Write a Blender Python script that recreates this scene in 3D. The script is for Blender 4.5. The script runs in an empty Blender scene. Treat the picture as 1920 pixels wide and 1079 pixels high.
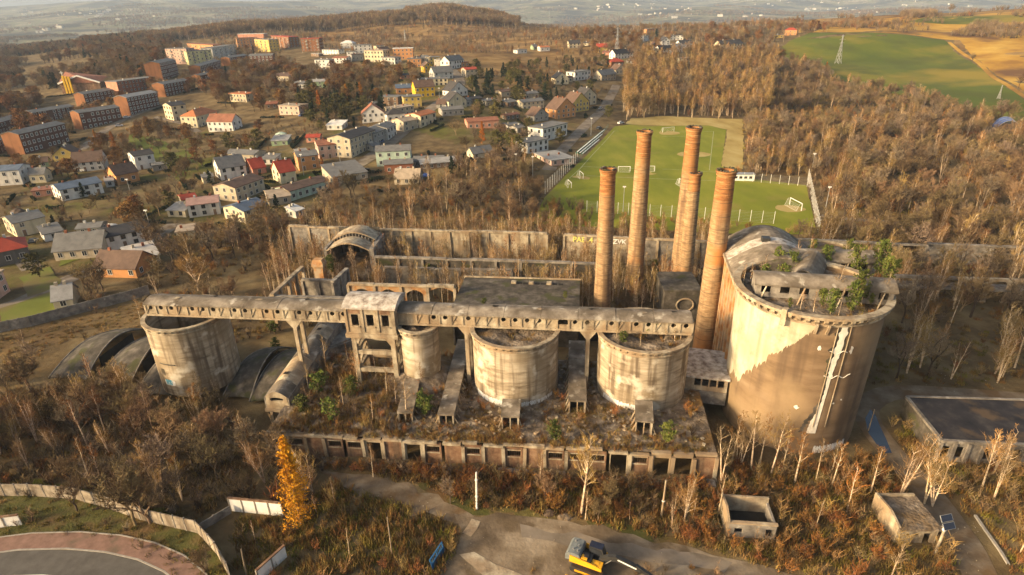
import bpy, math, random
import numpy as np
from mathutils import Matrix, Vector, noise as mnoise

SC = bpy.context.scene
COL = SC.collection
R = math.radians

# ------------------------------------------------------------------ camera
F_PX, CX, CY, CAM_H = 1133.0, 960.0, 539.5, 66.0        # survey of the photograph (1920 px wide)
_dn = np.array([(1014.0 - CX) / F_PX, (2964.0 - CY) / F_PX, 1.0]); _dn /= np.linalg.norm(_dn)
UPc = -_dn
_fw = np.array([0, 0, 1.0]); YWc = _fw - UPc * (_fw @ UPc); YWc /= np.linalg.norm(YWc)
XWc = np.cross(YWc, UPc)
cam_data = bpy.data.cameras.new('camera')
cam = bpy.data.objects.new('camera', cam_data); COL.objects.link(cam)
cam_data.sensor_width = 36.0
cam_data.lens = F_PX / 1920 * 36
cam_data.clip_start = 1.0
cam_data.clip_end = 40000
cam.matrix_world = Matrix(((XWc[0], -XWc[1], -XWc[2], 0), (YWc[0], -YWc[1], -YWc[2], 0), (UPc[0], -UPc[1], -UPc[2], CAM_H), (0, 0, 0, 1)))
SC.camera = cam

# ------------------------------------------------------------------ sky, sun, exposure
SUN_AZ, SUN_EL = 22.0, 17.0          # from the left (-x), 22 deg towards the camera side
sun_dir = Vector((-math.cos(R(SUN_AZ)) * math.cos(R(SUN_EL)), -math.sin(R(SUN_AZ)) * math.cos(R(SUN_EL)), math.sin(R(SUN_EL))))
world = bpy.data.worlds.new('World'); SC.world = world
world.use_nodes = True
wn = world.node_tree.nodes; wl = world.node_tree.links
sky_t = wn.new('ShaderNodeTexSky'); sky_t.sky_type = 'NISHITA'; sky_t.sun_disc = False
sky_t.sun_elevation = R(SUN_EL)
sky_t.sun_rotation = math.atan2(sun_dir.x, sun_dir.y)
sky_t.air_density = 0.8; sky_t.dust_density = 5.0; sky_t.ozone_density = 1.0
hazy = wn.new('ShaderNodeMix'); hazy.data_type = 'RGBA'; hazy.blend_type = 'MULTIPLY'; hazy.inputs['Factor'].default_value = 1.0
hazy.inputs['B'].default_value = (1.0, .94, .80, 1)          # thin warm cloud veil of the autumn afternoon
wl.new(sky_t.outputs[0], hazy.inputs['A']); wl.new(hazy.outputs['Result'], wn['Background'].inputs[0])
wn['Background'].inputs[1].default_value = 0.15
sun_data = bpy.data.lights.new('sun', 'SUN'); sun_data.energy = 3.9; sun_data.angle = R(9.0)
sun_data.color = (1.0, 0.75, 0.43)
sun = bpy.data.objects.new('sun', sun_data); COL.objects.link(sun)
sun.rotation_euler = sun_dir.to_track_quat('Z', 'Y').to_euler()
SC.view_settings.view_transform = 'Standard'; SC.view_settings.look = 'None'
SC.view_settings.gamma = 1; SC.view_settings.use_curve_mapping = False
SC.view_settings.exposure = 1.03
SC.cycles.max_bounces = 5; SC.cycles.diffuse_bounces = 2; SC.cycles.volume_bounces = 0
SC.cycles.transparent_max_bounces = 4

# ------------------------------------------------------------------ materials
MATS = {}
def _n(nt, t, **kw):
    n = nt.nodes.new(t)
    for k, v in kw.items(): setattr(n, k, v)
    return n
def mat(name, cols, sc=0.5, detail=6, stretch=(1, 1, 1), rough=0.9, bump=0.0, bsc=None, streak=None, spread=None,
        rnd=0.0, metal=0.0, bdist=0.1, stops=None, upz=None, mott=None):
    """world-space noise through a colour ramp; streak = (colour, amount, scale) vertical run-off; spread = (colour, scale, threshold) patches"""
    m = bpy.data.materials.new(name); m.use_nodes = True
    nt = m.node_tree; L = nt.links; b = nt.nodes['Principled BSDF']
    b.inputs['Roughness'].default_value = rough; b.inputs['Metallic'].default_value = metal
    b.inputs['Specular IOR Level'].default_value = 0.25 if rough > 0.6 else 0.5
    geo = _n(nt, 'ShaderNodeNewGeometry'); mp = _n(nt, 'ShaderNodeMapping')
    mp.inputs['Scale'].default_value = stretch; L.new(geo.outputs['Position'], mp.inputs['Vector'])
    nz = _n(nt, 'ShaderNodeTexNoise'); nz.inputs['Scale'].default_value = sc; nz.inputs['Detail'].default_value = detail
    nz.inputs['Roughness'].default_value = 0.62
    L.new(mp.outputs[0], nz.inputs['Vector'])
    rp = _n(nt, 'ShaderNodeValToRGB'); cr = rp.color_ramp
    k = len(cols)
    pos = stops or ([0.5] if k == 1 else [0.32 + 0.36 * i / (k - 1) for i in range(k)])
    while len(cr.elements) < k: cr.elements.new(0.5)
    if k == 1: cr.elements.remove(cr.elements[1])
    for i in range(k): cr.elements[i].position = pos[i]
    for i, c in enumerate(cols): cr.elements[i].color = (*c, 1)
    L.new(nz.outputs['Fac'], rp.inputs['Fac'])
    out = rp.outputs['Color']
    def mix(fac, a, c):
        x = _n(nt, 'ShaderNodeMix'); x.data_type = 'RGBA'
        L.new(fac, x.inputs['Factor']); L.new(a, x.inputs['A'])
        if isinstance(c, tuple): x.inputs['B'].default_value = (*c, 1)
        else: L.new(c, x.inputs['B'])
        return x.outputs['Result']
    def masked(vec, scale, lo, hi, amt, det=5):
        n2 = _n(nt, 'ShaderNodeTexNoise'); n2.inputs['Scale'].default_value = scale; n2.inputs['Detail'].default_value = det
        L.new(vec, n2.inputs['Vector'])
        mr = _n(nt, 'ShaderNodeMapRange'); mr.inputs['From Min'].default_value = lo; mr.inputs['From Max'].default_value = hi
        mr.inputs['To Max'].default_value = amt
        L.new(n2.outputs['Fac'], mr.inputs['Value']); return mr.outputs[0]
    if streak:
        m2 = _n(nt, 'ShaderNodeMapping'); m2.inputs['Scale'].default_value = (1, 1, 0.07); L.new(geo.outputs['Position'], m2.inputs['Vector'])
        out = mix(masked(m2.outputs[0], streak[2], 0.48, 0.66, streak[1]), out, streak[0])
    if mott:
        out = mix(masked(geo.outputs['Position'], mott[1], .47, .62, .75, 9), out, mott[0])
    if upz:     # brick that weathers towards another colour with height, in ragged patches
        sx = _n(nt, 'ShaderNodeSeparateXYZ'); L.new(geo.outputs['Position'], sx.inputs[0])
        n4 = _n(nt, 'ShaderNodeTexNoise'); n4.inputs['Scale'].default_value = .22; n4.inputs['Detail'].default_value = 6; L.new(geo.outputs['Position'], n4.inputs['Vector'])
        ma = _n(nt, 'ShaderNodeMath', operation='MULTIPLY_ADD'); ma.inputs[1].default_value = upz[3]; L.new(n4.outputs['Fac'], ma.inputs[0]); L.new(sx.outputs['Z'], ma.inputs[2])
        mr = _n(nt, 'ShaderNodeMapRange'); mr.inputs['From Min'].default_value = upz[1] + upz[3] / 2; mr.inputs['From Max'].default_value = upz[2] + upz[3] / 2; L.new(ma.outputs[0], mr.inputs['Value'])
        out = mix(mr.outputs[0], out, upz[0])
    if spread:
        out = mix(masked(geo.outputs['Position'], spread[1], spread[2], spread[2] + 0.1, 1.0), out, spread[0])
    if rnd:
        oi = _n(nt, 'ShaderNodeObjectInfo'); hs = _n(nt, 'ShaderNodeHueSaturation')
        for sock, lo, hi in (('Value', 1 - rnd, 1 + rnd), ('Hue', 0.5 - rnd * 0.045, 0.5 + rnd * 0.045)):
            mr = _n(nt, 'ShaderNodeMapRange'); mr.inputs['To Min'].default_value = lo; mr.inputs['To Max'].default_value = hi
            if sock == 'Hue':
                mm = _n(nt, 'ShaderNodeMath', operation='MULTIPLY'); mm.inputs[1].default_value = 7.31
                fr = _n(nt, 'ShaderNodeMath', operation='FRACT'); L.new(oi.outputs['Random'], mm.inputs[0]); L.new(mm.outputs[0], fr.inputs[0]); L.new(fr.outputs[0], mr.inputs['Value'])
            else: L.new(oi.outputs['Random'], mr.inputs['Value'])
            L.new(mr.outputs[0], hs.inputs[sock])
        L.new(out, hs.inputs['Color']); out = hs.outputs['Color']
    L.new(out, b.inputs['Base Color'])
    if bump:
        n3 = _n(nt, 'ShaderNodeTexNoise'); n3.inputs['Scale'].default_value = bsc or sc * 6; n3.inputs['Detail'].default_value = 5
        L.new(mp.outputs[0], n3.inputs['Vector'])
        bp = _n(nt, 'ShaderNodeBump'); bp.inputs['Strength'].default_value = bump; bp.inputs['Distance'].default_value = bdist
        L.new(n3.outputs['Fac'], bp.inputs['Height']); L.new(bp.outputs[0], b.inputs['Normal'])
    MATS[name] = m
    return m
def plain(name, c, rough=0.6, metal=0.0):
    v = 0.82
    return mat(name, [tuple(x * v for x in c), c], sc=0.8, rough=rough, metal=metal)

mat('concrete_pale', [(.17, .13, .09), (.36, .30, .215), (.50, .43, .32)], sc=0.6, detail=8, streak=((.13, .095, .066), .7, 0.9), bump=.6, bsc=2.5, mott=((.29, .20, .12), .22))
mat('concrete_silo', [(.17, .13, .085), (.37, .30, .215), (.49, .415, .315)], sc=0.42, detail=8, stretch=(.5, .5, 3.2), streak=((.105, .075, .05), .9, 0.9), bump=.6, bsc=1.1, spread=((.52, .46, .37), .34, .57), mott=((.22, .165, .10), .16))
mat('concrete_grey', [(.10, .087, .075), (.20, .175, .15), (.31, .275, .235)], sc=0.6, bump=.6, bsc=2.2, spread=((.35, .32, .28), .8, .62))
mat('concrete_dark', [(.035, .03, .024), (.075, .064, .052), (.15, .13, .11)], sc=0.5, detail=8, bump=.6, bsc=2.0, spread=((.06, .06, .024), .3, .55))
mat('concrete_roof', [(.10, .08, .06), (.20, .165, .13), (.33, .28, .22)], sc=0.4, detail=9, bump=.6, bsc=3.0, spread=((.42, .38, .32), .5, .60), mott=((.085, .065, .045), .28))
mat('flaking_roof', [(.16, .12, .10), (.40, .35, .30), (.62, .57, .52)], sc=0.9, bump=.7, bsc=2.0)
mat('rubble', [(.075, .055, .038), (.17, .13, .095), (.33, .27, .21)], sc=0.6, detail=10, bump=1.0, bsc=2.2, bdist=.3, spread=((.15, .09, .035), .13, .54))
mat('tar_brown', [(.13, .085, .048), (.195, .13, .078), (.25, .18, .115)], sc=0.22, detail=8, stretch=(.5, .5, 1.8), bump=.3, bsc=2.0, streak=((.09, .06, .04), .75, .5), mott=((.30, .21, .12), .09))
mat('lime_coat', [(.33, .28, .195), (.47, .41, .30), (.58, .52, .41)], sc=0.4, detail=8, bump=.4, streak=((.27, .21, .135), .75, .9), mott=((.36, .29, .19), .2))
mat('lime_white', [(.58, .53, .46), (.76, .71, .63)], sc=1.2, bump=.5)
mat('brick_red', [(.12, .065, .04), (.22, .125, .075), (.30, .20, .125)], sc=0.8, bump=.6, bsc=6, streak=((.09, .06, .04), .7, .9))
mat('brick_orange', [(.24, .11, .045), (.38, .20, .085), (.42, .30, .17)], sc=0.6, detail=8, bump=.4, bsc=5, mott=((.36, .30, .22), .5))
mat('chimney_brick', [(.19, .115, .06), (.31, .20, .105), (.41, .285, .165)], sc=1.3, detail=9, stretch=(.6, .6, 2.2), bump=.5, bsc=2.2, spread=((.40, .18, .06), .10, .58), upz=((.34, .14, .042), 25, 40, 24), streak=((.15, .09, .055), .7, 1.1))
mat('chimney_top', [(.16, .07, .03), (.32, .14, .05), (.42, .24, .11)], sc=0.7, stretch=(.4, .4, 3.0), bump=.7, bsc=2.5)
mat('iron', [(.05, .035, .028), (.10, .065, .045)], rough=.7)
mat('dark_inside', [(.018, .015, .012), (.03, .025, .02)], sc=1)  # near-black colour that paints the shade inside openings
mat('asphalt', [(.075, .067, .06), (.115, .105, .095)], sc=0.6, rough=.85, bump=.2)
mat('asphalt_old', [(.12, .095, .07), (.19, .155, .12), (.25, .205, .16)], sc=0.25, detail=9, bump=.3, spread=((.10, .07, .045), .12, .56))
mat('yard_dirt', [(.085, .06, .037), (.16, .118, .078), (.25, .195, .135), (.33, .27, .20)], sc=0.13, detail=12, bump=.7, bsc=2, stops=[.33, .47, .58, .70], spread=((.12, .085, .05), .25, .56))
mat('kerb', [(.25, .22, .19), (.36, .33, .29)], sc=2)
mat('paving_red', [(.17, .10, .075), (.26, .155, .12)], sc=1.0, bump=.3, spread=((.14, .10, .07), .3, .55))
mat('pitch_grass', [(.125, .145, .006), (.175, .19, .010), (.25, .235, .025)], sc=0.05, detail=7, stretch=(1, .45, 1), bump=.2, bsc=3, spread=((.21, .18, .03), .035, .58))
mat('meadow_green', [(.055, .08, .002), (.095, .112, .004), (.20, .16, .010)], sc=0.012, detail=9, stretch=(1, .5, 1), bump=.3, bsc=.6, spread=((.22, .165, .016), .009, .55), mott=((.06, .07, .004), .03))
mat('dry_grass', [(.24, .115, .012), (.40, .22, .025), (.50, .32, .06)], sc=0.03, detail=8, bump=.5, bsc=.5, spread=((.13, .06, .018), .014, .56))
mat('verge', [(.05, .045, .014), (.075, .075, .016), (.13, .085, .035)], sc=0.25, detail=9, bump=.6, bsc=3, bdist=.2, spread=((.12, .07, .028), .12, .52))
mat('lawn', [(.07, .085, .010), (.11, .13, .015), (.17, .15, .04)], sc=0.05, detail=8, bump=.3, spread=((.13, .095, .04), .05, .55))
mat('water', [(.02, .03, .05), (.03, .045, .075)], sc=.3, rough=.12)
mat('tar_roof', [(.012, .011, .012), (.028, .024, .026), (.07, .058, .05)], sc=.25, detail=9, rough=.7, bump=.4, spread=((.09, .06, .035), .2, .58))
mat('white_line', [(.7, .7, .66), (.8, .8, .78)])
mat('faded_line', [(.26, .28, .12), (.42, .42, .26)], sc=.8)
mat('paint_white', [(.62, .60, .56), (.78, .76, .72)], sc=1)
mat('paint_green', [(.03, .13, .08), (.05, .19, .12)], sc=1)
mat('paint_blue', [(.02, .10, .26), (.04, .18, .38)], sc=1.5, rough=.5)
mat('blue_tarp', [(.03, .06, .22), (.10, .17, .42)], sc=1.0, rough=.5)
mat('bark_birch', [(.22, .14, .085), (.52, .39, .26), (.68, .55, .40)], sc=1.1, stretch=(1, 1, 2.5), rnd=.2)
mat('bark_dark', [(.05, .034, .024), (.11, .078, .055)], sc=2, rnd=.3)
mat('bark_tan', [(.17, .115, .065), (.30, .21, .125)], sc=2, rnd=.3)
mat('twig_brown', [(.11, .071, .036), (.19, .126, .064), (.265, .185, .098)], sc=.12, rnd=.4)
mat('twig_tan', [(.22, .13, .045), (.36, .22, .078)], sc=.12, rnd=.35)
mat('twig_grey', [(.16, .115, .075), (.26, .195, .135)], sc=.12, rnd=.3)
mat('twig_rust', [(.17, .068, .018), (.30, .13, .03)], sc=.12, rnd=.4)
mat('leaf_pine', [(.04, .06, .010), (.08, .10, .018), (.14, .15, .03)], sc=.8, rnd=.25)
mat('leaf_spruce', [(.010, .020, .010), (.022, .036, .015)], sc=.8, rnd=.3)
mat('leaf_yellow', [(.40, .15, .004), (.62, .28, .008), (.70, .38, .02)], sc=.7, rnd=.15)
mat('leaf_orange', [(.30, .10, .012), (.42, .17, .02)], sc=.6, rnd=.2)
mat('leaf_rust', [(.10, .045, .016), (.17, .078, .024), (.23, .12, .04)], sc=.3, rnd=.3)
mat('dirt_track', [(.10, .068, .04), (.165, .12, .078), (.235, .185, .13)], sc=0.3, detail=9, bump=.6, bsc=2, spread=((.14, .085, .04), .2, .52))
mat('wall_stained', [(.15, .12, .09), (.26, .215, .165), (.36, .31, .25)], sc=.9, streak=((.11, .08, .055), .8, 1.2), bump=.5)
mat('bank_grass', [(.26, .18, .05), (.36, .27, .09), (.43, .34, .14)], sc=.08, detail=8, stretch=(1, .5, 1), bump=.5, bsc=.8)
mat('leaf_olive', [(.06, .055, .016), (.11, .095, .025)], sc=.8, rnd=.3)
mat('weed_dry', [(.13, .085, .026), (.22, .145, .044), (.30, .205, .075)], sc=.2, rnd=.4)
mat('weed_rust', [(.11, .05, .016), (.18, .082, .022), (.25, .13, .038)], sc=.2, rnd=.4)
mat('weed_green', [(.075, .075, .010), (.15, .13, .018), (.22, .165, .03)], sc=.2, rnd=.35)
mat('glass_dark', [(.018, .02, .024), (.035, .038, .045)], sc=.4, rough=.15)
mat('frame_white', [(.6, .58, .54)], rough=.6)
mat('machine_yellow', [(.62, .30, .012), (.70, .36, .02)], sc=1, rough=.4)
mat('machine_grey', [(.11, .125, .13), (.17, .185, .19)], sc=2, rough=.5)
mat('machine_black', [(.015, .015, .016), (.035, .034, .033)], sc=2, rough=.5)
mat('steel_bright', [(.55, .53, .5)], rough=.3, metal=.8)
mat('solar', [(.012, .014, .028), (.02, .024, .045)], sc=3, rough=.25)
mat('galvanised', [(.30, .30, .30), (.42, .42, .42)], sc=2, rough=.5, metal=.4)
mat('graffiti_white', [(.62, .60, .57), (.75, .73, .70)], sc=2)
mat('graffiti_blue', [(.05, .22, .34), (.10, .34, .45)], sc=2)
mat('graffiti_yellow', [(.55, .50, .12), (.68, .62, .2)], sc=2)

# ------------------------------------------------------------------ mesh builder
class MB:
    def __init__(s): s.v = []; s.f = []; s.mi = []; s.mats = []; s.cur = 0
    def use(s, m):
        if m not in s.mats: s.mats.append(m)
        s.cur = s.mats.index(m); return s
    def poly(s, pts):
        i = len(s.v); s.v += [tuple(p) for p in pts]; s.f.append(tuple(range(i, i + len(pts)))); s.mi.append(s.cur)
    def add(s, vs, fs):
        i = len(s.v); s.v += [tuple(p) for p in vs]
        for f in fs: s.f.append(tuple(i + k for k in f)); s.mi.append(s.cur)
    def box(s, x0, x1, y0, y1, z0, z1):
        s.add([(x0, y0, z0), (x1, y0, z0), (x1, y1, z0), (x0, y1, z0), (x0, y0, z1), (x1, y0, z1), (x1, y1, z1), (x0, y1, z1)],
              [(0, 3, 2, 1), (4, 5, 6, 7), (0, 1, 5, 4), (1, 2, 6, 5), (2, 3, 7, 6), (3, 0, 4, 7)])
    def beam(s, a, b, w, h=None):
        """rectangular bar from a to b"""
        a = Vector(a); b = Vector(b); h = h or w; d = (b - a).normalized()
        sx = d.cross(Vector((0, 0, 1)))
        if sx.length < 1e-3: sx = Vector((1, 0, 0))
        sx.normalize(); sz = sx.cross(d)
        c = [(-1, -1), (1, -1), (1, 1), (-1, 1)]
        vs = [p + sx * (q[0] * w / 2) + sz * (q[1] * h / 2) for p in (a, b) for q in c]
        s.add(vs, [(3, 2, 1, 0), (4, 5, 6, 7), (0, 1, 5, 4), (1, 2, 6, 5), (2, 3, 7, 6), (3, 0, 4, 7)])
    def tube(s, pts, rad, n=6, cap=True):
        """tube along points with radius per point"""
        pts = [Vector(p) for p in pts]
        if not hasattr(rad, '__len__'): rad = [rad] * len(pts)
        i0 = len(s.v)
        for k, p in enumerate(pts):
            d = (pts[min(k + 1, len(pts) - 1)] - pts[max(k - 1, 0)]).normalized()
            u = d.cross(Vector((0.31, 0.17, 0.93)))
            if u.length < 1e-3: u = Vector((1, 0, 0))
            u.normalize(); w = d.cross(u)
            for j in range(n):
                a = 2 * math.pi * j / n
                s.v.append(tuple(p + (u * math.cos(a) + w * math.sin(a)) * rad[k]))
        for k in range(len(pts) - 1):
            for j in range(n):
                s.f.append((i0 + k * n + j, i0 + k * n + (j + 1) % n, i0 + (k + 1) * n + (j + 1) % n, i0 + (k + 1) * n + j)); s.mi.append(s.cur)
        if cap and n > 2:
            s.f.append(tuple(i0 + j for j in reversed(range(n)))); s.mi.append(s.cur)
            s.f.append(tuple(i0 + (len(pts) - 1) * n + j for j in range(n))); s.mi.append(s.cur)
    def lathe(s, prof, n=48, cx=0, cy=0, a0=0.0, a1=2 * math.pi, jit=None):
        """surface of revolution of (r, z) profile"""
        closed = abs(a1 - a0 - 2 * math.pi) < 1e-6
        m = n if closed else n + 1
        i0 = len(s.v)
        for (r, z) in prof:
            for j in range(m):
                a = a0 + (a1 - a0) * j / n
                s.v.append((cx + r * math.cos(a), cy + r * math.sin(a), z))
        for k in range(len(prof) - 1):
            for j in range(n):
                j2 = (j + 1) % m if closed else j + 1
                s.f.append((i0 + k * m + j, i0 + k * m + j2, i0 + (k + 1) * m + j2, i0 + (k + 1) * m + j)); s.mi.append(s.cur)
    def mesh(s, name, smooth=False):
        me = bpy.data.meshes.new(name)
        me.from_pydata(s.v, [], s.f); 
        for m in s.mats: me.materials.append(MATS[m])
        if len(s.mats) > 1: me.polygons.foreach_set('material_index', s.mi)
        if smooth: me.polygons.foreach_set('use_smooth', [True] * len(s.f))
        me.update(); return me
    def obj(s, name, parent=None, smooth=False, loc=None):
        return link(name, s.mesh(name, smooth), parent, loc)
def link(name, data, parent=None, loc=None, rz=0.0):
    o = bpy.data.objects.new(name, data); COL.objects.link(o)
    if parent is not None: o.parent = parent
    if loc is not None: o.location = loc
    if rz: o.rotation_euler = (0, 0, rz)
    return o
def tag(o, label=None, cat=None, group=None, kind=None):
    if label: o['label'] = label
    if cat: o['category'] = cat
    if group: o['group'] = group
    if kind: o['kind'] = kind
    return o
def thing(name, label, cat, loc=(0, 0, 0), rz=0.0, group=None):
    o = link(name, None, None, loc, rz); o.empty_display_size = 0.5
    return tag(o, label, cat, group)
def copy_to(src, parent, loc, rz=0.0, sc=None):
    c = src.copy(); COL.objects.link(c); c.parent = parent; c.location = loc; c.rotation_euler = (0, 0, rz)
    if sc: c.scale = sc
    return c

# ------------------------------------------------------------------ survey: terrain heights, pixel of the photograph -> point of the ground
TQ = np.array([-1.6, -.95, -.75, -.55, -.3, -.1, .1, .25, .4, .5, .65, .85, 1.1, 1.6])
TY = np.array([0, 150, 230, 300, 380, 470, 580, 700, 820, 950, 1150, 1400, 1900, 2800, 4200, 5600, 7200, 11000.])
TZ = np.array([
 # q: -1.6 -.95 -.75 -.55 -.3 -.1  .1  .25  .4  .5  .65 .85 1.1 1.6
 [0]*14,
 [0]*14,
 [0, 0, 0, 0, 1, 2, 0, 0, 0, 0, 0, 0, 0, 0],
 [0, 0, 0, 1, 5, 6, 2, 0, 0, 0, 0, 0, 0, 0],
 [0, 0, 0, 4, 10, 13, 6, 1, 0, 0, 0, 2, 6, 8],
 [0, 0, 2, 9, 16, 20, 14, 8, 3, 1, 4, 9, 14, 18],
 [0, 1, 5, 14, 21, 24, 21, 18, 12, 10, 13, 19, 25, 30],
 [0, 2, 8, 18, 24, 25, 26, 26, 26, 29, 32, 33, 38, 42],
 [0, 2, 9, 18, 25, 25, 29, 30, 33, 37, 40, 42, 46, 50],
 [0, 2, 10, 19, 27, 28, 29, 29, 33, 39, 43, 44, 46, 50],
 [-5, -2, 8, 26, 40, 48, 24, 20, 24, 30, 36, 36, 36, 40],
 [-15, -10, 0, 16, 38, 52, 8, 2, 6, 10, 16, 16, 16, 16],
 [-25, -20, -15, -10, 0, 5, -15, -20, -20, -20, -20, -20, -20, -20],
 [-25, -20, -15, -20, -25, -30, -35, -40, -40, -40, -40, -40, -40, -40],
 [0, 10, 20, 10, 15, -10, -35, -40, -40, -40, -40, -40, -40, -40],
 [60, 75, 70, 85, 70, 40, 0, -10, -20, -20, -20, -20, 0, 0],
 [150, 152, 166, 158, 170, 160, 120, 90, 90, 90, 90, 90, 90, 90],
 [165, 165, 165, 165, 200, 230, 260, 260, 260, 260, 260, 260, 260, 260]], float)
def terrain(x, y):
    x = np.asarray(x, float); y = np.asarray(y, float)
    q = np.clip(x / np.maximum(y, 120.0), TQ[0], TQ[-1]); yy = np.clip(y, 0, TY[-1])
    i = np.clip(np.searchsorted(TQ, q) - 1, 0, len(TQ) - 2); j = np.clip(np.searchsorted(TY, yy) - 1, 0, len(TY) - 2)
    s = (q - TQ[i]) / (TQ[i + 1] - TQ[i]); t = (yy - TY[j]) / (TY[j + 1] - TY[j])
    s = s * s * (3 - 2 * s) * .6 + s * .4; t = t * t * (3 - 2 * t) * .5 + t * .5
    z = (TZ[j, i] * (1 - s) + TZ[j, i + 1] * s) * (1 - t) + (TZ[j + 1, i] * (1 - s) + TZ[j + 1, i + 1] * s) * t
    far = np.clip((y - 1500) / 2500, 0, 1)
    z = z + far * (34 * np.sin(x / 610 + y / 900) + 22 * np.sin(x / 260 - y / 420 + 1.3)) * np.clip(y / 6000, 0, 1)
    mid = np.clip((y - 420) / 200, 0, 1) * (1 - far)
    z = z + mid * (1.6 * np.sin(x / 43 + y / 61) + 1.1 * np.sin(x / 27 - y / 37))
    return z
def ray(px, py):
    c = np.array([(px - CX) / F_PX, (py - CY) / F_PX, 1.0])
    return np.array([c @ XWc, c @ YWc, c @ UPc])
def at(px, py, z=None, lift=0.0):
    """survey point: where the sight line of that pixel meets height z, or the terrain"""
    r = ray(px, py)
    if z is not None:
        t = (z - CAM_H) / r[2]; return Vector((r[0] * t, r[1] * t, z))
    ys = np.geomspace(30, 11000, 1500)
    t = ys / r[1]; X = r[0] * t; Z = CAM_H + r[2] * t - terrain(X, ys)
    k = np.argmax(Z < 0) if (Z < 0).any() else len(ys) - 1
    a, b = ys[max(k - 1, 0)], ys[k]
    za, zb = Z[max(k - 1, 0)], Z[k]
    y = a + (b - a) * (za / (za - zb) if za != zb else 0)
    x = r[0] * y / r[1]
    return Vector((x, y, float(terrain(x, y)) + lift))
def px_per_m(p):
    v = np.array([p[0], p[1], p[2] - CAM_H]); c = v[0] * XWc + v[1] * YWc + v[2] * UPc
    return F_PX / c[2]
def project(p):
    v = np.array([p[0], p[1], p[2] - CAM_H]); c = v[0] * XWc + v[1] * YWc + v[2] * UPc
    return CX + F_PX * c[0] / c[2], CY + F_PX * c[1] / c[2]
def height_at(px, py, p):
    """height above p of the point straight above p seen at image row py"""
    lo, hi = 0.0, 120.0
    for _ in range(40):
        m = (lo + hi) / 2
        if project((p[0], p[1], p[2] + m))[1] > py: lo = m
        else: hi = m
    return lo
# places kept free of plants
KEEP_POLY, KEEP_LINE, KEEP_RECT = [], [], []
def in_poly(x, y, poly):
    x = np.asarray(x); y = np.asarray(y); c = np.zeros(x.shape, bool); n = len(poly)
    for i in range(n):
        x1, y1 = poly[i][0], poly[i][1]; x2, y2 = poly[i - 1][0], poly[i - 1][1]
        c ^= ((y1 > y) != (y2 > y)) & (x < (x2 - x1) * (y - y1) / ((y2 - y1) or 1e-9) + x1)
    return c
def blocked(x, y, m=0.0):
    b = np.zeros(np.shape(x), bool)
    for p in KEEP_POLY: b |= in_poly(x, y, p)
    for pts, w in KEEP_LINE:
        for (a, c) in zip(pts[:-1], pts[1:]):
            dx, dy = c[0] - a[0], c[1] - a[1]; L2 = dx * dx + dy * dy + 1e-9
            t = np.clip(((x - a[0]) * dx + (y - a[1]) * dy) / L2, 0, 1)
            b |= (x - a[0] - t * dx) ** 2 + (y - a[1] - t * dy) ** 2 < (w + m) ** 2
    for (cx, cy, ca, sa, hx, hy) in KEEP_RECT:
        u = (x - cx) * ca + (y - cy) * sa; v = -(x - cx) * sa + (y - cy) * ca
        b |= (np.abs(u) < hx + m) & (np.abs(v) < hy + m)
    return b
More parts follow.
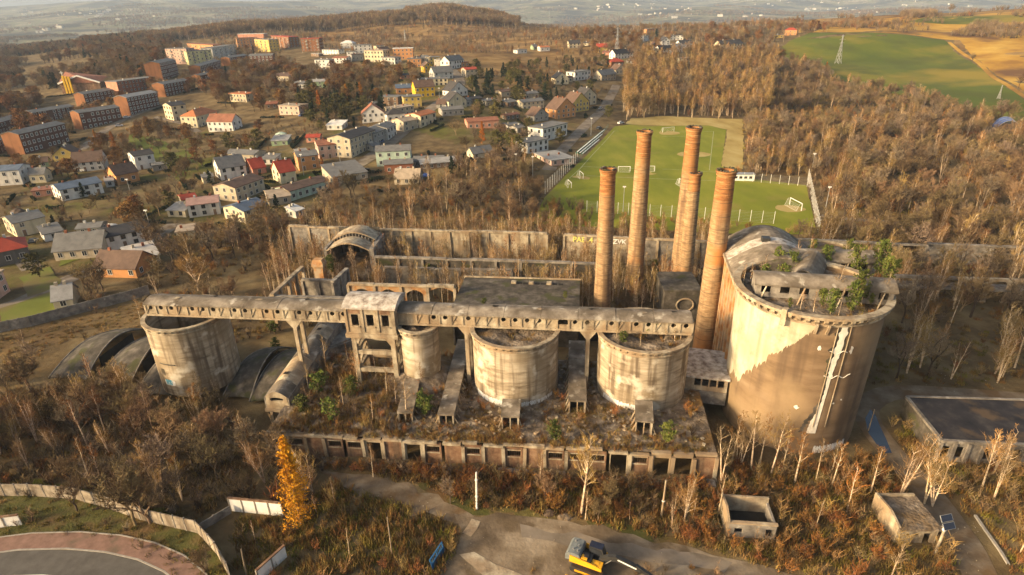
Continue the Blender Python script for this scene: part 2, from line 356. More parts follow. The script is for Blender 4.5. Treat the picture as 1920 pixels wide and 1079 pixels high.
# ------------------------------------------------------------------ ground
def ground_material():
    m = bpy.data.materials.new('ground_cover'); m.use_nodes = True; nt = m.node_tree; L = nt.links; b = nt.nodes['Principled BSDF']
    b.inputs['Roughness'].default_value = .95; b.inputs['Specular IOR Level'].default_value = .1
    geo = _n(nt, 'ShaderNodeNewGeometry'); P = geo.outputs['Position']
    def noise(sc, det=8, rough=.65):
        n = _n(nt, 'ShaderNodeTexNoise'); n.inputs['Scale'].default_value = sc; n.inputs['Detail'].default_value = det; n.inputs['Roughness'].default_value = rough
        L.new(P, n.inputs['Vector']); return n.outputs['Fac']
    def ramp(f, stops):
        r = _n(nt, 'ShaderNodeValToRGB'); e = r.color_ramp.elements
        while len(e) < len(stops): e.new(.5)
        for k, (p, c) in enumerate(stops): e[k].position = p; e[k].color = (*c, 1)
        L.new(f, r.inputs[0]); return r.outputs[0]
    litter = ramp(noise(.11, 10), [(.30, (.06, .042, .022)), (.45, (.12, .082, .04)), (.58, (.18, .13, .065)), (.72, (.25, .19, .105))])
    green = ramp(noise(.06, 9), [(.33, (.10, .065, .024)), (.47, (.085, .078, .014)), (.58, (.095, .11, .014)), (.7, (.15, .13, .03))])
    gold = ramp(noise(.035, 9), [(.36, (.10, .05, .022)), (.48, (.20, .115, .04)), (.60, (.30, .19, .075))])
    farc = ramp(noise(.003, 11, .7), [(.40, (.02, .022, .018)), (.47, (.045, .04, .03)), (.50, (.17, .14, .085)), (.55, (.10, .115, .04)), (.58, (.30, .25, .17)), (.66, (.08, .07, .05))])
    at_ = _n(nt, 'ShaderNodeAttribute'); at_.attribute_name = 'cover'
    sp = _n(nt, 'ShaderNodeSeparateColor'); L.new(at_.outputs['Color'], sp.inputs[0])
    out = litter
    wob = noise(.03, 6)
    for k, c in enumerate((green, gold, farc)):
        mm = _n(nt, 'ShaderNodeMath', operation='MULTIPLY'); mm.inputs[1].default_value = 1.0
        ad = _n(nt, 'ShaderNodeMath', operation='ADD'); L.new(sp.outputs[k], ad.inputs[0]); L.new(wob, ad.inputs[1])
        mr = _n(nt, 'ShaderNodeMapRange'); mr.inputs['From Min'].default_value = .85; mr.inputs['From Max'].default_value = 1.1
        L.new(ad.outputs[0], mr.inputs['Value'])
        x = _n(nt, 'ShaderNodeMix'); x.data_type = 'RGBA'; L.new(mr.outputs[0], x.inputs['Factor']); L.new(out, x.inputs['A']); L.new(c, x.inputs['B']); out = x.outputs['Result']
    L.new(out, b.inputs['Base Color'])
    bp = _n(nt, 'ShaderNodeBump'); bp.inputs['Strength'].default_value = .8; bp.inputs['Distance'].default_value = .35
    L.new(noise(.9, 8, .75), bp.inputs['Height']); L.new(bp.outputs[0], b.inputs['Normal'])
    MATS['ground_cover'] = m
ground_material()
def pxpoly(pts): return [at(*p)[:2] for p in pts]
GREEN_ZONES = [([(150, 320), (420, 230), (520, 260), (640, 230), (720, 300), (560, 400), (300, 470), (0, 620), (-60, 480), (60, 330)], .40),
               ([(640, 110), (840, 110), (900, 200), (1010, 200), (1100, 230), (1010, 300), (900, 290), (700, 220), (560, 240)], .40),
               ([(0, 600), (100, 545), (270, 560), (130, 640), (0, 650)], .28),
               ([(100, 900), (340, 960), (440, 1079), (330, 1079), (230, 1010), (0, 1000), (0, 900)], .6),
               ([(560, 1000), (840, 960), (850, 1079), (600, 1079)], .35),
               ([(780, 880), (1040, 940), (1200, 980), (1180, 1010), (900, 960)], .38),
               ([(1420, 420), (1700, 380), (1700, 480), (1440, 470)], .3)]
GOLD_ZONES = [([(1396, 225), (1700, 230), (2000, 330), (2000, 500), (1560, 440), (1530, 330), (1398, 330)], .42), ([(560, 70), (980, 45), (1150, 75), (1150, 150), (960, 170), (700, 110)], .58),
              ([(1450, 75), (1700, 25), (2100, 15), (2100, 230), (1780, 70), (1500, 62)], .95),
              ([(0, 620), (280, 560), (280, 690), (60, 720), (0, 700)], .42)]
def build_ground():
    qs = np.concatenate([np.linspace(-2.4, -1.2, 14)[:-1], np.linspace(-1.2, 1.2, 230), np.linspace(1.2, 2.4, 14)[1:]])
    ys = np.concatenate([np.linspace(-60, 40, 8)[:-1], np.geomspace(40, 2000, 250)[:-1], np.geomspace(2000, 11000, 60)])
    Y, Q = np.meshgrid(ys, qs, indexing='ij')
    X = Q * np.maximum(Y, 60.0)
    Z = terrain(X, Y)
    nr, nc = X.shape
    co = np.stack([X, Y, Z], -1).reshape(-1, 3)
    idx = np.arange(nr * nc).reshape(nr, nc)
    f = np.stack([idx[:-1, :-1], idx[:-1, 1:], idx[1:, 1:], idx[1:, :-1]], -1).reshape(-1, 4)
    me = bpy.data.meshes.new('ground')
    me.vertices.add(len(co)); me.vertices.foreach_set('co', co.ravel().astype(np.float32))
    me.loops.add(f.size); me.loops.foreach_set('vertex_index', f.ravel().astype(np.int32))
    me.polygons.add(len(f)); me.polygons.foreach_set('loop_start', np.arange(0, f.size, 4, dtype=np.int32))
    me.polygons.foreach_set('use_smooth', np.ones(len(f), bool))
    me.update(calc_edges=True)
    cov = np.zeros((len(co), 4), np.float32); cov[:, 3] = 1
    for ch, zones in ((0, GREEN_ZONES), (1, GOLD_ZONES)):
        for pts, v in zones:
            k = in_poly(co[:, 0], co[:, 1], pxpoly(pts)); cov[k, ch] = np.maximum(cov[k, ch], v)
    cov[:, 2] = np.clip((co[:, 1] - 1500) / 700, 0, 1)
    a = me.color_attributes.new('cover', 'FLOAT_COLOR', 'POINT'); a.data.foreach_set('color', cov.ravel())
    me.materials.append(MATS['ground_cover'])
    tag(link('ground', me), kind='structure')
build_ground()

def drape(name, poly, mname, lift=.05, step=3.0, edge=0.0, parent=None):
    """ground sheet: polygon filled with a grid of small faces that follow the terrain"""
    import bmesh
    pts = []
    n = len(poly)
    for i in range(n):
        a = Vector(poly[i][:2]); b = Vector(poly[(i + 1) % n][:2]); k = max(1, int((b - a).length / step))
        for t in range(k):
            p = a + (b - a) * (t / k)
            if edge: p = p + Vector((mnoise.noise((p.x * .35, p.y * .35, 3.1)), mnoise.noise((p.x * .35, p.y * .35, 9.7)))) * edge
            pts.append(p)
    bm = bmesh.new()
    vs = [bm.verts.new((p.x, p.y, 0)) for p in pts]
    bm.faces.new(vs)
    xs = [p.x for p in pts]; ysv = [p.y for p in pts]
    for ax, lo, hi in ((0, min(xs), max(xs)), (1, min(ysv), max(ysv))):
        k = min(40, int((hi - lo) / (step * 2)))
        for i in range(1, k):
            c = lo + (hi - lo) * i / k
            co = (c, 0, 0) if ax == 0 else (0, c, 0); no = (1, 0, 0) if ax == 0 else (0, 1, 0)
            bmesh.ops.bisect_plane(bm, geom=bm.verts[:] + bm.edges[:] + bm.faces[:], plane_co=co, plane_no=no)
    for v in bm.verts: v.co.z = float(terrain(v.co.x, v.co.y)) + lift
    bm.normal_update()
    for f in bm.faces:
        if f.normal.z < 0: f.normal_flip()
    me = bpy.data.meshes.new(name); bm.to_mesh(me); bm.free(); me.materials.append(MATS[mname])
    o = link(name, me, parent)
    if parent is None: tag(o, kind='structure')
    return o
def smooth_line(pts, step=4.0):
    P = [Vector((p[0], p[1], 0)) for p in pts]; out = []
    P = [P[0] * 2 - P[1]] + P + [P[-1] * 2 - P[-2]]
    for i in range(1, len(P) - 2):
        a, b, c, d = P[i - 1:i + 3]; k = max(2, int((c - b).length / step))
        for t in range(k):
            t /= k
            out.append(.5 * (2 * b + (c - a) * t + (2 * a - 5 * b + 4 * c - d) * t * t + (3 * b - a - 3 * c + d) * t ** 3))
    out.append(P[-2]); return out
def strip(name, pxs, width, mname, lift=.06, keep=True, world_pts=False, off=0.0, thick=0.0, step=4.0):
    pts = smooth_line([at(*p) for p in pxs] if not world_pts else pxs, step)
    mb = MB().use(mname); i0 = 0
    for k, p in enumerate(pts):
        d = (pts[min(k + 1, len(pts) - 1)] - pts[max(k - 1, 0)]).normalized(); nrm = Vector((-d.y, d.x, 0))
        for s in ((-1, 1) if not thick else (-1, -1, 1, 1)):
            q = p + nrm * (off + s * width / 2)
            mb.v.append((q.x, q.y, float(terrain(q.x, q.y)) + lift))
        if thick:
            a = list(mb.v[-4]); a[2] -= thick; mb.v[-4] = tuple(a); a = list(mb.v[-1]); a[2] -= thick; mb.v[-1] = tuple(a)
    m = 4 if thick else 2
    for k in range(len(pts) - 1):
        for j in range(m - 1):
            mb.f.append((k * m + j, (k + 1) * m + j, (k + 1) * m + j + 1, k * m + j + 1)); mb.mi.append(mb.cur)
    o = mb.obj(name); tag(o, kind='structure')
    # upward facing
    if o.data.polygons[0].normal.z < 0: o.data.flip_normals()
    if keep: KEEP_LINE.append((pts, width / 2 + .6 + abs(off)))
    return pts
# streets of the town
strip('road', [(620, 350), (652, 322), (705, 288), (760, 244), (806, 206), (846, 176), (862, 155), (850, 134), (842, 126)], 7.5, 'asphalt_old', lift=.16)
strip('road', [(-40, 592), (40, 566), (110, 532), (190, 500), (250, 470), (330, 420)], 6.0, 'asphalt_old', lift=.10)
strip('road', [(1028, 320), (1060, 276), (1096, 238), (1128, 208), (1148, 176), (1156, 160)], 6.0, 'asphalt_old', lift=.14)
strip('road', [(1192, 118), (1205, 100), (1222, 84), (1240, 72)], 6.0, 'asphalt_old', lift=.22)
strip('road', [(150, 282), (196, 246), (234, 224), (282, 206), (320, 196)], 6.0, 'asphalt_old', lift=.14)
strip('path', [(290, 220), (340, 232), (372, 248)], 3.5, 'asphalt_old', lift=.14)
strip('path', [(0, 446), (30, 470), (60, 505)], 5.0, 'asphalt_old', lift=.1)
# curved road in the lower left corner
rp = strip('road', [(-220, 1110), (-60, 1078), (60, 1070), (160, 1076), (232, 1096), (285, 1130), (320, 1180)], 6.6, 'asphalt', lift=.05)
strip('road_marking', [(p.x, p.y) for p in rp[::3]], .16, 'white_line', lift=.056, keep=False, world_pts=True, off=-.8)
strip('kerb', [(p.x, p.y) for p in rp[::3]], .22, 'kerb', lift=.14, keep=False, world_pts=True, off=3.42, thick=.16)
strip('pavement', [(p.x, p.y) for p in rp[::3]], 2.6, 'paving_red', lift=.13, keep=True, world_pts=True, off=4.85)
strip('kerb', [(p.x, p.y) for p in rp[::3]], .18, 'kerb', lift=.2, keep=False, world_pts=True, off=6.25, thick=.22)
# works yard, lane and track
yard = pxpoly([(850, 965), (880, 972), (960, 962), (1010, 972), (1060, 978), (1130, 990), (1220, 1012), (1300, 1030), (1400, 1052), (1540, 1090), (1700, 1160), (700, 1200), (820, 1090), (852, 1030), (870, 1000)])
drape('yard', yard, 'yard_dirt', .05, 2.0, edge=1.2); KEEP_POLY.append(yard)
trk = pxpoly([(880, 1000), (810, 968), (730, 945), (650, 915), (600, 885), (640, 868), (720, 895), (790, 918), (860, 945), (905, 975)]); drape('path', trk, 'dirt_track', .045, 1.2, edge=1.8); KEEP_POLY.append(trk)
lane = strip('path', [(1850, 1110), (1815, 1030), (1785, 985), (1745, 930), (1690, 870), (1648, 820), (1622, 775), (1640, 748), (1690, 735), (1800, 740), (1960, 752), (2100, 760)], 4.2, 'dirt_track', lift=.045)
drape('puddle', pxpoly([(1622, 785), (1632, 768), (1642, 780), (1650, 800), (1662, 825), (1672, 850), (1660, 850), (1642, 832), (1628, 812)]), 'water', .058, 1.0)
strip('kerb', [(1828, 968), (1850, 1000), (1875, 1035), (1890, 1060)], .35, 'kerb', lift=.25, thick=.3)
mbs = []
for pts in ([(868, 1000), (886, 974), (902, 978), (884, 1008)], [(862, 1042), (890, 1036), (930, 1058), (985, 1079), (960, 1100), (905, 1080)]):
    drape('concrete_slab', pxpoly(pts), 'concrete_pale', .09, 1.2, edge=.35)
drape('track', pxpoly([(975, 985), (1060, 1000), (1140, 1012), (1240, 1030), (1370, 1052), (1370, 1072), (1240, 1052), (1140, 1034), (1050, 1022), (985, 1005)]), 'asphalt_old', .058, 1.2, edge=1.3)
for pts in ([(780, 905), (830, 902), (880, 930), (935, 968), (880, 965), (820, 935)], [(985, 935), (1040, 945), (1050, 965), (1000, 962)], [(1150, 985), (1215, 992), (1222, 1012), (1170, 1005)], [(1100, 975), (1140, 980), (1150, 992), (1110, 988)], [(1228, 1000), (1290, 1010), (1290, 1025), (1235, 1016)], [(590, 985), (650, 1000), (700, 1060), (620, 1060)], [(1690, 800), (1720, 790), (1750, 830), (1720, 850)]):
    drape('grass_patch', pxpoly(pts), 'verge', .035, 1.2, edge=.8)
# path far right behind the silo
strip('path', [(1540, 405), (1580, 410), (1650, 416), (1720, 420)], 3.0, 'asphalt_old', lift=.08)
strip('path', [(1780, 80), (1830, 115), (1870, 150), (1915, 178), (1960, 200)], 3.5, 'dry_grass', lift=.16)
# green field and dry meadow on the hill
field = pxpoly([(1452, 98), (1480, 78), (1520, 62), (1600, 62), (1700, 66), (1772, 76), (1840, 130), (1915, 185), (1990, 260), (1890, 225), (1760, 195), (1640, 170), (1520, 130)])
drape('field', field, 'meadow_green', .14, 9.0, edge=3.0); KEEP_POLY.append(field)
field2 = pxpoly([(1800, 76), (1990, 80), (2100, 240), (1990, 225), (1920, 172), (1850, 128)])
drape('field', field2, 'dry_grass', .12, 9.0, edge=2.0); KEEP_POLY.append(field2)
drape('hill_meadow', pxpoly([(1525, 61), (1560, 48), (1640, 38), (1720, 31), (1800, 28), (1960, 24), (2100, 24), (2100, 90), (1960, 80), (1772, 75), (1700, 65), (1600, 61)]), 'dry_grass', .1, 9.0, edge=3.0)
meadow3 = pxpoly([(1700, 42), (1800, 31), (2000, 31), (2000, 44), (1830, 46)])
drape('field', meadow3, 'meadow_green', .2, 9.0, edge=3.0)
# lawns in the town
for pts in ([(244, 250), (300, 262), (370, 290), (340, 330), (290, 300), (240, 272)], [(690, 122), (760, 134), (790, 140), (730, 128)], [(112, 500), (200, 470), (230, 445), (170, 430), (110, 460)],
            [(980, 245), (1012, 236), (1030, 248), (990, 262)], [(0, 580), (100, 545), (140, 575), (60, 610), (0, 620)], [(40, 520), (100, 500), (115, 535), (50, 560)], [(555, 330), (600, 322), (608, 340), (570, 352)],
            [(1136, 112), (1190, 112), (1195, 120), (1140, 120)], [(660, 128), (700, 124), (720, 134), (680, 140)]):
    drape('lawn', pxpoly(pts), 'lawn', .12, 4.0, edge=2.0)
# verge in the lower left
verge = pxpoly([(-60, 925), (140, 925), (250, 950), (360, 985), (410, 1035), (432, 1100), (340, 1120), (300, 1060), (210, 1030), (60, 1025), (-100, 1030)])
drape('verge', verge, 'verge', .03, 2.0); KEEP_POLY.append(verge)

# ------------------------------------------------------------------ football ground
pitch = pxpoly([(1020, 372), (1060, 330), (1100, 292), (1152, 238), (1180, 234), (1330, 236), (1362, 244), (1352, 312), (1400, 335), (1512, 348), (1532, 440), (1400, 440), (1200, 430), (1000, 420)])
drape('football_pitch', pitch, 'pitch_grass', .06, 6.0); KEEP_POLY.append(pitch)
bank = pxpoly([(1172, 233), (1185, 222), (1240, 218), (1300, 221), (1392, 224), (1394, 262), (1392, 318), (1352, 314), (1364, 244), (1330, 236)])
drape('grass_bank', bank, 'bank_grass', .1, 4.0, edge=1.0); KEEP_POLY.append(bank)
def line(a, b, w=.35): strip('pitch_marking', [a, b], w * .8, 'faded_line', lift=.085, keep=False, step=6)
line((1062, 340), (1092, 313)); line((1092, 313), (1256, 318)); line((1256, 318), (1350, 324)); line((1152, 246), (1338, 247)); line((1338, 247), (1330, 320)); line((1152, 246), (1085, 320))
line((1210, 256), (1290, 256)); line((1210, 256), (1206, 247)); line((1290, 256), (1290, 247)); line((1100, 330), (1360, 340))
for (px, py, rr) in ((1253, 250, 5), (1085, 335, 3.5), (1072, 352, 3.5), (1482, 392, 4), (1210, 325, 3.5), (1300, 290, 6)):
    c_ = at(px, py); drape('worn_grass', [(c_.x + rr * math.cos(k / 12 * 6.283) * 1.3, c_.y + rr * math.sin(k / 12 * 6.283)) for k in range(12)], 'bank_grass', .075, 2.0, edge=1.0)
def goal_mesh(wd=7.3, ht=2.4, dp=1.8):
    t = .09
    f = MB().use('paint_white'); f.beam((0, 0, 0), (0, 0, ht), t * 2)
    c = MB().use('paint_white'); c.beam((-wd / 2 - t, 0, ht + t), (wd / 2 + t, 0, ht + t), t * 2)
    n = MB().use('paint_white')
    for s in (-1, 1):
        n.beam((s * wd / 2, 0.1, ht), (s * wd / 2, dp * .5, ht), .05); n.beam((s * wd / 2, dp * .5, ht), (s * wd / 2, dp, 0), .05)
    for i in range(1, 12): x = -wd / 2 + wd * i / 12; n.beam((x, dp * .5, ht), (x, dp, 0), .018)
    for i in range(1, 5): n.beam((-wd / 2, dp * (.5 + .1 * i), ht * (1 - i / 5)), (wd / 2, dp * (.5 + .1 * i), ht * (1 - i / 5)), .018)
    n.beam((-wd / 2, dp, .03), (wd / 2, dp, .03), .05)
    return wd, f.mesh('goal_post'), c.mesh('crossbar'), n.mesh('net')
G1 = goal_mesh(); G2 = goal_mesh(5.0, 2.0, 1.4)
for (px, py, rz, gm, lb) in ((1253, 248, 0.35, G1, 'white football goal at the far end of the pitch below the dry bank'),
                             (1170, 322, 3.0, G2, 'white goal on the near grass just right of the leftmost chimney top'),
                             (1216, 321, 3.0, G2, 'white goal partly hidden behind the second chimney from the left'),
                             (1090, 333, 1.75, G2, 'white goal seen from its side near the green left fence, farther of two'),
                             (1068, 350, 1.75, G2, 'white goal seen from its side near the green left fence, nearer of two'),
                             (1278, 348, 1.75, G2, 'small white goal standing left of the third chimney on the pitch'),
                             (1491, 390, 1.7, G1, 'white goal at the right end of the near pitch beside the post fence')):
    g = thing('football_goal', lb, 'goal', at(px, py, lift=.06), rz, 'football goals on the pitch')
    for s_ in (-1, 1): link('goal_post', gm[1], g, (s_ * gm[0] / 2, 0, 0))
    link('crossbar', gm[2], g); link('net', gm[3], g)
def post_fence(label, a, b, n, h, wmesh=True, mname='paint_white', w=.11, group='fences round the football ground'):
    A, B = at(*a), at(*b); t = thing('post_fence', label, 'fence', A, 0, group)
    mb = MB().use(mname); mb.beam((0, 0, -.3), (0, 0, h), w); pm = mb.mesh('post')
    for i in range(n):
        p = A.lerp(B, i / (n - 1)); link('post', pm, t, (p.x - A.x, p.y - A.y, float(terrain(p.x, p.y)) - A.z))
    if wmesh:
        wb = MB().use('galvanised')
        for k in range(int(h / .5)):
            z = .25 + k * .5; wb.beam((0, 0, z), (B.x - A.x, B.y - A.y, z + B.z - A.z), .025)
        wb.obj('wire', t)
    return t
post_fence('row of white posts along the right edge of the near pitch', (1514, 338), (1534, 438), 20, 4.5)
post_fence('white posts with wire along the front edge of the near pitch', (1100, 398), (1450, 420), 18, 4.2)
post_fence('pale post fence right of the white container below the bank', (1394, 340), (1513, 350), 8, 3.6)
post_fence('tall green and white post fence along the left side of the pitch', (1022, 364), (1082, 304), 16, 5.0)
post_fence('low green mesh fence along the street beside the white stands', (1082, 304), (1140, 240), 16, 2.2, mname='paint_green')
# stands along the left touchline
st = thing('spectator_stand', 'rows of white and green benches along the left side of the pitch', 'stand', at(1092, 290))
A, B = at(1092, 290), at(1146, 240); d = (B - A); d.z = 0; L_ = d.length; d.normalize(); nn = Vector((-d.y, d.x, 0))
for k in range(3):
    mb = MB().use('paint_white'); o = nn * (k * 1.2); z = .4 + .4 * k
    mb.beam(o + Vector((0, 0, z)), o + d * L_ + Vector((0, 0, z)), .6, .08); mb.obj('bench', st)
    mb = MB().use('paint_green'); mb.beam(o + nn * .5 + Vector((0, 0, z / 2)), o + nn * .5 + d * L_ + Vector((0, 0, z / 2)), .3, z); mb.obj('step', st)
# floodlight posts
lp = MB().use('galvanised'); lp.tube([(0, 0, 0), (0, 0, 9)], [.13, .07], 6); lpm = lp.mesh('pole')
lh = MB().use('paint_white'); lh.box(-.5, .5, -.25, .15, 8.9, 9.25); lh.box(-.12, .12, -.1, .1, 8.6, 8.9); lhm = lh.mesh('lamp_head')
for (px, py, lb) in ((1168, 398, 'tall lamp post on the near pitch between the two left chimneys'), (1520, 330, 'lamp post at the far right corner of the pitch fence'),
                     (1546, 400, 'lamp post beside the path right of the white post fence'), (968, 330, 'street lamp left of the club house among bare trees'),
                     (287, 445, 'street lamp in front of the long white terrace'), (250, 380, 'street lamp in the gardens left of the big bare tree'), (570, 330, 'street lamp beside the orange and brown corner house'),
                     (640, 318, 'street lamp beside the pink corner house'), (1108, 255, 'lamp post beside the street left of the stands'), (825, 195, 'street lamp beside the bright yellow house'), (999, 335, 'lamp post in front of the club house fence')):
    t = thing('street_lamp', lb, 'street lamp', at(px, py), 0, 'lamp posts'); link('pole', lpm, t); link('lamp_head', lhm, t)
# container by the bank
t = thing('site_container', 'white flat container shelter below the bank behind the rightmost chimney', 'container', at(1392, 338), -.15)
mb = MB().use('paint_white'); mb.box(-4.2, 4.2, -1.6, 1.6, .1, 2.6); mb.obj('body', t)
mb = MB().use('galvanised'); mb.box(-4.4, 4.4, -1.8, 1.8, 2.6, 2.75); mb.obj('roof', t)
mb = MB().use('glass_dark')
for i in range(4): mb.box(-3.6 + i * 1.9, -2.4 + i * 1.9, -1.63, -1.58, 1.0, 2.0)
mb.obj('window', t)
# ------------------------------------------------------------------ the cement works
rng = random.Random(5)
def jag(p, a, s=.5): return a * mnoise.noise((p[0] * s, p[1] * s, p[2] * s + 7.7))
def rubble_disc(mb, cx, cy, r, z, amp=.5, n=26, nr=7):
    i0 = len(mb.v)
    for k in range(nr + 1):
        rr = r * k / nr
        for j in range(n):
            a = 2 * math.pi * j / n; x = cx + rr * math.cos(a); y = cy + rr * math.sin(a)
            mb.v.append((x, y, z + amp * mnoise.noise((x * .6, y * .6, z)) + .8 * amp * mnoise.noise((x * .21, y * .21, z + 4)) - .25 * k / nr))
    for k in range(nr):
        for j in range(n):
            mb.f.append((i0 + k * n + j, i0 + k * n + (j + 1) % n, i0 + (k + 1) * n + (j + 1) % n, i0 + (k + 1) * n + j)); mb.mi.append(mb.cur)
_corb = {}
def corbel_mesh(w, d, h):
    k = (w, d, h)
    if k not in _corb:
        mb = MB().use('concrete_pale')
        mb.add([(0, -w/2, -h), (d*.35, -w/2, -h), (d, -w/2, -h*.35), (d, -w/2, 0), (0, -w/2, 0), (0, w/2, -h), (d*.35, w/2, -h), (d, w/2, -h*.35), (d, w/2, 0), (0, w/2, 0)],
               [(0, 1, 2, 3, 4), (9, 8, 7, 6, 5), (0, 5, 6, 1), (1, 6, 7, 2), (2, 7, 8, 3), (4, 3, 8, 9), (0, 4, 9, 5)])
        _corb[k] = mb.mesh('corbel')
    return _corb[k]
def silo(label, cx, cy, r, zb, zt, wallmat='concrete_silo', fill=None, rimw=.40, rimh=.8, batter=0.0, group='concrete silos in the row', nseg=72):
    t = thing('cement_silo', label, 'silo', (cx, cy, zb), 0, group)
    H = zt - zb; th = .35
    mb = MB().use(wallmat)
    prof = [(r + batter, -2.0), (r + batter, 0.0)] + [(r + batter * (1 - i / 10), (H - rimh) * i / 10) for i in range(1, 11)]
    mb.lathe(prof, nseg)
    zi = H - 9 if fill is None else H + fill - .6
    mb.lathe([(r - th, H - .05), (r - th, zi)], nseg)
    for i in range(nseg * 12): pass
    w = mb.obj('wall', t, smooth=True)
    mb = MB().use('concrete_pale')
    mb.lathe([(r - .02, H - rimh - .32), (r + .16, H - rimh - .28), (r + .16, H - rimh - .05), (r + .03, H - rimh), (r + .03, H - rimh * .32), (r + rimw, H - rimh * .3), (r + rimw, H), (r - th - .02, H), (r - th - .02, H - .4)], nseg)
    mb.obj('rim', t, smooth=False)
    n = int(2 * math.pi * r / 1.15); cm = corbel_mesh(.5, rimw - .08, rimh * .62)
    for j in range(n):
        a = 2 * math.pi * j / n
        if rng.random() < .07: continue
        p = Vector((cx + r * math.cos(a), cy + r * math.sin(a), 0))
        if math.sin(a) > .5: continue
        link('corbel', cm, t, (r * math.cos(a), r * math.sin(a), H - rimh * .31), a)
    mb = MB().use('rubble')
    if fill is None: rubble_disc(mb, 0, 0, r - th, H - 9, .3)
    else: rubble_disc(mb, 0, 0, r - .2, H + fill, .8)
    mb.obj('fill', t, smooth=True)
    return t
def graffiti(parent, cx, cy, r, a0, a1, zlo, zhi, mname, seed, n=12, tw=.09):
    """hand-sprayed scribble of strokes lying on a round wall (local coordinates of parent)"""
    g = random.Random(seed); mb = MB().use(mname)
    for i in range(n):
        u = a0 + (a1 - a0) * (i + .2) / n; du = (a1 - a0) / n
        pts = []
        for k in range(7):
            a = u + du * g.uniform(0, 1.0); z = zlo + (zhi - zlo) * (.5 + .5 * math.sin(k * 2.2 + g.random()))
            pts.append(Vector((cx + (r + .03) * math.cos(a), cy + (r + .03) * math.sin(a), z)))
        for p, q in zip(pts[:-1], pts[1:]):
            am = Vector((p.x - cx, p.y - cy, 0)).normalized(); d = (q - p)
            if d.length < .05: continue
            s = d.normalized().cross(am) * tw
            mb.poly([p - s, q - s, q + s, p + s])
    o = mb.obj('graffiti', parent); return o

S1 = (-60.39, 99.8, 6.98, 4.0, 15.9); S2 = (-16.45, 92.7, 3.4, 7.0, 16.3)
S3 = (.4, 90.4, 7.35, 5.0, 16.6); S4 = (22.0, 88.7, 7.56, 5.0, 16.4); SB = (47.3, 86.3, 10.85, 0.0, 24.95)
silo1 = silo('open roofless silo at the left end of the overhead gallery, rimmed and hollow', *S1)
silo2 = silo('narrow silo standing right beside the trestle headhouse', *S2, fill=-.9)
silo3 = silo('wide silo filled with rubble at the middle of the row, under the gallery', *S3, fill=-.75)
silo4 = silo('wide silo with pines and bare saplings growing in its top, near the biggest silo', *S4, fill=-.75)
graffiti(silo1, 0, 0, S1[2], R(240), R(259), .2, 1.3, 'graffiti_white', 1, 12, .08)
graffiti(silo1, 0, 0, S1[2], R(242), R(254), .3, 1.4, 'graffiti_blue', 2, 8, .12)
graffiti(silo3, 0, 0, S3[2], R(205), R(268), .2, 1.3, 'graffiti_white', 3, 26, .10)
graffiti(silo3, 0, 0, S3[2], R(275), R(325), .2, 1.1, 'graffiti_white', 13, 18, .06)
graffiti(silo4, 0, 0, S4[2], R(205), R(262), .2, 1.2, 'graffiti_white', 4, 24, .09)
for (s_, S_, aa) in ((silo1, S1, (248, 262)),):
    mb = MB().use('concrete_dark')
    for i in range(3): mb.lathe([(S_[2] + .03, 2.2 + i * .0), (S_[2] + .05, 3.6)], 6, a0=R(238 + i * 3), a1=R(239.5 + i * 3))
    mb.lathe([(S_[2] + .02, 4.6), (S_[2] + .12, 4.7), (S_[2] + .02, 4.85)], 14, a0=R(240), a1=R(268)); mb.obj('opening', s_)
# the biggest silo: dark coating over pale render, with a white run-off scar
big = silo('biggest silo, brown coated with a tall white scar down its side', *SB, wallmat='tar_brown', fill=-.95, rimw=.78, rimh=1.3, nseg=110, batter=-.4, group='twin giant silos')
def patch_on(parent, fa, mname, name, n=64, a0=R(150), a1=R(360), out=.035, zs=24):
    """raised coat on a round wall: fa(angle)->(z0, z1) limits of the coat"""
    mb = MB().use(mname)
    for j in range(n):
        u0 = a0 + (a1 - a0) * j / n; u1 = a0 + (a1 - a0) * (j + 1) / n
        l0, l1 = fa(u0), fa(u1)
        if l0 is None or l1 is None: continue
        for k in range(6):
            q = []
            for (u, (zl, zh), s) in ((u0, l0, 0), (u1, l1, 0), (u1, l1, 1), (u0, l0, 1)):
                z = zl + (zh - zl) * (k + s) / 6
                q.append(((RB(z) + out) * math.cos(u), (RB(z) + out) * math.sin(u), z))
            mb.poly(q)
    return mb.obj(name, parent)
HB = SB[4] - SB[3]
def RB(z): return SB[2] - .4 * (1 - max(0, min(1, z / (HB - 1.3))))      # the wall leans out slightly with height
def coat(u):
    d = math.degrees(u)
    if d > 268 or d < 150: return None
    lim = 9.5 + max(0, d - 193) * .235 - max(0, 193 - d) * .03
    lim += 1.3 * mnoise.noise((d * .11, 1, 2)) + .7 * mnoise.noise((d * .45, 6, 2)) - 1.3 * max(0, mnoise.noise((d * 1.3, 3, 1))) - .5 * max(0, mnoise.noise((d * 3.1, 8, 1)))
    return (min(lim, HB - 1.7), HB - 1.66)
patch_on(big, coat, 'lime_coat', 'pale_render', 260, R(150), R(280))
def scar(u):
    d = math.degrees(u); c = 277.5
    return None
mb = MB().use('lime_white'); mb2 = MB().use('concrete_dark')
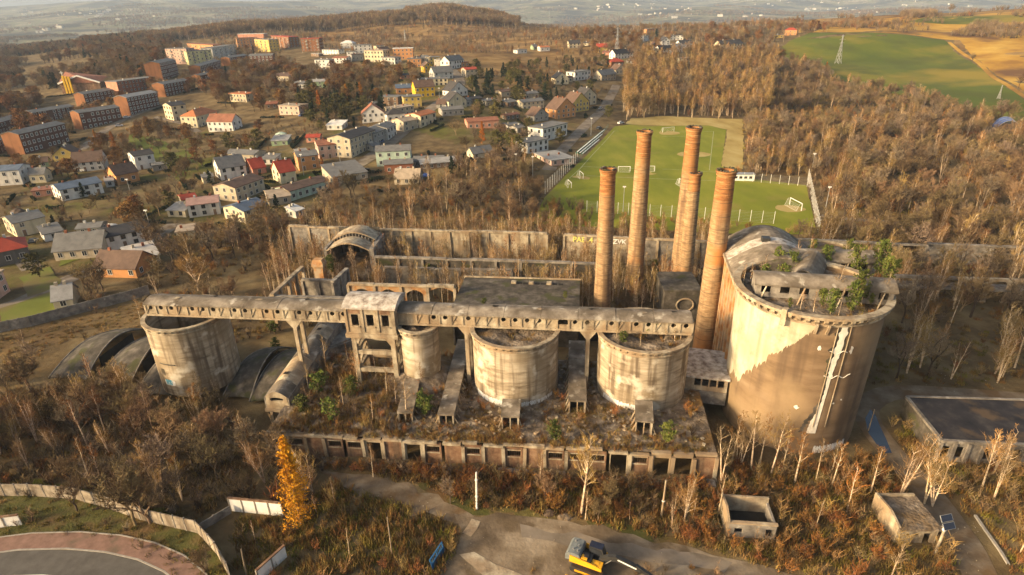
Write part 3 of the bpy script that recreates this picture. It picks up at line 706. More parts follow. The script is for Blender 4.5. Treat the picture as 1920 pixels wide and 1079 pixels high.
for k in range(60):
    z0 = HB - 1.3 - k * (HB - 5.5) / 60; z1 = HB - 1.3 - (k + 1) * (HB - 5.5) / 60
    c = 271.5 - .05 * k; c2 = 271.5 - .05 * (k + 1)
    def wdt(k): return 2.5 + 1.5 * (.4 + math.sin(k * .1)) * .5 + 1.9 * mnoise.noise((k * .35, 5, 1)) + .7 * mnoise.noise((k * 1.1, 2, 6)) + (.0 if k < 52 else -(k - 52) * .22)
    for m_, f_, o_ in ((mb, 1.0, .07), (mb2, 1.75, .045)):
        wl0, wl1 = wdt(k) * f_, wdt(k + 1) * f_; wr0, wr1 = wdt(k + 40) * f_, wdt(k + 41) * f_
        for (aL0, aR0, aL1, aR1) in ((c - wl0, c, c2 - wl1, c2), (c, c + wr0, c2, c2 + wr1)):
            P_ = lambda a, z: ((RB(z) + o_) * math.cos(R(a)), (RB(z) + o_) * math.sin(R(a)), z)
            m_.poly([P_(aL1, z1), P_(aR1, z1), P_(aR0, z0), P_(aL0, z0)])
mb2.obj('dark_edge', big); mb.obj('white_scar', big)
mb = MB().use('concrete_pale')          # rails and brackets beside the scar
for a in (266, 276): mb.tube([((RB(HB - 1.5 - i) + .12) * math.cos(R(a - .05 * i)), (RB(HB - 1.5 - i) + .12) * math.sin(R(a - .05 * i)), HB - 1.5 - i) for i in range(19)], .07, 5)
mb.obj('rail', big)
for k, (a, z, s) in enumerate(((256, HB - 5.2, .55), (281, HB - 5.6, .8), (249, 8.9, .9), (277.5, 9.9, .5), (284, 10.4, .4))):
    mb = MB().use('lime_white'); g = random.Random(k); n = 9
    mb.poly([((RB(z) + .09) * math.cos(R(a + s * 2.4 * math.cos(i / n * 6.28) * g.uniform(.5, 1.2))), (RB(z) + .09) * math.sin(R(a + s * 2.4 * math.cos(i / n * 6.28))), z + s * g.uniform(.5, 1.1) * (math.sin(i / n * 6.28) if k < 2 else .45 * math.sin(i / n * 6.28))) for i in range(n)])
    mb.obj('bare_patch', big)
for z in (HB - 5.9, HB - 10.2):
    mb = MB().use('lime_white'); mb.tube([((RB(z) + .06) * math.cos(R(a)), (RB(z) + .06) * math.sin(R(a)), z + .25 * math.sin(a * .6)) for a in range(264, 287 if z < HB - 8 else 280, 2)], .07, 4); mb.obj('crack', big)
for a, w_ in ((228, 0), (250.5, 1), (258.5, 1)):
    mb = MB().use('concrete_pale'); c_, s_ = math.cos(R(a)), math.sin(R(a))
    if w_ == 0: mb.lathe([(SB[2] + .02, HB - 2.6), (SB[2] + 1.0, HB - 2.3), (SB[2] + 1.0, HB + .35), (SB[2] + .02, HB + .35)], 4, a0=R(a - 1.8), a1=R(a + 1.8))
    else: mb.beam((SB[2] * c_, SB[2] * s_, HB - 2.9), ((SB[2] + .7) * c_, (SB[2] + .7) * s_, HB - 1.2), .35)
    mb.obj('bracket', big)
graffiti(big, 0, 0, SB[2] - .36, R(270), R(303), .2, 1.7, 'graffiti_white', 7, 30, .06)
SB2 = (59.5, 106.5, 9.0, 0.0, 21.6)
twin = silo('overgrown giant silo hidden behind the biggest one, its top a grove of pines', *SB2, wallmat='tar_brown', fill=-.25, rimw=.3, rimh=.4, nseg=80, group='twin giant silos')
for S_ in (S1, S2, S3, S4, SB, SB2): KEEP_RECT.append((S_[0], S_[1], 1, 0, S_[2] * .92, S_[2] * .92))

# ---- overhead gallery
class Frame:
    """local frame: x along a->b, y away from the camera"""
    def __init__(s, a, b): s.a = Vector(a); d = Vector(b) - s.a; s.L = Vector((d.x, d.y)).length; s.rz = math.atan2(d.y, d.x)
    def w(s, x, y, z=0): return Vector((s.a.x + x * math.cos(s.rz) - y * math.sin(s.rz), s.a.y + x * math.sin(s.rz) + y * math.cos(s.rz), s.a.z + z))
def hole_panel(w, h, t, r, hx, hz, mname, n=14):
    """wall panel with a round hole right through it; x 0..w, z 0..h, y 0..t"""
    mb = MB().use(mname)
    for y, flip in ((0, 0), (t, 1)):
        out = []
        for j in range(n):
            a = 2 * math.pi * (j + .5) / n; c, s = math.cos(a), math.sin(a)
            k = min((w - hx if c > 0 else hx) / abs(c) if abs(c) > 1e-6 else 1e9, (h - hz if s > 0 else hz) / abs(s) if abs(s) > 1e-6 else 1e9)
            out.append(((hx + r * c, y, hz + r * s), (hx + k * c, y, hz + k * s), (c, s)))
        for j in range(n):
            i1, o1, d1 = out[j]; i2, o2, d2 = out[(j + 1) % n]
            q = [i1, o1]
            on = lambda o: (abs(o[0]) < 1e-5 or abs(o[0] - w) < 1e-5, abs(o[2]) < 1e-5 or abs(o[2] - h) < 1e-5)
            if on(o1) != on(o2): q.append((w if max(o1[0], o2[0]) > hx + 1e-3 and (abs(o1[0] - w) < 1e-5 or abs(o2[0] - w) < 1e-5) else 0, y, h if (abs(o1[2] - h) < 1e-5 or abs(o2[2] - h) < 1e-5) else 0))
            q += [o2, i2]
            mb.poly(q if flip else q[::-1])
    for j in range(n):
        a, b = 2 * math.pi * (j + .5) / n, 2 * math.pi * (j + 1.5) / n
        mb.poly([(hx + r * math.cos(a), 0, hz + r * math.sin(a)), (hx + r * math.cos(b), 0, hz + r * math.sin(b)), (hx + r * math.cos(b), t, hz + r * math.sin(b)), (hx + r * math.cos(a), t, hz + r * math.sin(a))])
    mb.box(0, w, .02, t - .02, -.01, .0)
    return mb.mesh('wall_panel')
GA, GB = at(276, 588, 16.9), at(1297, 625, 16.9)
G = Frame(GA, GB); GW = 3.5; GH = 2.1
gal = thing('conveyor_gallery', 'long concrete overhead gallery with round portholes crossing the silo tops', 'conveyor gallery', GA, G.rz)
def gx(px):
    lo, hi = 0.0, G.L
    for _ in range(40):
        m_ = (lo + hi) / 2
        if project(G.w(m_, 0))[0] < px: lo = m_
        else: hi = m_
    return lo
hx0, hx1 = gx(655), gx(746)
nb = 48; bw = G.L / nb
pm_hole = hole_panel(bw, GH, .22, .40, bw * .5, GH * .60, 'concrete_pale')
mb = MB().use('concrete_pale'); mb.box(0, bw, 0, .22, 0, GH); pm_blank = mb.mesh('wall_panel')
pm_win = None
mb = MB().use('concrete_pale'); mb.box(0, bw, 0, .22, 0, .7); mb.box(0, bw, 0, .22, GH - .35, GH); mb.box(0, .2, 0, .22, .7, GH - .35); mb.box(bw - .2, bw, 0, .22, .7, GH - .35); pm_win = mb.mesh('wall_panel')
pat = 'HHHXHHHXHHXHHXHHXHHXX' + '.....' + 'HHXHXXHHHHXWHHXHXHHXHHHX'
mbp = MB().use('concrete_pale'); mbp.box(-.14, .14, -.13, -.002, 0, GH - .05); mbp.box(-.3, .3, -.1, -.002, GH - .55, GH - .3); pil = mbp.mesh('pilaster')
mbd = MB().use('concrete_pale'); mbd.beam((.15, -.06, .25), (bw * .45, -.06, GH * .75), .12, .1); dia = mbd.mesh('diagonal_strut')
for i in range(nb):
    x = i * bw
    c = pat[i % len(pat)]
    if hx0 < x + bw * .5 < hx1: continue
    link('wall_panel', {'H': pm_hole, 'X': pm_blank, 'W': pm_win, '.': pm_blank}[c], gal, (x, 0, 0))
    link('pilaster', pil, gal, (x, 0, 0))
    if c == 'X' or i % 5 == 0: link('diagonal_strut', dia, gal, (x, 0, 0))
for (x0, x1) in ((0, hx0), (hx1, G.L)):
    n = int((x1 - x0) / 7) + 1
    for k in range(n):      # roof shells in lengths, with a gap between
        a, b = x0 + (x1 - x0) * k / n, x0 + (x1 - x0) * (k + 1) / n - .06
        mb = MB().use('concrete_roof')
        m = 9; pr = []
        for j in range(m):
            u = j / (m - 1); pr.append((-.45 + u * (GW + .9), GH + .02 + .6 * math.sin(math.pi * u) + .0))
        dz = rng.uniform(-.05, .05)
        for (y0, z0), (y1, z1) in zip(pr[:-1], pr[1:]):
            mb.poly([(a, y0, z0 + dz), (b, y0, z0 + dz), (b, y1, z1 + dz), (a, y1, z1 + dz)])
            mb.poly([(a, y1, z1 - .18 + dz), (b, y1, z1 - .18 + dz), (b, y0, z0 - .18 + dz), (a, y0, z0 - .18 + dz)])
        for (y0, z0) in (pr[0], pr[-1]): mb.box(a, b, y0 - .02, y0 + .06, z0 - .2 + dz, z0 + .02 + dz)
        for xx in (a, b):
            mb.poly([(xx, y, z + dz) for y, z in pr] + [(xx, y, z - .18 + dz) for y, z in pr[::-1]])
        mb.obj('roof_shell', gal)
    mb = MB().use('concrete_pale'); mb.box(x0, x1, GW - .22, GW, 0, GH); mb.obj('back_wall', gal)
    mb = MB().use('concrete_pale'); mb.box(x0, x1, -.12, GW + .12, -.4, -.004); mb.obj('floor_slab', gal)
mb = MB().use('concrete_pale'); mb.box(-.22, 0, 0, GW, 0, GH); mb.obj('end_wall', gal); mb = MB().use('concrete_pale'); mb.box(G.L, G.L + .22, 0, GW, 0, GH); mb.obj('end_wall', gal)
def column(par, x, y, z0, z1, w=.65):
    mb = MB().use('concrete_pale'); mb.box(x - w / 2, x + w / 2, y - w / 2, y + w / 2, z0, z1)
    mb.add([(x - w / 2, y - w / 2, z1 - 1.6), (x - w / 2 - 1.2, y - w / 2, z1), (x - w / 2, y - w / 2, z1), (x - w / 2, y + w / 2, z1 - 1.6), (x - w / 2 - 1.2, y + w / 2, z1), (x - w / 2, y + w / 2, z1)], [(0, 2, 1), (3, 4, 5), (0, 1, 4, 3)])
    mb.add([(x + w / 2, y - w / 2, z1 - 1.6), (x + w / 2 + 1.2, y - w / 2, z1), (x + w / 2, y - w / 2, z1), (x + w / 2, y + w / 2, z1 - 1.6), (x + w / 2 + 1.2, y + w / 2, z1), (x + w / 2, y + w / 2, z1)], [(0, 1, 2), (3, 5, 4), (0, 3, 4, 1)])
    return mb.obj('column', par)
for k, (fx, yy) in enumerate(((.06, 1.2), (.13, 2.4), (.22, 1.6), (.31, 2.3), (.58, 1.3), (.66, 2.0), (.74, 1.5), (.83, 2.1), (.92, 1.4), (.97, 2.1))):
    x = G.L * fx; zz = GH + .05 + (.6) * math.sin(math.pi * (yy + .45) / (GW + .9)); g_ = random.Random(k)
    mb = MB().use('dark_inside' if k % 2 else 'concrete_pale'); mb.poly([(x + g_.uniform(.25, .8) * math.cos(a / 9 * 6.283), yy + g_.uniform(.15, .5) * math.sin(a / 9 * 6.283), zz + .05 + .15 * (g_.uniform(.15, .5) * math.sin(a / 9 * 6.283)) * math.cos(math.pi * (yy + .45) / (GW + .9))) for a in range(9)]); mb.obj('roof_hole' if k % 2 else 'roof_patch', gal)  # near-black ones paint the dark of a hole on an unbroken roof
for px in (548, 873, 1103):
    x = gx(px)
    for y in (.5, GW - .5): column(gal, x, y, -16.9 + (0 if px < 600 else 4.5), -.41)
# ---- headhouse on its trestle
HW, HD, HHt = hx1 - hx0 + .2, 6.0, 5.0
hh = thing('headhouse', 'square headhouse with three window openings on a tall concrete trestle', 'tower', G.w(hx0 - .1, -1.5, -1.6), G.rz)
def wall_open(mb, W, H, t, opens, y=0):
    """wall in the xz plane with rectangular openings (x0,x1,z0,z1)"""
    xs = sorted({0, W, *[o[0] for o in opens], *[o[1] for o in opens]}); 
    for a, b in zip(xs[:-1], xs[1:]):
        zs = [0]; cuts = sorted((o[2], o[3]) for o in opens if o[0] <= a + 1e-6 and o[1] >= b - 1e-6)
        z = 0
        for c0, c1 in cuts:
            if c0 > z: mb.box(a, b, y, y + t, z, c0)
            z = c1
        if z < H: mb.box(a, b, y, y + t, z, H)
mb = MB().use('concrete_pale'); wall_open(mb, HW, HHt, .3, [(HW * c - .62, HW * c + .62, 1.5, 3.7) for c in (.2, .5, .8)]); mb.obj('front_wall', hh)
mb = MB().use('concrete_pale'); mb.box(HW - .3, HW, .3, HD - .3, 0, HHt); mb.obj('side_wall', hh)
mb = MB().use('concrete_pale'); mb.box(0, .3, .3, HD - .3, 0, HHt); mb.obj('side_wall', hh)
mb = MB().use('brick_red'); mb.box(0, HW, HD - .3, HD, 0, HHt); mb.obj('back_wall', hh)
for c in (.03, .35, .65, .97): mb = MB().use('concrete_pale'); mb.box(HW * c - .22, HW * c + .22, -.14, -.003, .35, HHt - .02); mb.obj('pilaster', hh)
for c in (.2, .5, .8):
    mb = MB().use('concrete_pale'); mb.box(HW * c - .8, HW * c + .8, -.18, -.003, 1.28, 1.48); mb.obj('sill', hh)
for c, w_ in ((.2, 1.3), (.8, 1.2)): mb = MB().use('brick_red'); mb.box(HW * c - w_ * .8, HW * c + w_ * .8, -.025, -.004, HHt - 1.2, HHt - .25); mb.obj('brick_patch', hh)
mb = MB().use('concrete_pale'); mb.box(-.2, HW + .2, -.25, HD + .2, -.8, -.004); mb.obj('floor_slab', hh)
mb = MB().use('flaking_roof')
m = 9
for j in range(m - 1):
    u0, u1 = j / (m - 1), (j + 1) / (m - 1); f = lambda u: (-.35 + u * (HD + .7), HHt + .05 + 1.0 * math.sin(math.pi * u))
    (y0, z0), (y1, z1) = f(u0), f(u1)
    mb.poly([(-.25, y0, z0), (HW + .25, y0, z0), (HW + .25, y1, z1), (-.25, y1, z1)]); mb.poly([(-.25, y1, z1 - .2), (HW + .25, y1, z1 - .2), (HW + .25, y0, z0 - .2), (-.25, y0, z0 - .2)])
for xx in (-.25, HW + .25): mb.poly([(xx, -.35 + u / 8 * (HD + .7), HHt + .05 + math.sin(math.pi * u / 8)) for u in range(9)] + [(xx, HD, HHt - .1), (xx, 0, HHt - .1)])
mb.box(-.25, HW + .25, -.38, -.3, HHt - .2, HHt + .08)
mb.obj('roof', hh)
lz = -10.9
for x in (.95, HW - .95):
    for y in (.5, HD - .6):
        mb = MB().use('concrete_pale'); mb.beam((x, y, lz), (x, y, -.8), .8); mb.obj('leg', hh)
        mb = MB().use('concrete_pale'); s = 1 if x < 3 else -1
        mb.poly([(x + s * .4, y - .35, -2.4), (x + s * 1.5, y - .35, -.82), (x + s * .4, y - .35, -.82)]); mb.poly([(x + s * .4, y + .35, -.82), (x + s * 1.5, y + .35, -.82), (x + s * .4, y + .35, -2.4)]); mb.poly([(x + s * .4, y - .35, -2.4), (x + s * .4, y + .35, -2.4), (x + s * 1.5, y + .35, -.82), (x + s * 1.5, y - .35, -.82)]); mb.obj('haunch', hh)
for z in (-3.9, -7.5):
    for y in (.5, HD - .6): mb = MB().use('concrete_pale'); mb.beam((1.35, y, z), (HW - 1.35, y, z), .6, .75); mb.obj('cross_beam', hh)
    for x in (.95, HW - .95): mb = MB().use('concrete_pale'); mb.beam((x, .9, z), (x, HD - 1.0, z), .5, .65); mb.obj('cross_beam', hh)
for x in (.95, HW - .95):
    for z in (-3.9, -7.5): mb = MB().use('concrete_pale'); mb.beam((x, .8, z + .2), (x, HD - .8, z + 2.7), .4); mb.obj('brace', hh)
KEEP_RECT.append((*G.w(hx0 + HW / 2, 2)[:2], math.cos(G.rz), math.sin(G.rz), HW / 2 - 1, 3.4))

# ---- long low building at the front
FA, FB = at(596, 816, 4.6), at(1345, 856, 4.6)
FA = FA + (FA - FB) * .14
FR = Frame((FA.x, FA.y, 0), FB); FH = 4.6
fb = thing('ruined_workshop', 'long low ruined workshop along the front with many broken window openings', 'building', (FA.x, FA.y, 0), FR.rz)
bays = 'owbwwdbdwbwbwbwwwowdob'; bw_ = FR.L / len(bays)
colm = MB().use('concrete_pale'); colm.box(-.27, .27, -.28, .25, 0, FH - .35); colm.box(-.4, .4, -.4, .3, -.5, .35); colm = colm.mesh('pilaster')
pan = {}
def bay(c):
    if c in pan: return pan[c]
    mb = MB().use('brick_red' if c in 'bw' else 'concrete_pale')
    W = bw_ - .54
    o = {'w': [(W * .12, W * .88, 2.5, 3.6)], 'd': [(W * .08, W * .92, 0.1, 3.7)], 'b': [], 'o': [(W * .04, W * .96, .1, 3.9)]}[c]
    wall_open(mb, W, FH - .35, .25, o)
    if c == 'w':
        mb.use('concrete_pale'); mb.box(W * .08, W * .92, -.1, -.003, 2.3, 2.48); mb.box(W * .08, W * .92, -.08, -.003, 3.62, 3.8)
        mb.use('iron')
        for k in range(1, 6): x = W * (.12 + .76 * k / 6); mb.box(x - .025, x + .025, .1, .15, 2.5, 3.6)
    pan[c] = mb.mesh('wall_panel'); return pan[c]
for i, c in enumerate(bays):
    if i not in (4, 9, 17): ob_ = link('pilaster', colm, fb, (i * bw_, rng.uniform(-.06, .06), rng.uniform(-.35, 0))); ob_.rotation_euler = (0, R(rng.uniform(-1.5, 1.5)), 0)
    link('wall_panel', bay(c), fb, (i * bw_ + .27, 0, 0))
    mb = MB().use('concrete_pale'); dz = rng.uniform(-.1, .08); mb.box(i * bw_ + .03, (i + 1) * bw_ - rng.choice([.03, .03, .3, .9]), -.38 + rng.uniform(0, .15), .3, FH - .348, FH + .02 + dz * 1.6); ob_ = mb.obj('cornice', fb); ob_.rotation_euler = (0, R(rng.uniform(-.5, .5)), 0)
link('pilaster', colm, fb, (FR.L, 0, 0))
mb = MB().use('concrete_grey')
n = 60
for k in range(n):      # broken ledge along the foot
    x = FR.L * k / n; mb.box(x, x + FR.L / n - .03, -1.5 + rng.uniform(-.4, .1), -.42, -.3, .45 + rng.uniform(-.12, .12))
tag(mb.obj('ledge', fb), kind='stuff')
mb = MB().use('ground_cover')          # soil and rubble slumped against the wall
n = 110; m = 6
for i in range(n + 1):
    u = FR.L * i / n; hh_ = .75 + .75 * mnoise.noise((u * .16, 3, 1)) + .3 * mnoise.noise((u * .7, 1, 4))
    for j in range(m + 1): t_ = j / m; mb.v.append((u, -.30 - (1 - t_) * 3.6, max(-.05, hh_) * t_ ** 1.4 + .16 * mnoise.noise((u, t_ * 4, 9)) * t_ - .04))
for i in range(n):
    for j in range(m): mb.f.append((i * (m + 1) + j, (i + 1) * (m + 1) + j, (i + 1) * (m + 1) + j + 1, i * (m + 1) + j + 1)); mb.mi.append(0)
tag(mb.obj('soil_bank', fb, smooth=True), kind='stuff')
mb = MB().use('dark_inside'); mb.box(0, FR.L, 5.0, 5.2, 0, FH - .6); mb.obj('inner_wall', fb)  # near-black sheet, paints the shade seen through the workshop openings
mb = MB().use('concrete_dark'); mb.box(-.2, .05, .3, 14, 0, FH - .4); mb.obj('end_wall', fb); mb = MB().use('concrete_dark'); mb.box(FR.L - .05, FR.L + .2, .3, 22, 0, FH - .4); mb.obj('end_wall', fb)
# rubble covered roof terrace
def roof_z(u, v):
    w = FR.w(u, v); b = FH + .12 + min(v, 10) * .035
    a = .35 * mnoise.noise((w.x * .25, w.y * .25, 1)) + .22 * mnoise.noise((w.x * .9, w.y * .9, 5))
    edge = min(1, v / 2.0)
    back = max(0, (v - 24) / 6)
    return b + a * edge - back * 3.5
mb = MB().use('rubble'); nu, nv = 150, 54; VD = 31.0
for j in range(nv):
    for i in range(nu): u, v = FR.L * i / (nu - 1), .05 + (VD) * j / (nv - 1); mb.v.append((u, v, roof_z(u, v)))
for j in range(nv - 1):
    for i in range(nu - 1): mb.f.append((j * nu + i, j * nu + i + 1, (j + 1) * nu + i + 1, (j + 1) * nu + i)); mb.mi.append(0)
mb.obj('roof', fb, smooth=True)
def terrace_z(x, y):
    d = Vector((x - FA.x, y - FA.y)); u = d.x * math.cos(FR.rz) + d.y * math.sin(FR.rz); v = -d.x * math.sin(FR.rz) + d.y * math.cos(FR.rz)
    return roof_z(u, v) if 0 < u < FR.L and 0 < v < VD else float(terrain(x, y))
KEEP_RECT.append((*FR.w(FR.L / 2, 14)[:2], math.cos(FR.rz), math.sin(FR.rz), FR.L / 2 + 1, 16))
# rubble heap on the terrace, right
mb = MB().use('rubble')
for k in range(7):
    rr = 7.6 - k * .68
    for j in range(36): a = j / 36 * 6.2832; x = S2[0] + rr * math.cos(a); y = S2[1] + rr * math.sin(a); mb.v.append((x, y, 4.6 + 2.6 * (k / 6) ** .8 + .45 * mnoise.noise((x * .7, y * .7, 3)) - (.5 if k == 0 else 0)))
for k in range(6):
    for j in range(36): mb.f.append((k * 36 + j, k * 36 + (j + 1) % 36, (k + 1) * 36 + (j + 1) % 36, (k + 1) * 36 + j)); mb.mi.append(0)
tag(mb.obj('rubble_mound', None, smooth=True), kind='stuff')
# ---- low conveyor housings lying on the terrace
def housing(label, fpx, bpx, w, h, z0, z1=None, mname='concrete_roof', mull=2):
    a, b = at(*fpx, z0), at(*bpx, z1 or z0 + .4); fr = Frame(a, b); L = fr.L
    t = thing('conveyor_housing', label, 'conveyor housing', a, fr.rz - math.pi / 2, 'low conveyor housings on the terrace')
    s = (b.z - a.z) / L
    # local: y along the run (after rz - 90deg), x across
    n = max(1, int(L / 3))
    for k in range(n):
        y0, y1 = L * k / n, L * (k + 1) / n - .05; jz = rng.uniform(-.08, .08)
        mb = MB().use(mname); mb.add([(x, y, z + y * s + jz) for y in (y0, y1) for x in (-w / 2 - .2, w / 2 + .2) for z in (h, h + .28)], [(0, 2, 3, 1), (4, 5, 7, 6), (0, 1, 5, 4), (2, 6, 7, 3), (1, 3, 7, 5), (0, 4, 6, 2)])
        mb.obj('roof_slab', t)
    for sx in (-1, 1):
        mb = MB().use('concrete_grey'); x = sx * (w / 2 - .1)
        mb.add([(x + dx, y, z + y * s) for y in (.2, L) for dx in (-.1, .1) for z in (-.6, h - .005)], [(0, 2, 3, 1), (4, 5, 7, 6), (0, 1, 5, 4), (2, 6, 7, 3), (1, 3, 7, 5), (0, 4, 6, 2)])
        mb.obj('side_wall', t)
        k = 0
        for q in range(int(L / 1.6)):
            mb = MB().use('concrete_pale'); yy = .3 + q * 1.6; mb.beam((sx * (w / 2 + .02), yy, h * .8 + yy * s), (sx * (w / 2 + .75), yy, -.3 + yy * s), .16); mb.obj('buttress', t)
    for k in range(mull + 1):
        mb = MB().use('concrete_pale'); x = -w / 2 + w * k / mull; mb.box(x - .09, x + .09, 0, .19, -.4, h - .005); mb.obj('post', t)
    mb = MB().use('dark_inside'); mb.box(-w / 2 + .12, w / 2 - .12, 1.6, 1.7, -.4, h - .05); mb.obj('inner_wall', t)  # sheet across the run, its colour paints the dark of the mouths
    return t
housing('low conveyor housing below the narrow silo with two dark mouths', (761, 790), (784, 690), 2.2, 1.5, 5.0)
housing('longest low conveyor housing with two dark mouths, left of the middle silo', (837, 795), (872, 652), 2.3, 1.6, 5.0)
housing('short pale housing butting the foot of the middle silo', (957, 806), (960, 772), 2.6, 2.4, 4.6)
housing('mottled black and pink conveyor housing between the two wide silos', (1082, 775), (1081, 660), 2.6, 2.2, 5.0)
housing('broken housing at the foot of the silo with pines on top', (1206, 815), (1205, 775), 2.4, 2.2, 4.8)
# flat roofed shed between the pine-topped silo and the biggest one
a_, b_ = at(1281, 728, 5.0), at(1362, 738, 5.0); fr = Frame(a_, b_)
t = thing('loading_shed', 'flat roofed shed with a row of square openings wedged beside the biggest silo', 'shed', a_, fr.rz)
mb = MB().use('concrete_pale'); Ls = fr.L; wall_open(mb, Ls, 2.6, .3, [(Ls * (.24 + k * .18), Ls * (.24 + k * .18) + Ls * .145, .9, 2.3) for k in range(4)]); mb.obj('front_wall', t)
mb = MB().use('concrete_grey'); mb.box(0, .3, .3, 9, 0, 2.6); mb.obj('side_wall', t); mb = MB().use('concrete_grey'); mb.box(Ls - .3, Ls, .3, 9, 0, 2.6); mb.obj('side_wall', t)
mb = MB().use('flaking_roof'); mb.box(-.3, Ls + .3, -.4, 9.2, 2.604, 2.95); mb.obj('roof', t)
mb = MB().use('dark_inside'); mb.box(.3, Ls - .3, 3, 3.1, 0, 2.55); mb.obj('inner_wall', t)  # near-black sheet painting the shade behind the square openings
mb = MB().use('concrete_grey'); mb.box(0, Ls, -.15, 9, -2.5, -.004); mb.obj('base', t)
# ---- diagonal barrel roofed gallery
a_, b_ = at(522, 766, 4.2), at(634, 600, 6.2); fr = Frame(a_, b_); L = fr.L; w = 4.2
t = thing('inclined_gallery', 'barrel roofed inclined gallery with a slot mouth running down left of the trestle', 'conveyor gallery', a_, fr.rz - math.pi / 2)
s = (b_.z - a_.z) / L; h = 2.1; n = 13; prof = [(-w / 2 - .1 + (w + .2) * k / 12, h + 1.25 * math.sin(math.pi * k / 12)) for k in range(13)]
segn = 8
for g_ in range(segn):
    mb = MB().use('concrete_pale' if g_ in (1, 2, 5) else 'concrete_roof'); y0, y1 = L * g_ / segn, L * (g_ + 1) / segn - .07
    for (x0, z0), (x1, z1) in zip(prof[:-1], prof[1:]):
        mb.poly([(x0, y0, z0 + y0 * s), (x1, y0, z1 + y0 * s), (x1, y1, z1 + y1 * s), (x0, y1, z0 + y1 * s)]); mb.poly([(x0, y1, z0 - .2 + y1 * s), (x1, y1, z1 - .2 + y1 * s), (x1, y0, z1 - .2 + y0 * s), (x0, y0, z0 - .2 + y0 * s)])
    for y in (y0, y1): mb.poly([(x, y, z + y * s) for x, z in prof] + [(x, y, z - .2 + y * s) for x, z in prof[::-1]])
    mb.obj('roof_shell', t)
    for sx in (-1, 1):
        mb = MB().use('concrete_grey'); x = sx * w / 2
        mb.add([(x + dx, y, z + y * s) for y in (y0, y1) for dx in (-.12, .12) for z in (0, h + .05)], [(0, 2, 3, 1), (4, 5, 7, 6), (0, 1, 5, 4), (2, 6, 7, 3), (1, 3, 7, 5), (0, 4, 6, 2)]); mb.obj('side_wall', t)
    if g_ % 2 == 1:
        mb = MB().use('dark_inside'); x, z = prof[4 + g_ % 3]; y = (y0 + y1) / 2; mb.add([(x - .5, y - .4, z + y * s + .0), (x + .4, y - .5, z + y * s + .14), (x + .5, y + .35, z + y * s + .16), (x - .4, y + .4, z + y * s + .05)], [(0, 1, 2, 3)]); mb.obj('roof_hole', t)  # dark patch on the closed shell, shade of a hole painted in
mb = MB().use('concrete_pale')
arc = [(x, z) for x, z in prof]
sl = [(-1.15, 1.35), (-1.3, 1.7), (-1.1, 2.1), (-.5, 2.3), (.5, 2.25), (1.1, 2.1), (1.3, 1.7), (1.15, 1.35)]
outer = [(-w / 2, 0)] + arc[1:-1] + [(w / 2, 0)]
m1 = len(outer)
cxs, czs = 0, 1.75
ring = []
for (x, z) in outer: ring.append((x, z))
inner = []
for (x, z) in outer:
    a = math.atan2(z - czs, x - cxs); inner.append((1.3 * math.cos(a), czs + .45 * math.sin(a)))
for k in range(m1):
    k2 = (k + 1) % m1
    mb.poly([(ring[k][0], -.02, ring[k][1]), (inner[k][0], -.02, inner[k][1]), (inner[k2][0], -.02, inner[k2][1]), (ring[k2][0], -.02, ring[k2][1])])
    mb.poly([(inner[k][0], -.02, inner[k][1]), (inner[k][0], .35, inner[k][1]), (inner[k2][0], .35, inner[k2][1]), (inner[k2][0], -.02, inner[k2][1])])
mb.obj('end_wall', t)
mb = MB().use('concrete_pale'); mb.add([(x, y, z + y * s) for y in (-.35, L) for x in (-w / 2 - .2, w / 2 + .2) for z in (-.55, -.004)], [(0, 2, 3, 1), (4, 5, 7, 6), (0, 1, 5, 4), (2, 6, 7, 3), (1, 3, 7, 5), (0, 4, 6, 2)]); mb.obj('floor_slab', t)
mb = MB().use('dark_inside'); mb.box(-w / 2 + .2, w / 2 - .2, 1.2, 1.3, 0, h); mb.obj('inner_wall', t)  # near-black sheet painting the dark behind the slot mouth
for q in range(7):
    for sx in (-1, 1):
        y = .6 + q * (L - 1.4) / 6; mb = MB().use('concrete_pale'); mb.beam((sx * 1.7, y, -a_.z), (sx * 1.7, y, -.56 + y * s), .45); mb.obj('leg', t)
        if sx == 1: mb = MB().use('concrete_grey'); mb.beam((w / 2 + .1, y, 1.2 + y * s), (w / 2 + 1.3, y, -2.4), .28); mb.obj('buttress', t)
KEEP_RECT.append((*fr.w(L / 2, 0)[:2], math.cos(fr.rz), math.sin(fr.rz), L / 2, 2.2))
# small concrete bunker with arch behind the trestle
a_, b_ = at(612, 690, 2.0), at(668, 668, 2.0); fr = Frame((a_.x, a_.y, 0), (b_.x, b_.y, 0))
t = thing('hopper_bunker', 'grey concrete hopper with a pointed side and an arched opening left of the trestle', 'bunker', (a_.x, a_.y, 0), fr.rz)
Lq = fr.L
mb = MB().use('concrete_grey'); wall_open(mb, Lq + 3, 5.8, .4, [(2.2, Lq + 1.2, 0, 3.6)]); mb.obj('front_wall', t)
mb = MB().use('concrete_grey'); mb.box(-.1, Lq + 3, .4, 5, 5.804, 6.1); mb.obj('roof_slab', t)
mb = MB().use('lime_white'); mb.add([(-2.6, -2.5, 3.2), (0, 0, 6.0), (0, 0, 2.4), (-1.2, -2.2, 1.2), (-2.6, -2.2, 3.2), (0, .3, 6), (0, .3, 2.4), (-1.2, -1.9, 1.2)], [(0, 3, 2, 1), (4, 5, 6, 7), (0, 1, 5, 4), (1, 2, 6, 5), (2, 3, 7, 6), (3, 0, 4, 7)]); mb.obj('chute', t)
mb = MB().use('concrete_grey'); mb.box(Lq + .5, Lq + 3.5, 5, 5.4, 0, 9.2); mb.obj('back_wall', t)
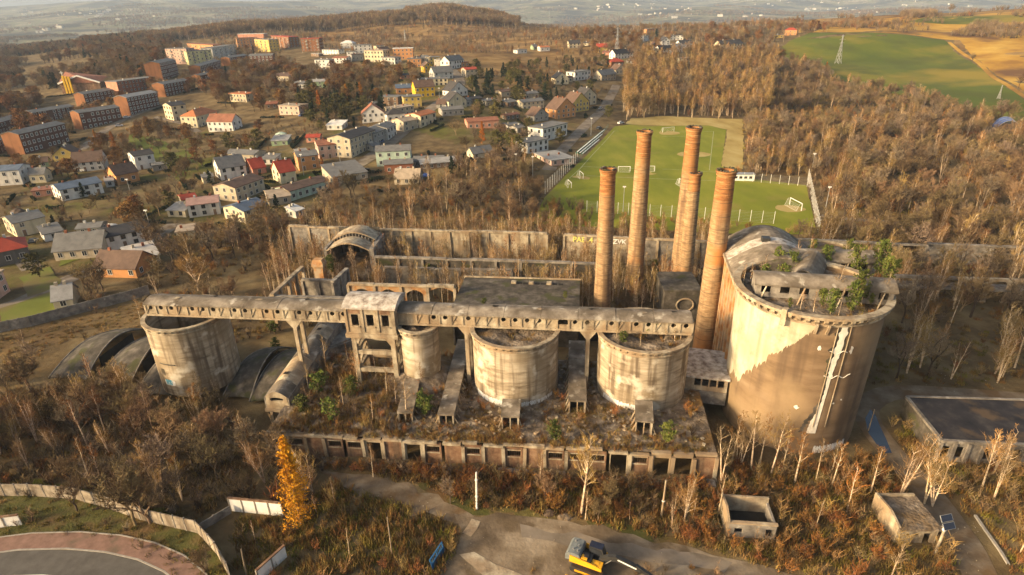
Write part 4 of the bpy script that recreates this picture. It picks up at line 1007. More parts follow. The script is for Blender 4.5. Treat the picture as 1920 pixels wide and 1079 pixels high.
# ---- shell roofs left
vu = Frame((GA.x, GA.y, 0), (GB.x, GB.y, 0))
def shell_roof(label, pa, pb, wd, apex, dep, mname='concrete_dark', z0=.3, tilt=1.2):
    """one saw-tooth concrete shell: arched from front to back, its right edge lifted over a dark opening"""
    a, b = at(*pa, z0), at(*pb, z0)
    fr = Frame((a.x, a.y, 0), (a.x + math.cos(vu.rz) * wd, a.y + math.sin(vu.rz) * wd, 0))
    t = thing('shell_roof', label, 'roof shell', (a.x, a.y, 0), fr.rz, 'arched concrete shell roofs')
    n = 22; mb = MB().use(mname); th = .25; m = 7
    P = lambda i, j, o: (wd * j / (m - 1), dep * i / n, z0 + (apex + tilt * (j / (m - 1) - .5)) * math.sin(math.pi * min(1, (.04 + i / n * .92))) + .45 * math.sin(math.pi * j / (m - 1)) + o)
    for i in range(n):
        for j in range(m - 1):
            mb.poly([P(i, j, 0), P(i, j + 1, 0), P(i + 1, j + 1, 0), P(i + 1, j, 0)]); mb.poly([P(i + 1, j, -th), P(i + 1, j + 1, -th), P(i, j + 1, -th), P(i, j, -th)])
        for j in (0, m - 1): mb.poly([P(i, j, -th), P(i, j, 0), P(i + 1, j, 0), P(i + 1, j, -th)])
    mb.obj('shell', t, smooth=False)
    for j in (0, m - 1):
        mb = MB().use('concrete_grey'); mb.tube([Vector(P(i, j, .06)) for i in range(n + 1)], .13, 5); mb.obj('edge_rib', t)
    mb = MB().use('concrete_dark'); mb.box(.25, .5, dep * .06, dep * .94, 0, 1.2); mb.obj('low_wall', t); mb = MB().use('dark_inside'); mb.box(wd - .6, wd - .5, dep * .25, dep * .75, 0, z0 + apex * .7); mb.obj('inner_wall', t)  # last sheet paints the black gap under the lifted edge
    KEEP_RECT.append((*fr.w(wd / 2, dep / 2)[:2], math.cos(fr.rz), math.sin(fr.rz), wd / 2, dep / 2 + .3))
    return t
shell_roof('leftmost mossy concrete shell roof beside the bare field', (92, 712), (150, 640), 8.2, 3.5, 20, tilt=1.8)
shell_roof('second mossy shell roof with a dark gap on each side', (178, 724), (240, 640), 7.6, 3.7, 20, tilt=1.8)
shell_roof('broken shell roof half hidden behind the open silo', (254, 742), (300, 640), 7.6, 3.7, 19, tilt=1.8)
shell_roof('shell roof touching the right foot of the open silo', (418, 748), (470, 655), 5.6, 3.6, 18, tilt=1.6)
shell_roof('shell roof just left of the inclined gallery', (468, 756), (520, 660), 5.4, 3.8, 19, tilt=1.6)
# ---- chimneys
def chimney(label, px, py, topy, rb, rt, dz=0.0, z=0.0, ox=0):
    p = at(px, py, z); h = height_at(0, topy, p); p.z = 0; h += z
    t = thing('brick_chimney', label, 'chimney', p, 0, 'tall brick chimneys')
    n = 40
    mb = MB().use('chimney_brick'); zs = [h * .86 * k / 60 for k in range(61)]
    mb.lathe([(rb + (rt - rb) * zz / h + (.004 if k % 2 else -.004), zz) for k, zz in enumerate(zs)], n); mb.obj('shaft', t, smooth=True)
    r1 = rb + (rt - rb) * .86
    mb = MB().use('chimney_top'); m = 22
    mb.lathe([(r1 + (rt - r1) * k / m + (.03 if k % 2 else -.03), h * .86 + h * .115 * k / m) for k in range(m + 1)], n); mb.obj('upper_shaft', t)
    mb = MB().use('chimney_top'); zc = h * .975
    mb.lathe([(rt, zc), (rt + .18, zc + .1), (rt + .18, zc + .35), (rt + .06, zc + .4), (rt + .08, h - .45), (rt + .3, h - .35), (rt + .3, h - .08), (rt - .1, h), (rt - .35, h - .05), (rt - .35, h - 4)], n)
    for j in range(n): pass
    mb.obj('crown', t)
    for k in range(13):
        zz = h * (.10 + .068 * k); rr = rb + (rt - rb) * zz / h
        mb = MB().use('iron'); mb.lathe([(rr, zz - .03), (rr + .035, zz - .03), (rr + .035, zz + .03), (rr, zz + .03)], 32); mb.obj('hoop', t)
    mb = MB().use('concrete_dark'); g = random.Random(int(px))
    for j in range(n):
        a = 2 * math.pi * j / n
        if g.random() < .6: c, s = math.cos(a), math.sin(a); mb.add([((rt + d) * math.cos(a + e), (rt + d) * math.sin(a + e), h - .02 + zz) for zz in (0, g.uniform(.1, .32)) for d in (-.3, .2) for e in (-.05, .05)], [(0, 1, 3, 2), (4, 6, 7, 5), (0, 4, 5, 1), (1, 5, 7, 3), (3, 7, 6, 2), (2, 6, 4, 0)])
    tag(mb.obj('broken_brick', t), kind='stuff')
    KEEP_RECT.append((p.x, p.y, 1, 0, rb, rb))
    return t
chimney('leftmost brick chimney rising behind the overhead gallery', 1128, 583, 317, 1.95, 1.5, z=4)
chimney('second chimney from the left, set back on the pitch side', 1190, 512, 246, 2.25, 1.6, z=4)
chimney('tallest chimney standing behind a shorter one', 1273, 512, 239, 2.25, 1.6, z=4)
chimney('shortest chimney in front of the tallest one', 1283, 517, 324, 2.0, 1.35, z=4)
chimney('rightmost chimney with an orange band beside the biggest silo', 1319, 652, 319, 2.2, 1.6, z=1)
# chimney plinth building with round vent
a_, b_ = at(1243, 580, 3.0), at(1310, 580, 3.0); fr = Frame((a_.x, a_.y, 0), (b_.x, b_.y, 0))
t = thing('flue_house', 'grey block with a big round vent at the foot of the chimney pair', 'building', (a_.x, a_.y, 0), fr.rz)
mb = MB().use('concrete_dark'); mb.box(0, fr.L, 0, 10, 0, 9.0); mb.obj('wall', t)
mb = MB().use('concrete_dark'); mb.box(-.2, fr.L + .2, -.2, 10.2, 9.004, 9.5); mb.obj('roof', t)
t.scale = (1, 1, .82)
mb = MB().use('concrete_pale'); mb.tube([(fr.L * .6 + 1.9 * math.cos(k / 24 * 6.283), -.1, 5 + 1.9 * math.sin(k / 24 * 6.283)) for k in range(25)], .22, 5); mb.obj('vent_ring', t)
KEEP_RECT.append((*fr.w(fr.L / 2, 5)[:2], math.cos(fr.rz), math.sin(fr.rz), fr.L / 2 + .5, 5.5))

# ---- ruined halls behind the gallery
def panel_wall(label, a, b, zt, h, bayw, mname='concrete_pale', group='long panelled hall walls', fillm='concrete_grey', open_frac=0.0, arch=False, seed=1, deep=.5, topband=2.2):
    """long framed wall: pillars, top beam, infill panels (each a part)"""
    A, B = at(*a, zt), at(*b, zt); fr = Frame((A.x, A.y, 0), (B.x, B.y, 0)); L = fr.L; n = max(2, int(L / bayw)); w = L / n; g = random.Random(seed)
    t = thing('hall_wall', label, 'wall', (A.x, A.y, 0), fr.rz, group)
    z0 = zt - h
    p = MB().use(mname); p.box(-.3, .3, -deep / 2 - .15, deep / 2, z0, zt - .5); pm_ = p.mesh('pillar')
    for i in range(n + 1): link('pillar', pm_, t, (i * w, 0, 0))
    for i in range(n):
        mb = MB().use(mname); dz = g.uniform(-.12, .12); mb.box(i * w + .03, (i + 1) * w - .03, -deep / 2 - .3, deep / 2 + .1, zt - .496 + dz * .3, zt + dz); mb.obj('top_beam', t)
        o = g.random() < open_frac
        mb = MB().use(fillm)
        if topband and not o: mb.box(.32 + i * w, (i + 1) * w - .32, -.12, .12, zt - topband, zt - .5)
        if arch:
            wall_ = [(i * w + .32 + .8, (i + 1) * w - .32 - .8, z0 + 1.2, zt - 1.4)] if not o else [(i * w + .32, (i + 1) * w - .32, z0 + .2, zt - .7)]
            mb2 = MB().use(fillm); mb2.v = []; x0, x1 = i * w + .32, (i + 1) * w - .32
            ox0, ox1, oz0, oz1 = wall_[0]
            mb.box(x0, ox0, -.1, .1, z0, zt - .5) if ox0 > x0 + .01 else None
            mb.box(ox1, x1, -.1, .1, z0, zt - .5) if x1 > ox1 + .01 else None
            mb.box(ox0, ox1, -.1, .1, z0, oz0)
            # arched head
            k = 8
            for q in range(k):
                u0, u1 = q / k, (q + 1) / k; xa, xb = ox0 + (ox1 - ox0) * u0, ox0 + (ox1 - ox0) * u1
                za, zb = oz1 - .9 * (1 - math.sin(math.pi * u0)), oz1 - .9 * (1 - math.sin(math.pi * u1))
                mb.add([(xa, y, z_) for y in (-.1, .1) for z_ in (za, zt - .5)] + [(xb, y, z_) for y in (-.1, .1) for z_ in (zb, zt - .5)], [(0, 1, 5, 4), (2, 6, 7, 3), (0, 4, 6, 2), (1, 3, 7, 5)])
        elif not o: mb.box(.32 + i * w, (i + 1) * w - .32, .02, .14, z0, zt - topband - .004 if topband else zt - .5)
        if mb.v: mb.obj('wall_panel', t)
    mb = MB().use(mname); mb.box(0, L, deep / 2 - .1, deep / 2 + .15, zt - topband - .5, zt - topband - .1) if topband else mb.box(0, L, -.1, .1, z0 - .3, z0)
    mb.obj('ledge', t)
    KEEP_LINE.append(([(A.x, A.y), (B.x, B.y)], .8))
    return t
panel_wall('back hall wall, left stretch above the brown thicket', (542, 422), (690, 428), 9, 9.0, 5.5, seed=2)
panel_wall('back hall wall, long middle stretch right of the broken vault', (700, 428), (1026, 436), 9, 9, 5.2, fillm='concrete_pale', seed=3)
wg = panel_wall('back hall wall with yellow graffiti near the leftmost chimney', (1058, 438), (1180, 444), 8.5, 8, 5.2, fillm='concrete_pale', seed=4)
panel_wall('back hall wall between the second and third chimney', (1196, 446), (1350, 452), 8.5, 8, 5.2, seed=44, fillm='concrete_grey')
panel_wall('lower inner hall wall seen through the young birches', (702, 480), (1120, 492), 7, 7, 6.0, seed=5, mname='concrete_grey', fillm='concrete_dark', topband=1.2)
panel_wall('inner hall wall in the birches below the second', (720, 500), (960, 505), 5, 5, 6.0, seed=6, mname='concrete_grey', topband=1.4)
panel_wall('far right hall wall crossing the thicket behind the twin silos', (1490, 447), (1740, 458), 7, 6.5, 6.5, seed=7, open_frac=.5, mname='concrete_grey')
panel_wall('farther right hall wall among the brown trees', (1740, 455), (1990, 464), 6, 6, 6.5, seed=8, open_frac=.6, mname='concrete_grey')
panel_wall('brick arcade wall with arched openings behind the headhouse', (652, 530), (852, 535), 11, 7.5, 5.2, fillm='brick_orange', arch=True, seed=9, topband=0, open_frac=.3, group='open hall frames')
panel_wall('ruined frame wall running up to the left of the brick pillar', (508, 552), (566, 499), 10.5, 7, 3.8, fillm='brick_orange', arch=True, seed=10, topband=0, open_frac=.35, mname='concrete_pale', group='open hall frames')
panel_wall('ruined frame wall leaning right of the brick pillar', (622, 527), (650, 503), 10.5, 7.5, 3.5, seed=11, mname='concrete_grey', group='open hall frames')
panel_wall('low wall beam between the two leaning frame walls', (566, 522), (626, 525), 8, 7, 5, seed=12, mname='concrete_grey', group='open hall frames')
panel_wall('low parapet wall just behind the left arm of the gallery', (505, 553), (652, 558), 10, 6, 8, seed=13, mname='concrete_grey', group='open hall frames', open_frac=.4)
# yellow painted letters on the back wall
cu = bpy.data.curves.new('graffiti', 'FONT'); cu.body = 'PAEL4'; cu.size = 2.1; cu.offset = .05; cu.materials.append(MATS['graffiti_yellow'])
go = link('graffiti', cu, wg, (2.4, -.30, 6.35)); go.rotation_euler = (R(90), 0, 0)
cu = bpy.data.curves.new('graffiti', 'FONT'); cu.body = 'ZVK'; cu.size = 1.9; cu.offset = .05; cu.materials.append(MATS['graffiti_white'])
go = link('graffiti', cu, wg, (13.4, -.30, 6.35)); go.rotation_euler = (R(90), 0, 0)
# broken vault
a_, b_ = at(611, 478, 7.0), at(695, 478, 7.0); fr = Frame((a_.x, a_.y, 0), (b_.x, b_.y, 0)); W = fr.L
t = thing('broken_vault', 'broken barrel vault hall with a dark gaping front', 'hall', (a_.x, a_.y, 0), fr.rz)
mb = MB().use('concrete_pale'); prof = [(W * k / 14, 9.0 + 2.2 * math.sin(math.pi * k / 14)) for k in range(15)]
def vault(mb, prof, y0, y1, th=.35):
    for (x0, z0), (x1, z1) in zip(prof[:-1], prof[1:]):
        mb.poly([(x0, y0, z0), (x1, y0, z1), (x1, y1, z1), (x0, y1, z0)]); mb.poly([(x0, y1, z0 - th), (x1, y1, z1 - th), (x1, y0, z1 - th), (x0, y0, z0 - th)])
    for y in (y0, y1):
        for (x0, z0), (x1, z1) in zip(prof[:-1], prof[1:]):
            q = [(x0, y, z0 - th), (x1, y, z1 - th), (x1, y, z1), (x0, y, z0)]; mb.poly(q if y == y0 else q[::-1])
vault(mb, [(x, z - .9) for x, z in prof], 0, 5.2); mb.obj('vault_shell', t)
mb = MB().use('concrete_pale'); vault(mb, prof, 6.0, 12); mb.obj('vault_shell', t)
for k in range(1, 14): x, z = prof[k]; mb = MB().use('concrete_grey'); mb.box(x - .12, x + .12, 5.25, 5.95, z - 1.25, z - .36); mb.obj('rib_stub', t)
mb = MB().use('concrete_grey'); mb.box(-.4, .3, 0, 12, 0, 8.7); mb.obj('side_wall', t)
mb = MB().use('concrete_grey'); mb.box(W - .3, W + .9, 0, 12, 0, 8.7); mb.obj('side_wall', t)
mb = MB().use('concrete_dark'); mb.box(.3, W - .3, 11.5, 12, 0, 10.6); mb.obj('back_wall', t)
for k in range(4): mb = MB().use('concrete_grey'); x = 1.5 + k * W / 5; mb.box(x, x + .6, 9, 9.6, 0, 8.6); mb.obj('pillar', t)
mb = MB().use('rubble'); mb.add([(.3, -.5, 0), (W - .3, -.5, 0), (W - .3, 9, 4.5), (.3, 9, 3.8), (W * .7, 3, 3.2)], [(0, 1, 4), (1, 2, 4), (2, 3, 4), (3, 0, 4)]); mb.obj('rubble_heap', t)
mb = MB().use('weed_rust'); mb.poly([(W * .35, .1, prof[5][1] - .86), (W * .9, .1, prof[12][1] - .82), (W * .9, 4.1, prof[12][1] - .82), (W * .4, 4.1, prof[6][1] - .83)]) if False else None
KEEP_RECT.append((*fr.w(W / 2, 6)[:2], math.cos(fr.rz), math.sin(fr.rz), W / 2 + .5, 6.5))
# orange brick pillar
p = at(603, 524, 5.0); p.z = 0
t = thing('brick_pillar', 'stout orange brick pillar left of the broken vault', 'pillar', p, G.rz)
t.scale = (.72, .72, .86)
mb = MB().use('brick_orange'); mb.box(-1.6, 1.6, -1.3, 1.3, 0, 9.4); mb.obj('shaft', t)
mb = MB().use('brick_orange'); mb.add([(sx * a, sy * b, z) for (a, b, z) in ((1.6, 1.3, 9.404), (2.1, 1.7, 10.4), (2.0, 1.6, 11.2), (1.5, 1.2, 12.2)) for sx, sy in ((-1, -1), (1, -1), (1, 1), (-1, 1))],
    [(4 * k + j, 4 * k + (j + 1) % 4, 4 * k + 4 + (j + 1) % 4, 4 * k + 4 + j) for k in range(3) for j in range(4)] + [(12, 13, 14, 15)]); mb.obj('head', t)
# flat slab roofed hall right of the arcade
a_, b_ = at(846, 578, 9.0), at(1086, 586, 9.0); fr = Frame((a_.x, a_.y, 0), (b_.x, b_.y, 0)); W = fr.L
t = thing('slab_hall', 'hall with a mossy flat slab roof and a slot of skylights behind the middle silo', 'hall', (a_.x, a_.y, 0), fr.rz)
D = 17.0
mb = MB().use('concrete_dark'); g = random.Random(8)
mb.box(0, W, 0, D - 1.2, 8.6, 9.0); mb.obj('roof_slab', t)
for k in range(9): mb = MB().use('dark_inside' if k % 3 else 'concrete_pale'); x = W * .42 + k * W * .05; mb.box(x, x + W * .04, D - 4.2, D - 3.2, 9.004, 9.5 if k % 3 == 0 else 9.03); mb.obj('skylight', t)
mb = MB().use('concrete_pale'); mb.box(-.2, W + .2, -.3, -.004, 8.2, 9.3); mb.obj('edge_beam', t)
mb = MB().use('concrete_pale'); mb.box(-.2, W + .2, D - 1.2, D - .9, 8.2, 9.3); mb.obj('edge_beam', t)
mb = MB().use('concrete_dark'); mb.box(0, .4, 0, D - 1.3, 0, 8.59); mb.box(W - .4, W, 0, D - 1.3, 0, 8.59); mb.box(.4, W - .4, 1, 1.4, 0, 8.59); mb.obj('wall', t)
mb = MB().use('concrete_dark'); mb.box(W * .98, W + 14, 4, 9, 4.5, 4.9); mb.box(W + .1, W + 13.8, 4.2, 8.8, 0, 4.49); mb.obj('annex', t)
KEEP_RECT.append((*fr.w(W / 2, D / 2)[:2], math.cos(fr.rz), math.sin(fr.rz), W / 2, D / 2))
# ---- structures on the giant silos
def barrel_gallery(label, a, b, z, w, h, rise, pl=.0, legs=False, windows=True, win=1.3):
    A, B = at(*a, z), at(*b, z); fr = Frame(A, B); L = fr.L
    t = thing('rooftop_gallery', label, 'conveyor gallery', A, fr.rz, 'galleries on top of the giant silos')
    pr = [(-.5 + (w + 1) * k / 9, h + .02 + rise * math.sin(math.pi * k / 9)) for k in range(10)]
    n = max(2, int(L / 6))
    for k in range(n):
        mb = MB().use('concrete_roof'); x0, x1 = L * k / n - (.4 if k == 0 else 0), L * (k + 1) / n - .05 + (.4 if k == n - 1 else 0)
        for (y0, z0), (y1, z1) in zip(pr[:-1], pr[1:]):
            mb.poly([(x0, y0, z0), (x1, y0, z0), (x1, y1, z1), (x0, y1, z1)]); mb.poly([(x0, y1, z1 - .2), (x1, y1, z1 - .2), (x1, y0, z0 - .2), (x0, y0, z0 - .2)])
        for x in (x0, x1): mb.poly([(x, y, zz) for y, zz in pr] + [(x, y, zz - .2) for y, zz in pr[::-1]])
        mb.obj('roof_shell', t)
    mb = MB().use('concrete_grey'); nw = int(L / 2.6)
    wall_open(mb, L, h, .25, [(L * (k + .25) / nw, L * (k + .75) / nw, h * .35, h * .85) for k in range(nw)] if windows else [(L * (k + .1) / nw, L * (k + .9) / nw, 0.1, h * .9) for k in range(nw)])
    mb.obj('front_wall', t)
    mb = MB().use('concrete_grey'); mb.box(0, L, w - .25, w, 0, h); mb.obj('back_wall', t)
    mb = MB().use('concrete_grey'); mb.box(0, .25, .25, w - .25, 0, h); mb.obj('end_wall', t); mb = MB().use('concrete_grey'); mb.box(L - .25, L, .25, w - .25, 0, h); mb.obj('end_wall', t)
    mb = MB().use('dark_inside'); mb.box(.3, L - .3, w * .5, w * .5 + .1, 0, h - .1); mb.obj('inner_wall', t)  # near-black sheet painting the shade behind the front wall openings
    for k in range(0, nw, 2): mb = MB().use('concrete_pale'); mb.beam((L * k / nw + .2, -1.6, -.6), (L * k / nw + 1.4, -.15, h - .3), .2); mb.obj('strut', t)
    return t
barrel_gallery('gallery with a curved roof along the front of the biggest silo top', (1416, 556), (1672, 573), 24.1, 4.2, 2.3, 1.0)
barrel_gallery('farther rounded gallery among the pines on the twin silo', (1446, 508), (1634, 514), 22.4, 4.0, 2.2, 1.3, windows=False)
A, B = at(1502, 543, 22.8), at(1520, 508, 22.8); 
fr = Frame(A, B); t = thing('rooftop_gallery', 'short rounded cross gallery linking the two rooftop galleries', 'conveyor gallery', A, fr.rz, 'galleries on top of the giant silos')
mb = MB().use('concrete_roof'); vault_pr = [(-2.4 + 4.8 * k / 10, 1.4 + 2.0 * math.sin(math.pi * k / 10)) for k in range(11)]
for (y0, z0), (y1, z1) in zip(vault_pr[:-1], vault_pr[1:]): mb.poly([(0, y0, z0), (fr.L, y0, z0 + .5), (fr.L, y1, z1 + .5), (0, y1, z1)]); mb.poly([(0, y1, z1 - .2), (fr.L, y1, z1 + .3), (fr.L, y0, z0 + .3), (0, y0, z0 - .2)])
mb.poly([(0, y, z) for y, z in vault_pr] + [(0, y, z - .2) for y, z in vault_pr[::-1]]); mb.obj('roof_shell', t)
mb = MB().use('concrete_grey'); mb.box(0.1, fr.L, -2.2, -1.95, 0, 1.6); mb.obj('side_wall', t); mb = MB().use('concrete_grey'); mb.box(0.1, fr.L, 1.95, 2.2, 0, 1.6); mb.obj('side_wall', t)
# vaulted hall behind
a_, b_ = at(1392, 545, 22.6), at(1357, 456, 22.6)
fr = Frame((b_.x, b_.y, 0), (a_.x, a_.y, 0)); L = fr.L; W = 14.6
t = thing('vaulted_hall', 'tall hall with a weathered barrel vault and an orange brick left wall', 'hall', (b_.x, b_.y, 0), fr.rz)
# local x runs from the far end to the near end along the left wall, y to the right of it
nb_ = 9
for k in range(nb_):
    mb = MB().use('brick_orange'); w = L / nb_
    wall_open(mb, w - .5, 22.0, .4, [((w - .5) * .25, (w - .5) * .75, 17.0, 20.4)], y=-.4)
    o = mb.obj('wall_panel', t, loc=(k * w + .25, 0, 0))
    mb = MB().use('brick_orange'); mb.box(-.25, .25, -.7, .0, 0, 22.2); mb.obj('pilaster', t, loc=(k * w, 0, 0))
mb = MB().use('concrete_pale'); mb.box(-.5, L + .3, -.9, .2, 22.204, 22.7); mb.obj('cornice', t)
mb = MB().use('concrete_grey'); mb.box(.0, .4, .2, W, 0, 22.2); mb.obj('end_wall', t)
mb = MB().use('concrete_grey'); mb.box(0.4, L, W - .4, W, 0, 22.2); mb.obj('side_wall', t)
LV = L * .72
nv_ = 5
for k in range(nv_):
    mb = MB().use('concrete_roof' if k != 2 else 'flaking_roof'); x0, x1 = -1 + (LV + 1) * k / nv_, -1 + (LV + 1) * (k + 1) / nv_ - .06
    pr = [(-.5 + (W + 1) * q / 16, 22.72 + 3.6 * math.sin(math.pi * q / 16)) for q in range(17)]
    for (y0, z0), (y1, z1) in zip(pr[:-1], pr[1:]):
        mb.poly([(x0, y0, z0), (x1, y0, z0), (x1, y1, z1), (x0, y1, z1)]); mb.poly([(x0, y1, z1 - .3), (x1, y1, z1 - .3), (x1, y0, z0 - .3), (x0, y0, z0 - .3)])
    for x in (x0, x1): mb.poly([(x, y, z) for y, z in pr] + [(x, y, z - .3) for y, z in pr[::-1]])
    mb.obj('vault_shell', t, smooth=False)
mb = MB().use('concrete_dark'); mb.poly([(LV - .1, y, z - .1) for y, z in pr] + [(LV - .1, W, 21), (LV - .1, 0, 21)]); mb.obj('vault_end', t)
mb = MB().use('machine_black'); mb.box(LV * .42, LV * .42 + 1.4, 5.2, 6.6, 25.2, 26.8); mb.obj('roof_vent', t)
mb = MB().use('rubble'); n = 14
for i in range(n + 1):
    for j in range(n + 1): x, y = LV + (L - LV) * i / n, .2 + (W - .6) * j / n; mb.v.append((x, y, 22.5 + .9 * mnoise.noise((x * .3, y * .3, 2))))
for i in range(n):
    for j in range(n): mb.f.append((i * (n + 1) + j, (i + 1) * (n + 1) + j, (i + 1) * (n + 1) + j + 1, i * (n + 1) + j + 1)); mb.mi.append(0)
mb.obj('roof', t, smooth=True)
HALLF = fr
KEEP_RECT.append((*fr.w(L / 2, W / 2)[:2], math.cos(fr.rz), math.sin(fr.rz), L / 2 + .5, W / 2 + .5))
# long trestle gallery ruin at the right
A, B = at(1676, 516, 6.0), at(1990, 528, 6.0); fr = Frame((A.x, A.y, 0), (B.x, B.y, 0)); L = fr.L
t = thing('gallery_trestle', 'ruined open trestle gallery with broad concrete legs in the right thicket', 'trestle', (A.x, A.y, 0), fr.rz)
n = 7
for k in range(n):
    mb = MB().use('concrete_pale' if k in (3, 4, 5) else 'concrete_grey'); mb.box(L * k / n, L * (k + 1) / n - .1, -.3, .5, 5.4, 6.1); mb.obj('top_beam', t)
    mb = MB().use('concrete_grey'); mb.box(L * k / n, L * (k + 1) / n - .1, -.4, 3.2, 2.9, 3.3); mb.obj('deck', t)
for k in range(n + 1):
    x = L * k / n
    mb = MB().use('concrete_pale'); mb.box(x - .4, x + .4, -.25, .4, 3.304, 5.396); mb.add([(x - .4, -.25, 4.5), (x - 1.3, -.25, 5.396), (x - .4, -.25, 5.396), (x + .4, -.25, 4.5), (x + 1.3, -.25, 5.396), (x + .4, -.25, 5.396)], [(0, 2, 1), (3, 4, 5)]); mb.obj('column', t)
    mb = MB().use('concrete_pale'); mb.add([(x + sx * a, y, z) for z, a in ((0, 1.0), (2.9, .5)) for y in (-.3, .3) for sx in (-1, 1)], [(0, 1, 3, 2), (4, 6, 7, 5), (0, 4, 5, 1), (2, 3, 7, 6), (0, 2, 6, 4), (1, 5, 7, 3)]); mb.obj('leg', t)
# flat black-roofed building at the right
poly = [at(1700, 744, 4.0), at(1985, 752, 4.0), at(2010, 838, 4.0), at(1766, 826, 4.0)]
t = thing('black_roofed_shed', 'low shed with a black tar roof at the right edge behind birches', 'building', (poly[3].x, poly[3].y, 0))
o = Vector((poly[3].x, poly[3].y, 0)); q = [p - o for p in poly]
mb = MB().use('tar_roof'); mb.poly([q[3], q[2], q[1], q[0]]); mb.obj('roof', t)
rimb = MB().use('concrete_grey')
for i in range(4): rimb.beam(q[i] + Vector((0, 0, -.1)), q[(i + 1) % 4] + Vector((0, 0, -.1)), .5, .45)
rimb.obj('parapet', t)
f0, f1 = q[3], q[2]; d = (f1 - f0); Lf = d.length; rzf = math.atan2(d.y, d.x); n = 9
for k in range(n):
    w = Lf / n; mb = MB().use('concrete_grey')
    wall_open(mb, w - .5, 3.6, .3, [(.2, w - .7, .8, 2.9)] if k % 4 != 2 else []); ob = mb.obj('wall_panel', t, loc=(f0.x + d.normalized().x * (k * w + .25), f0.y + d.normalized().y * (k * w + .25), 0)); ob.rotation_euler = (0, 0, rzf)
    mb = MB().use('concrete_grey'); mb.box(-.25, .25, -.3, .2, 0, 3.6); ob = mb.obj('pillar', t, loc=(f0.x + d.normalized().x * k * w, f0.y + d.normalized().y * k * w, 0)); ob.rotation_euler = (0, 0, rzf)
mb = MB().use('concrete_dark'); mb.beam(q[0] + Vector((0, 0, -2.2)), q[3] + Vector((0, 0, -2.2)), .4, 3.5); mb.obj('side_wall', t)
mb = MB().use('dark_inside'); nn_ = Vector((-d.y, d.x, 0)).normalized(); mb.beam(f0 + nn_ * 4 + Vector((0, 0, -2.2)), f1 + nn_ * 4 + Vector((0, 0, -2.2)), .2, 3.3); mb.obj('inner_wall', t)  # near-black sheet, paints the shade inside the shed
KEEP_POLY.append([(p.x, p.y) for p in poly])
# two small ruined boxes in the rust scrub
def ruin_box(label, a, b, dep, h, roof, seed):
    A, B = at(*a), at(*b); fr = Frame(A, B); L = fr.L; g = random.Random(seed)
    t = thing('ruined_outbuilding', label, 'ruin', A, fr.rz, 'small ruined outbuildings')
    mb = MB().use('concrete_grey' if not roof else 'concrete_pale'); wall_open(mb, L, h * .8, .3, [(L * .12, L * .3, .7, 1.6), (L * .78, L * .97, .3, 1.7)] if not roof else [(L * .2, L * .32, 1.1, 1.6), (L * .42, L * .55, 1.1, 1.6), (L * .66, L * .86, 0, 1.7)]); mb.obj('front_wall', t)
    mb = MB().use('concrete_pale'); mb.add([(x, y, z) for x in (-.3, -.004) for (y, z) in ((0, 0), (dep, 0), (dep, h * 1.1), (dep * .4, h * 1.25), (0, h))], [(0, 1, 2, 3, 4), (9, 8, 7, 6, 5), (0, 5, 6, 1), (1, 6, 7, 2), (2, 7, 8, 3), (3, 8, 9, 4), (4, 9, 5, 0)]); mb.obj('side_wall', t)
    mb = MB().use('concrete_pale'); mb.box(0, L, dep - .3, dep, 0, h * 1.05); mb.obj('back_wall', t)
    mb = MB().use('concrete_grey'); mb.box(L - .3, L, .3, dep - .3, 0, h * .78); mb.obj('side_wall', t)
    if roof:
        mb = MB().use('rubble'); mb.box(-.2, L + .3, -.2, dep + .2, h * .8 + .004, h * .8 + .35); mb.obj('roof', t)
    else:
        mb = MB().use('dark_inside'); mb.box(.1, L - .4, .4, dep - .4, .3, .6); mb.obj('floor', t)  # floor slab with the inside shade painted into its colour
        mb = MB().use('concrete_pale'); mb.box(-.1, L + .1, -.1, .4, h * .8 + .004, h * .8 + .22); mb.obj('wall_cap', t)
    KEEP_RECT.append((*fr.w(L / 2, dep / 2)[:2], math.cos(fr.rz), math.sin(fr.rz), L / 2 + .6, dep / 2 + .8))
ruin_box('roofless ruined outbuilding with a tall pale side wall in the rust scrub', (1364, 1006), (1452, 1012), 4.6, 3.0, False, 1)
ruin_box('ruined outbuilding under a turf-covered roof beside the solar lamp', (1680, 1018), (1752, 1018), 6.0, 2.8, True, 2)
# perimeter walls of the works, lower left
def precast_wall(label, pts, h=2.0, mname='concrete_pale', cap=None, slab=2.1):
    P = [at(*p) for p in pts]; t = thing('precast_wall', label, 'wall', P[0], 0, 'perimeter walls of the works')
    for A, B in zip(P[:-1], P[1:]):
        L = (B - A).length; n = max(1, round(L / slab)); rz = math.atan2(B.y - A.y, B.x - A.x)
        for k in range(n):
            c = A.lerp(B, k / n) - P[0]
            mb = MB().use(mname); mb.box(.1, L / n - .02, -.07, .07, -.1, h); o = mb.obj('slab', t, loc=c); o.rotation_euler = (0, R(rng.uniform(-.6, .6)), rz)
            mb = MB().use('concrete_grey'); mb.box(-.1, .1, -.12, .12, -.1, h + .1); o = mb.obj('post', t, loc=c); o.rotation_euler = (0, 0, rz)
            if cap: mb = MB().use(cap); mb.box(0, L / n, -.16, .16, h + .004, h + .2); o = mb.obj('cap', t, loc=c); o.rotation_euler = (0, 0, rz)
    KEEP_LINE.append(([(p.x, p.y) for p in P], .5))
precast_wall('long curving precast wall along the lower left verge', [(-40, 930), (60, 930), (140, 936), (200, 952), (265, 975), (330, 990), (372, 1000), (408, 1040), (430, 1079), (440, 1110)], 2.3, 'wall_stained')
precast_wall('white wall with red coping left of the orange larch', [(434, 958), (532, 968)], 2.4, 'paint_white', 'brick_red')
precast_wall('short white wall with red coping at the bottom edge', [(486, 1092), (538, 1044)], 2.0, 'paint_white', 'brick_red')
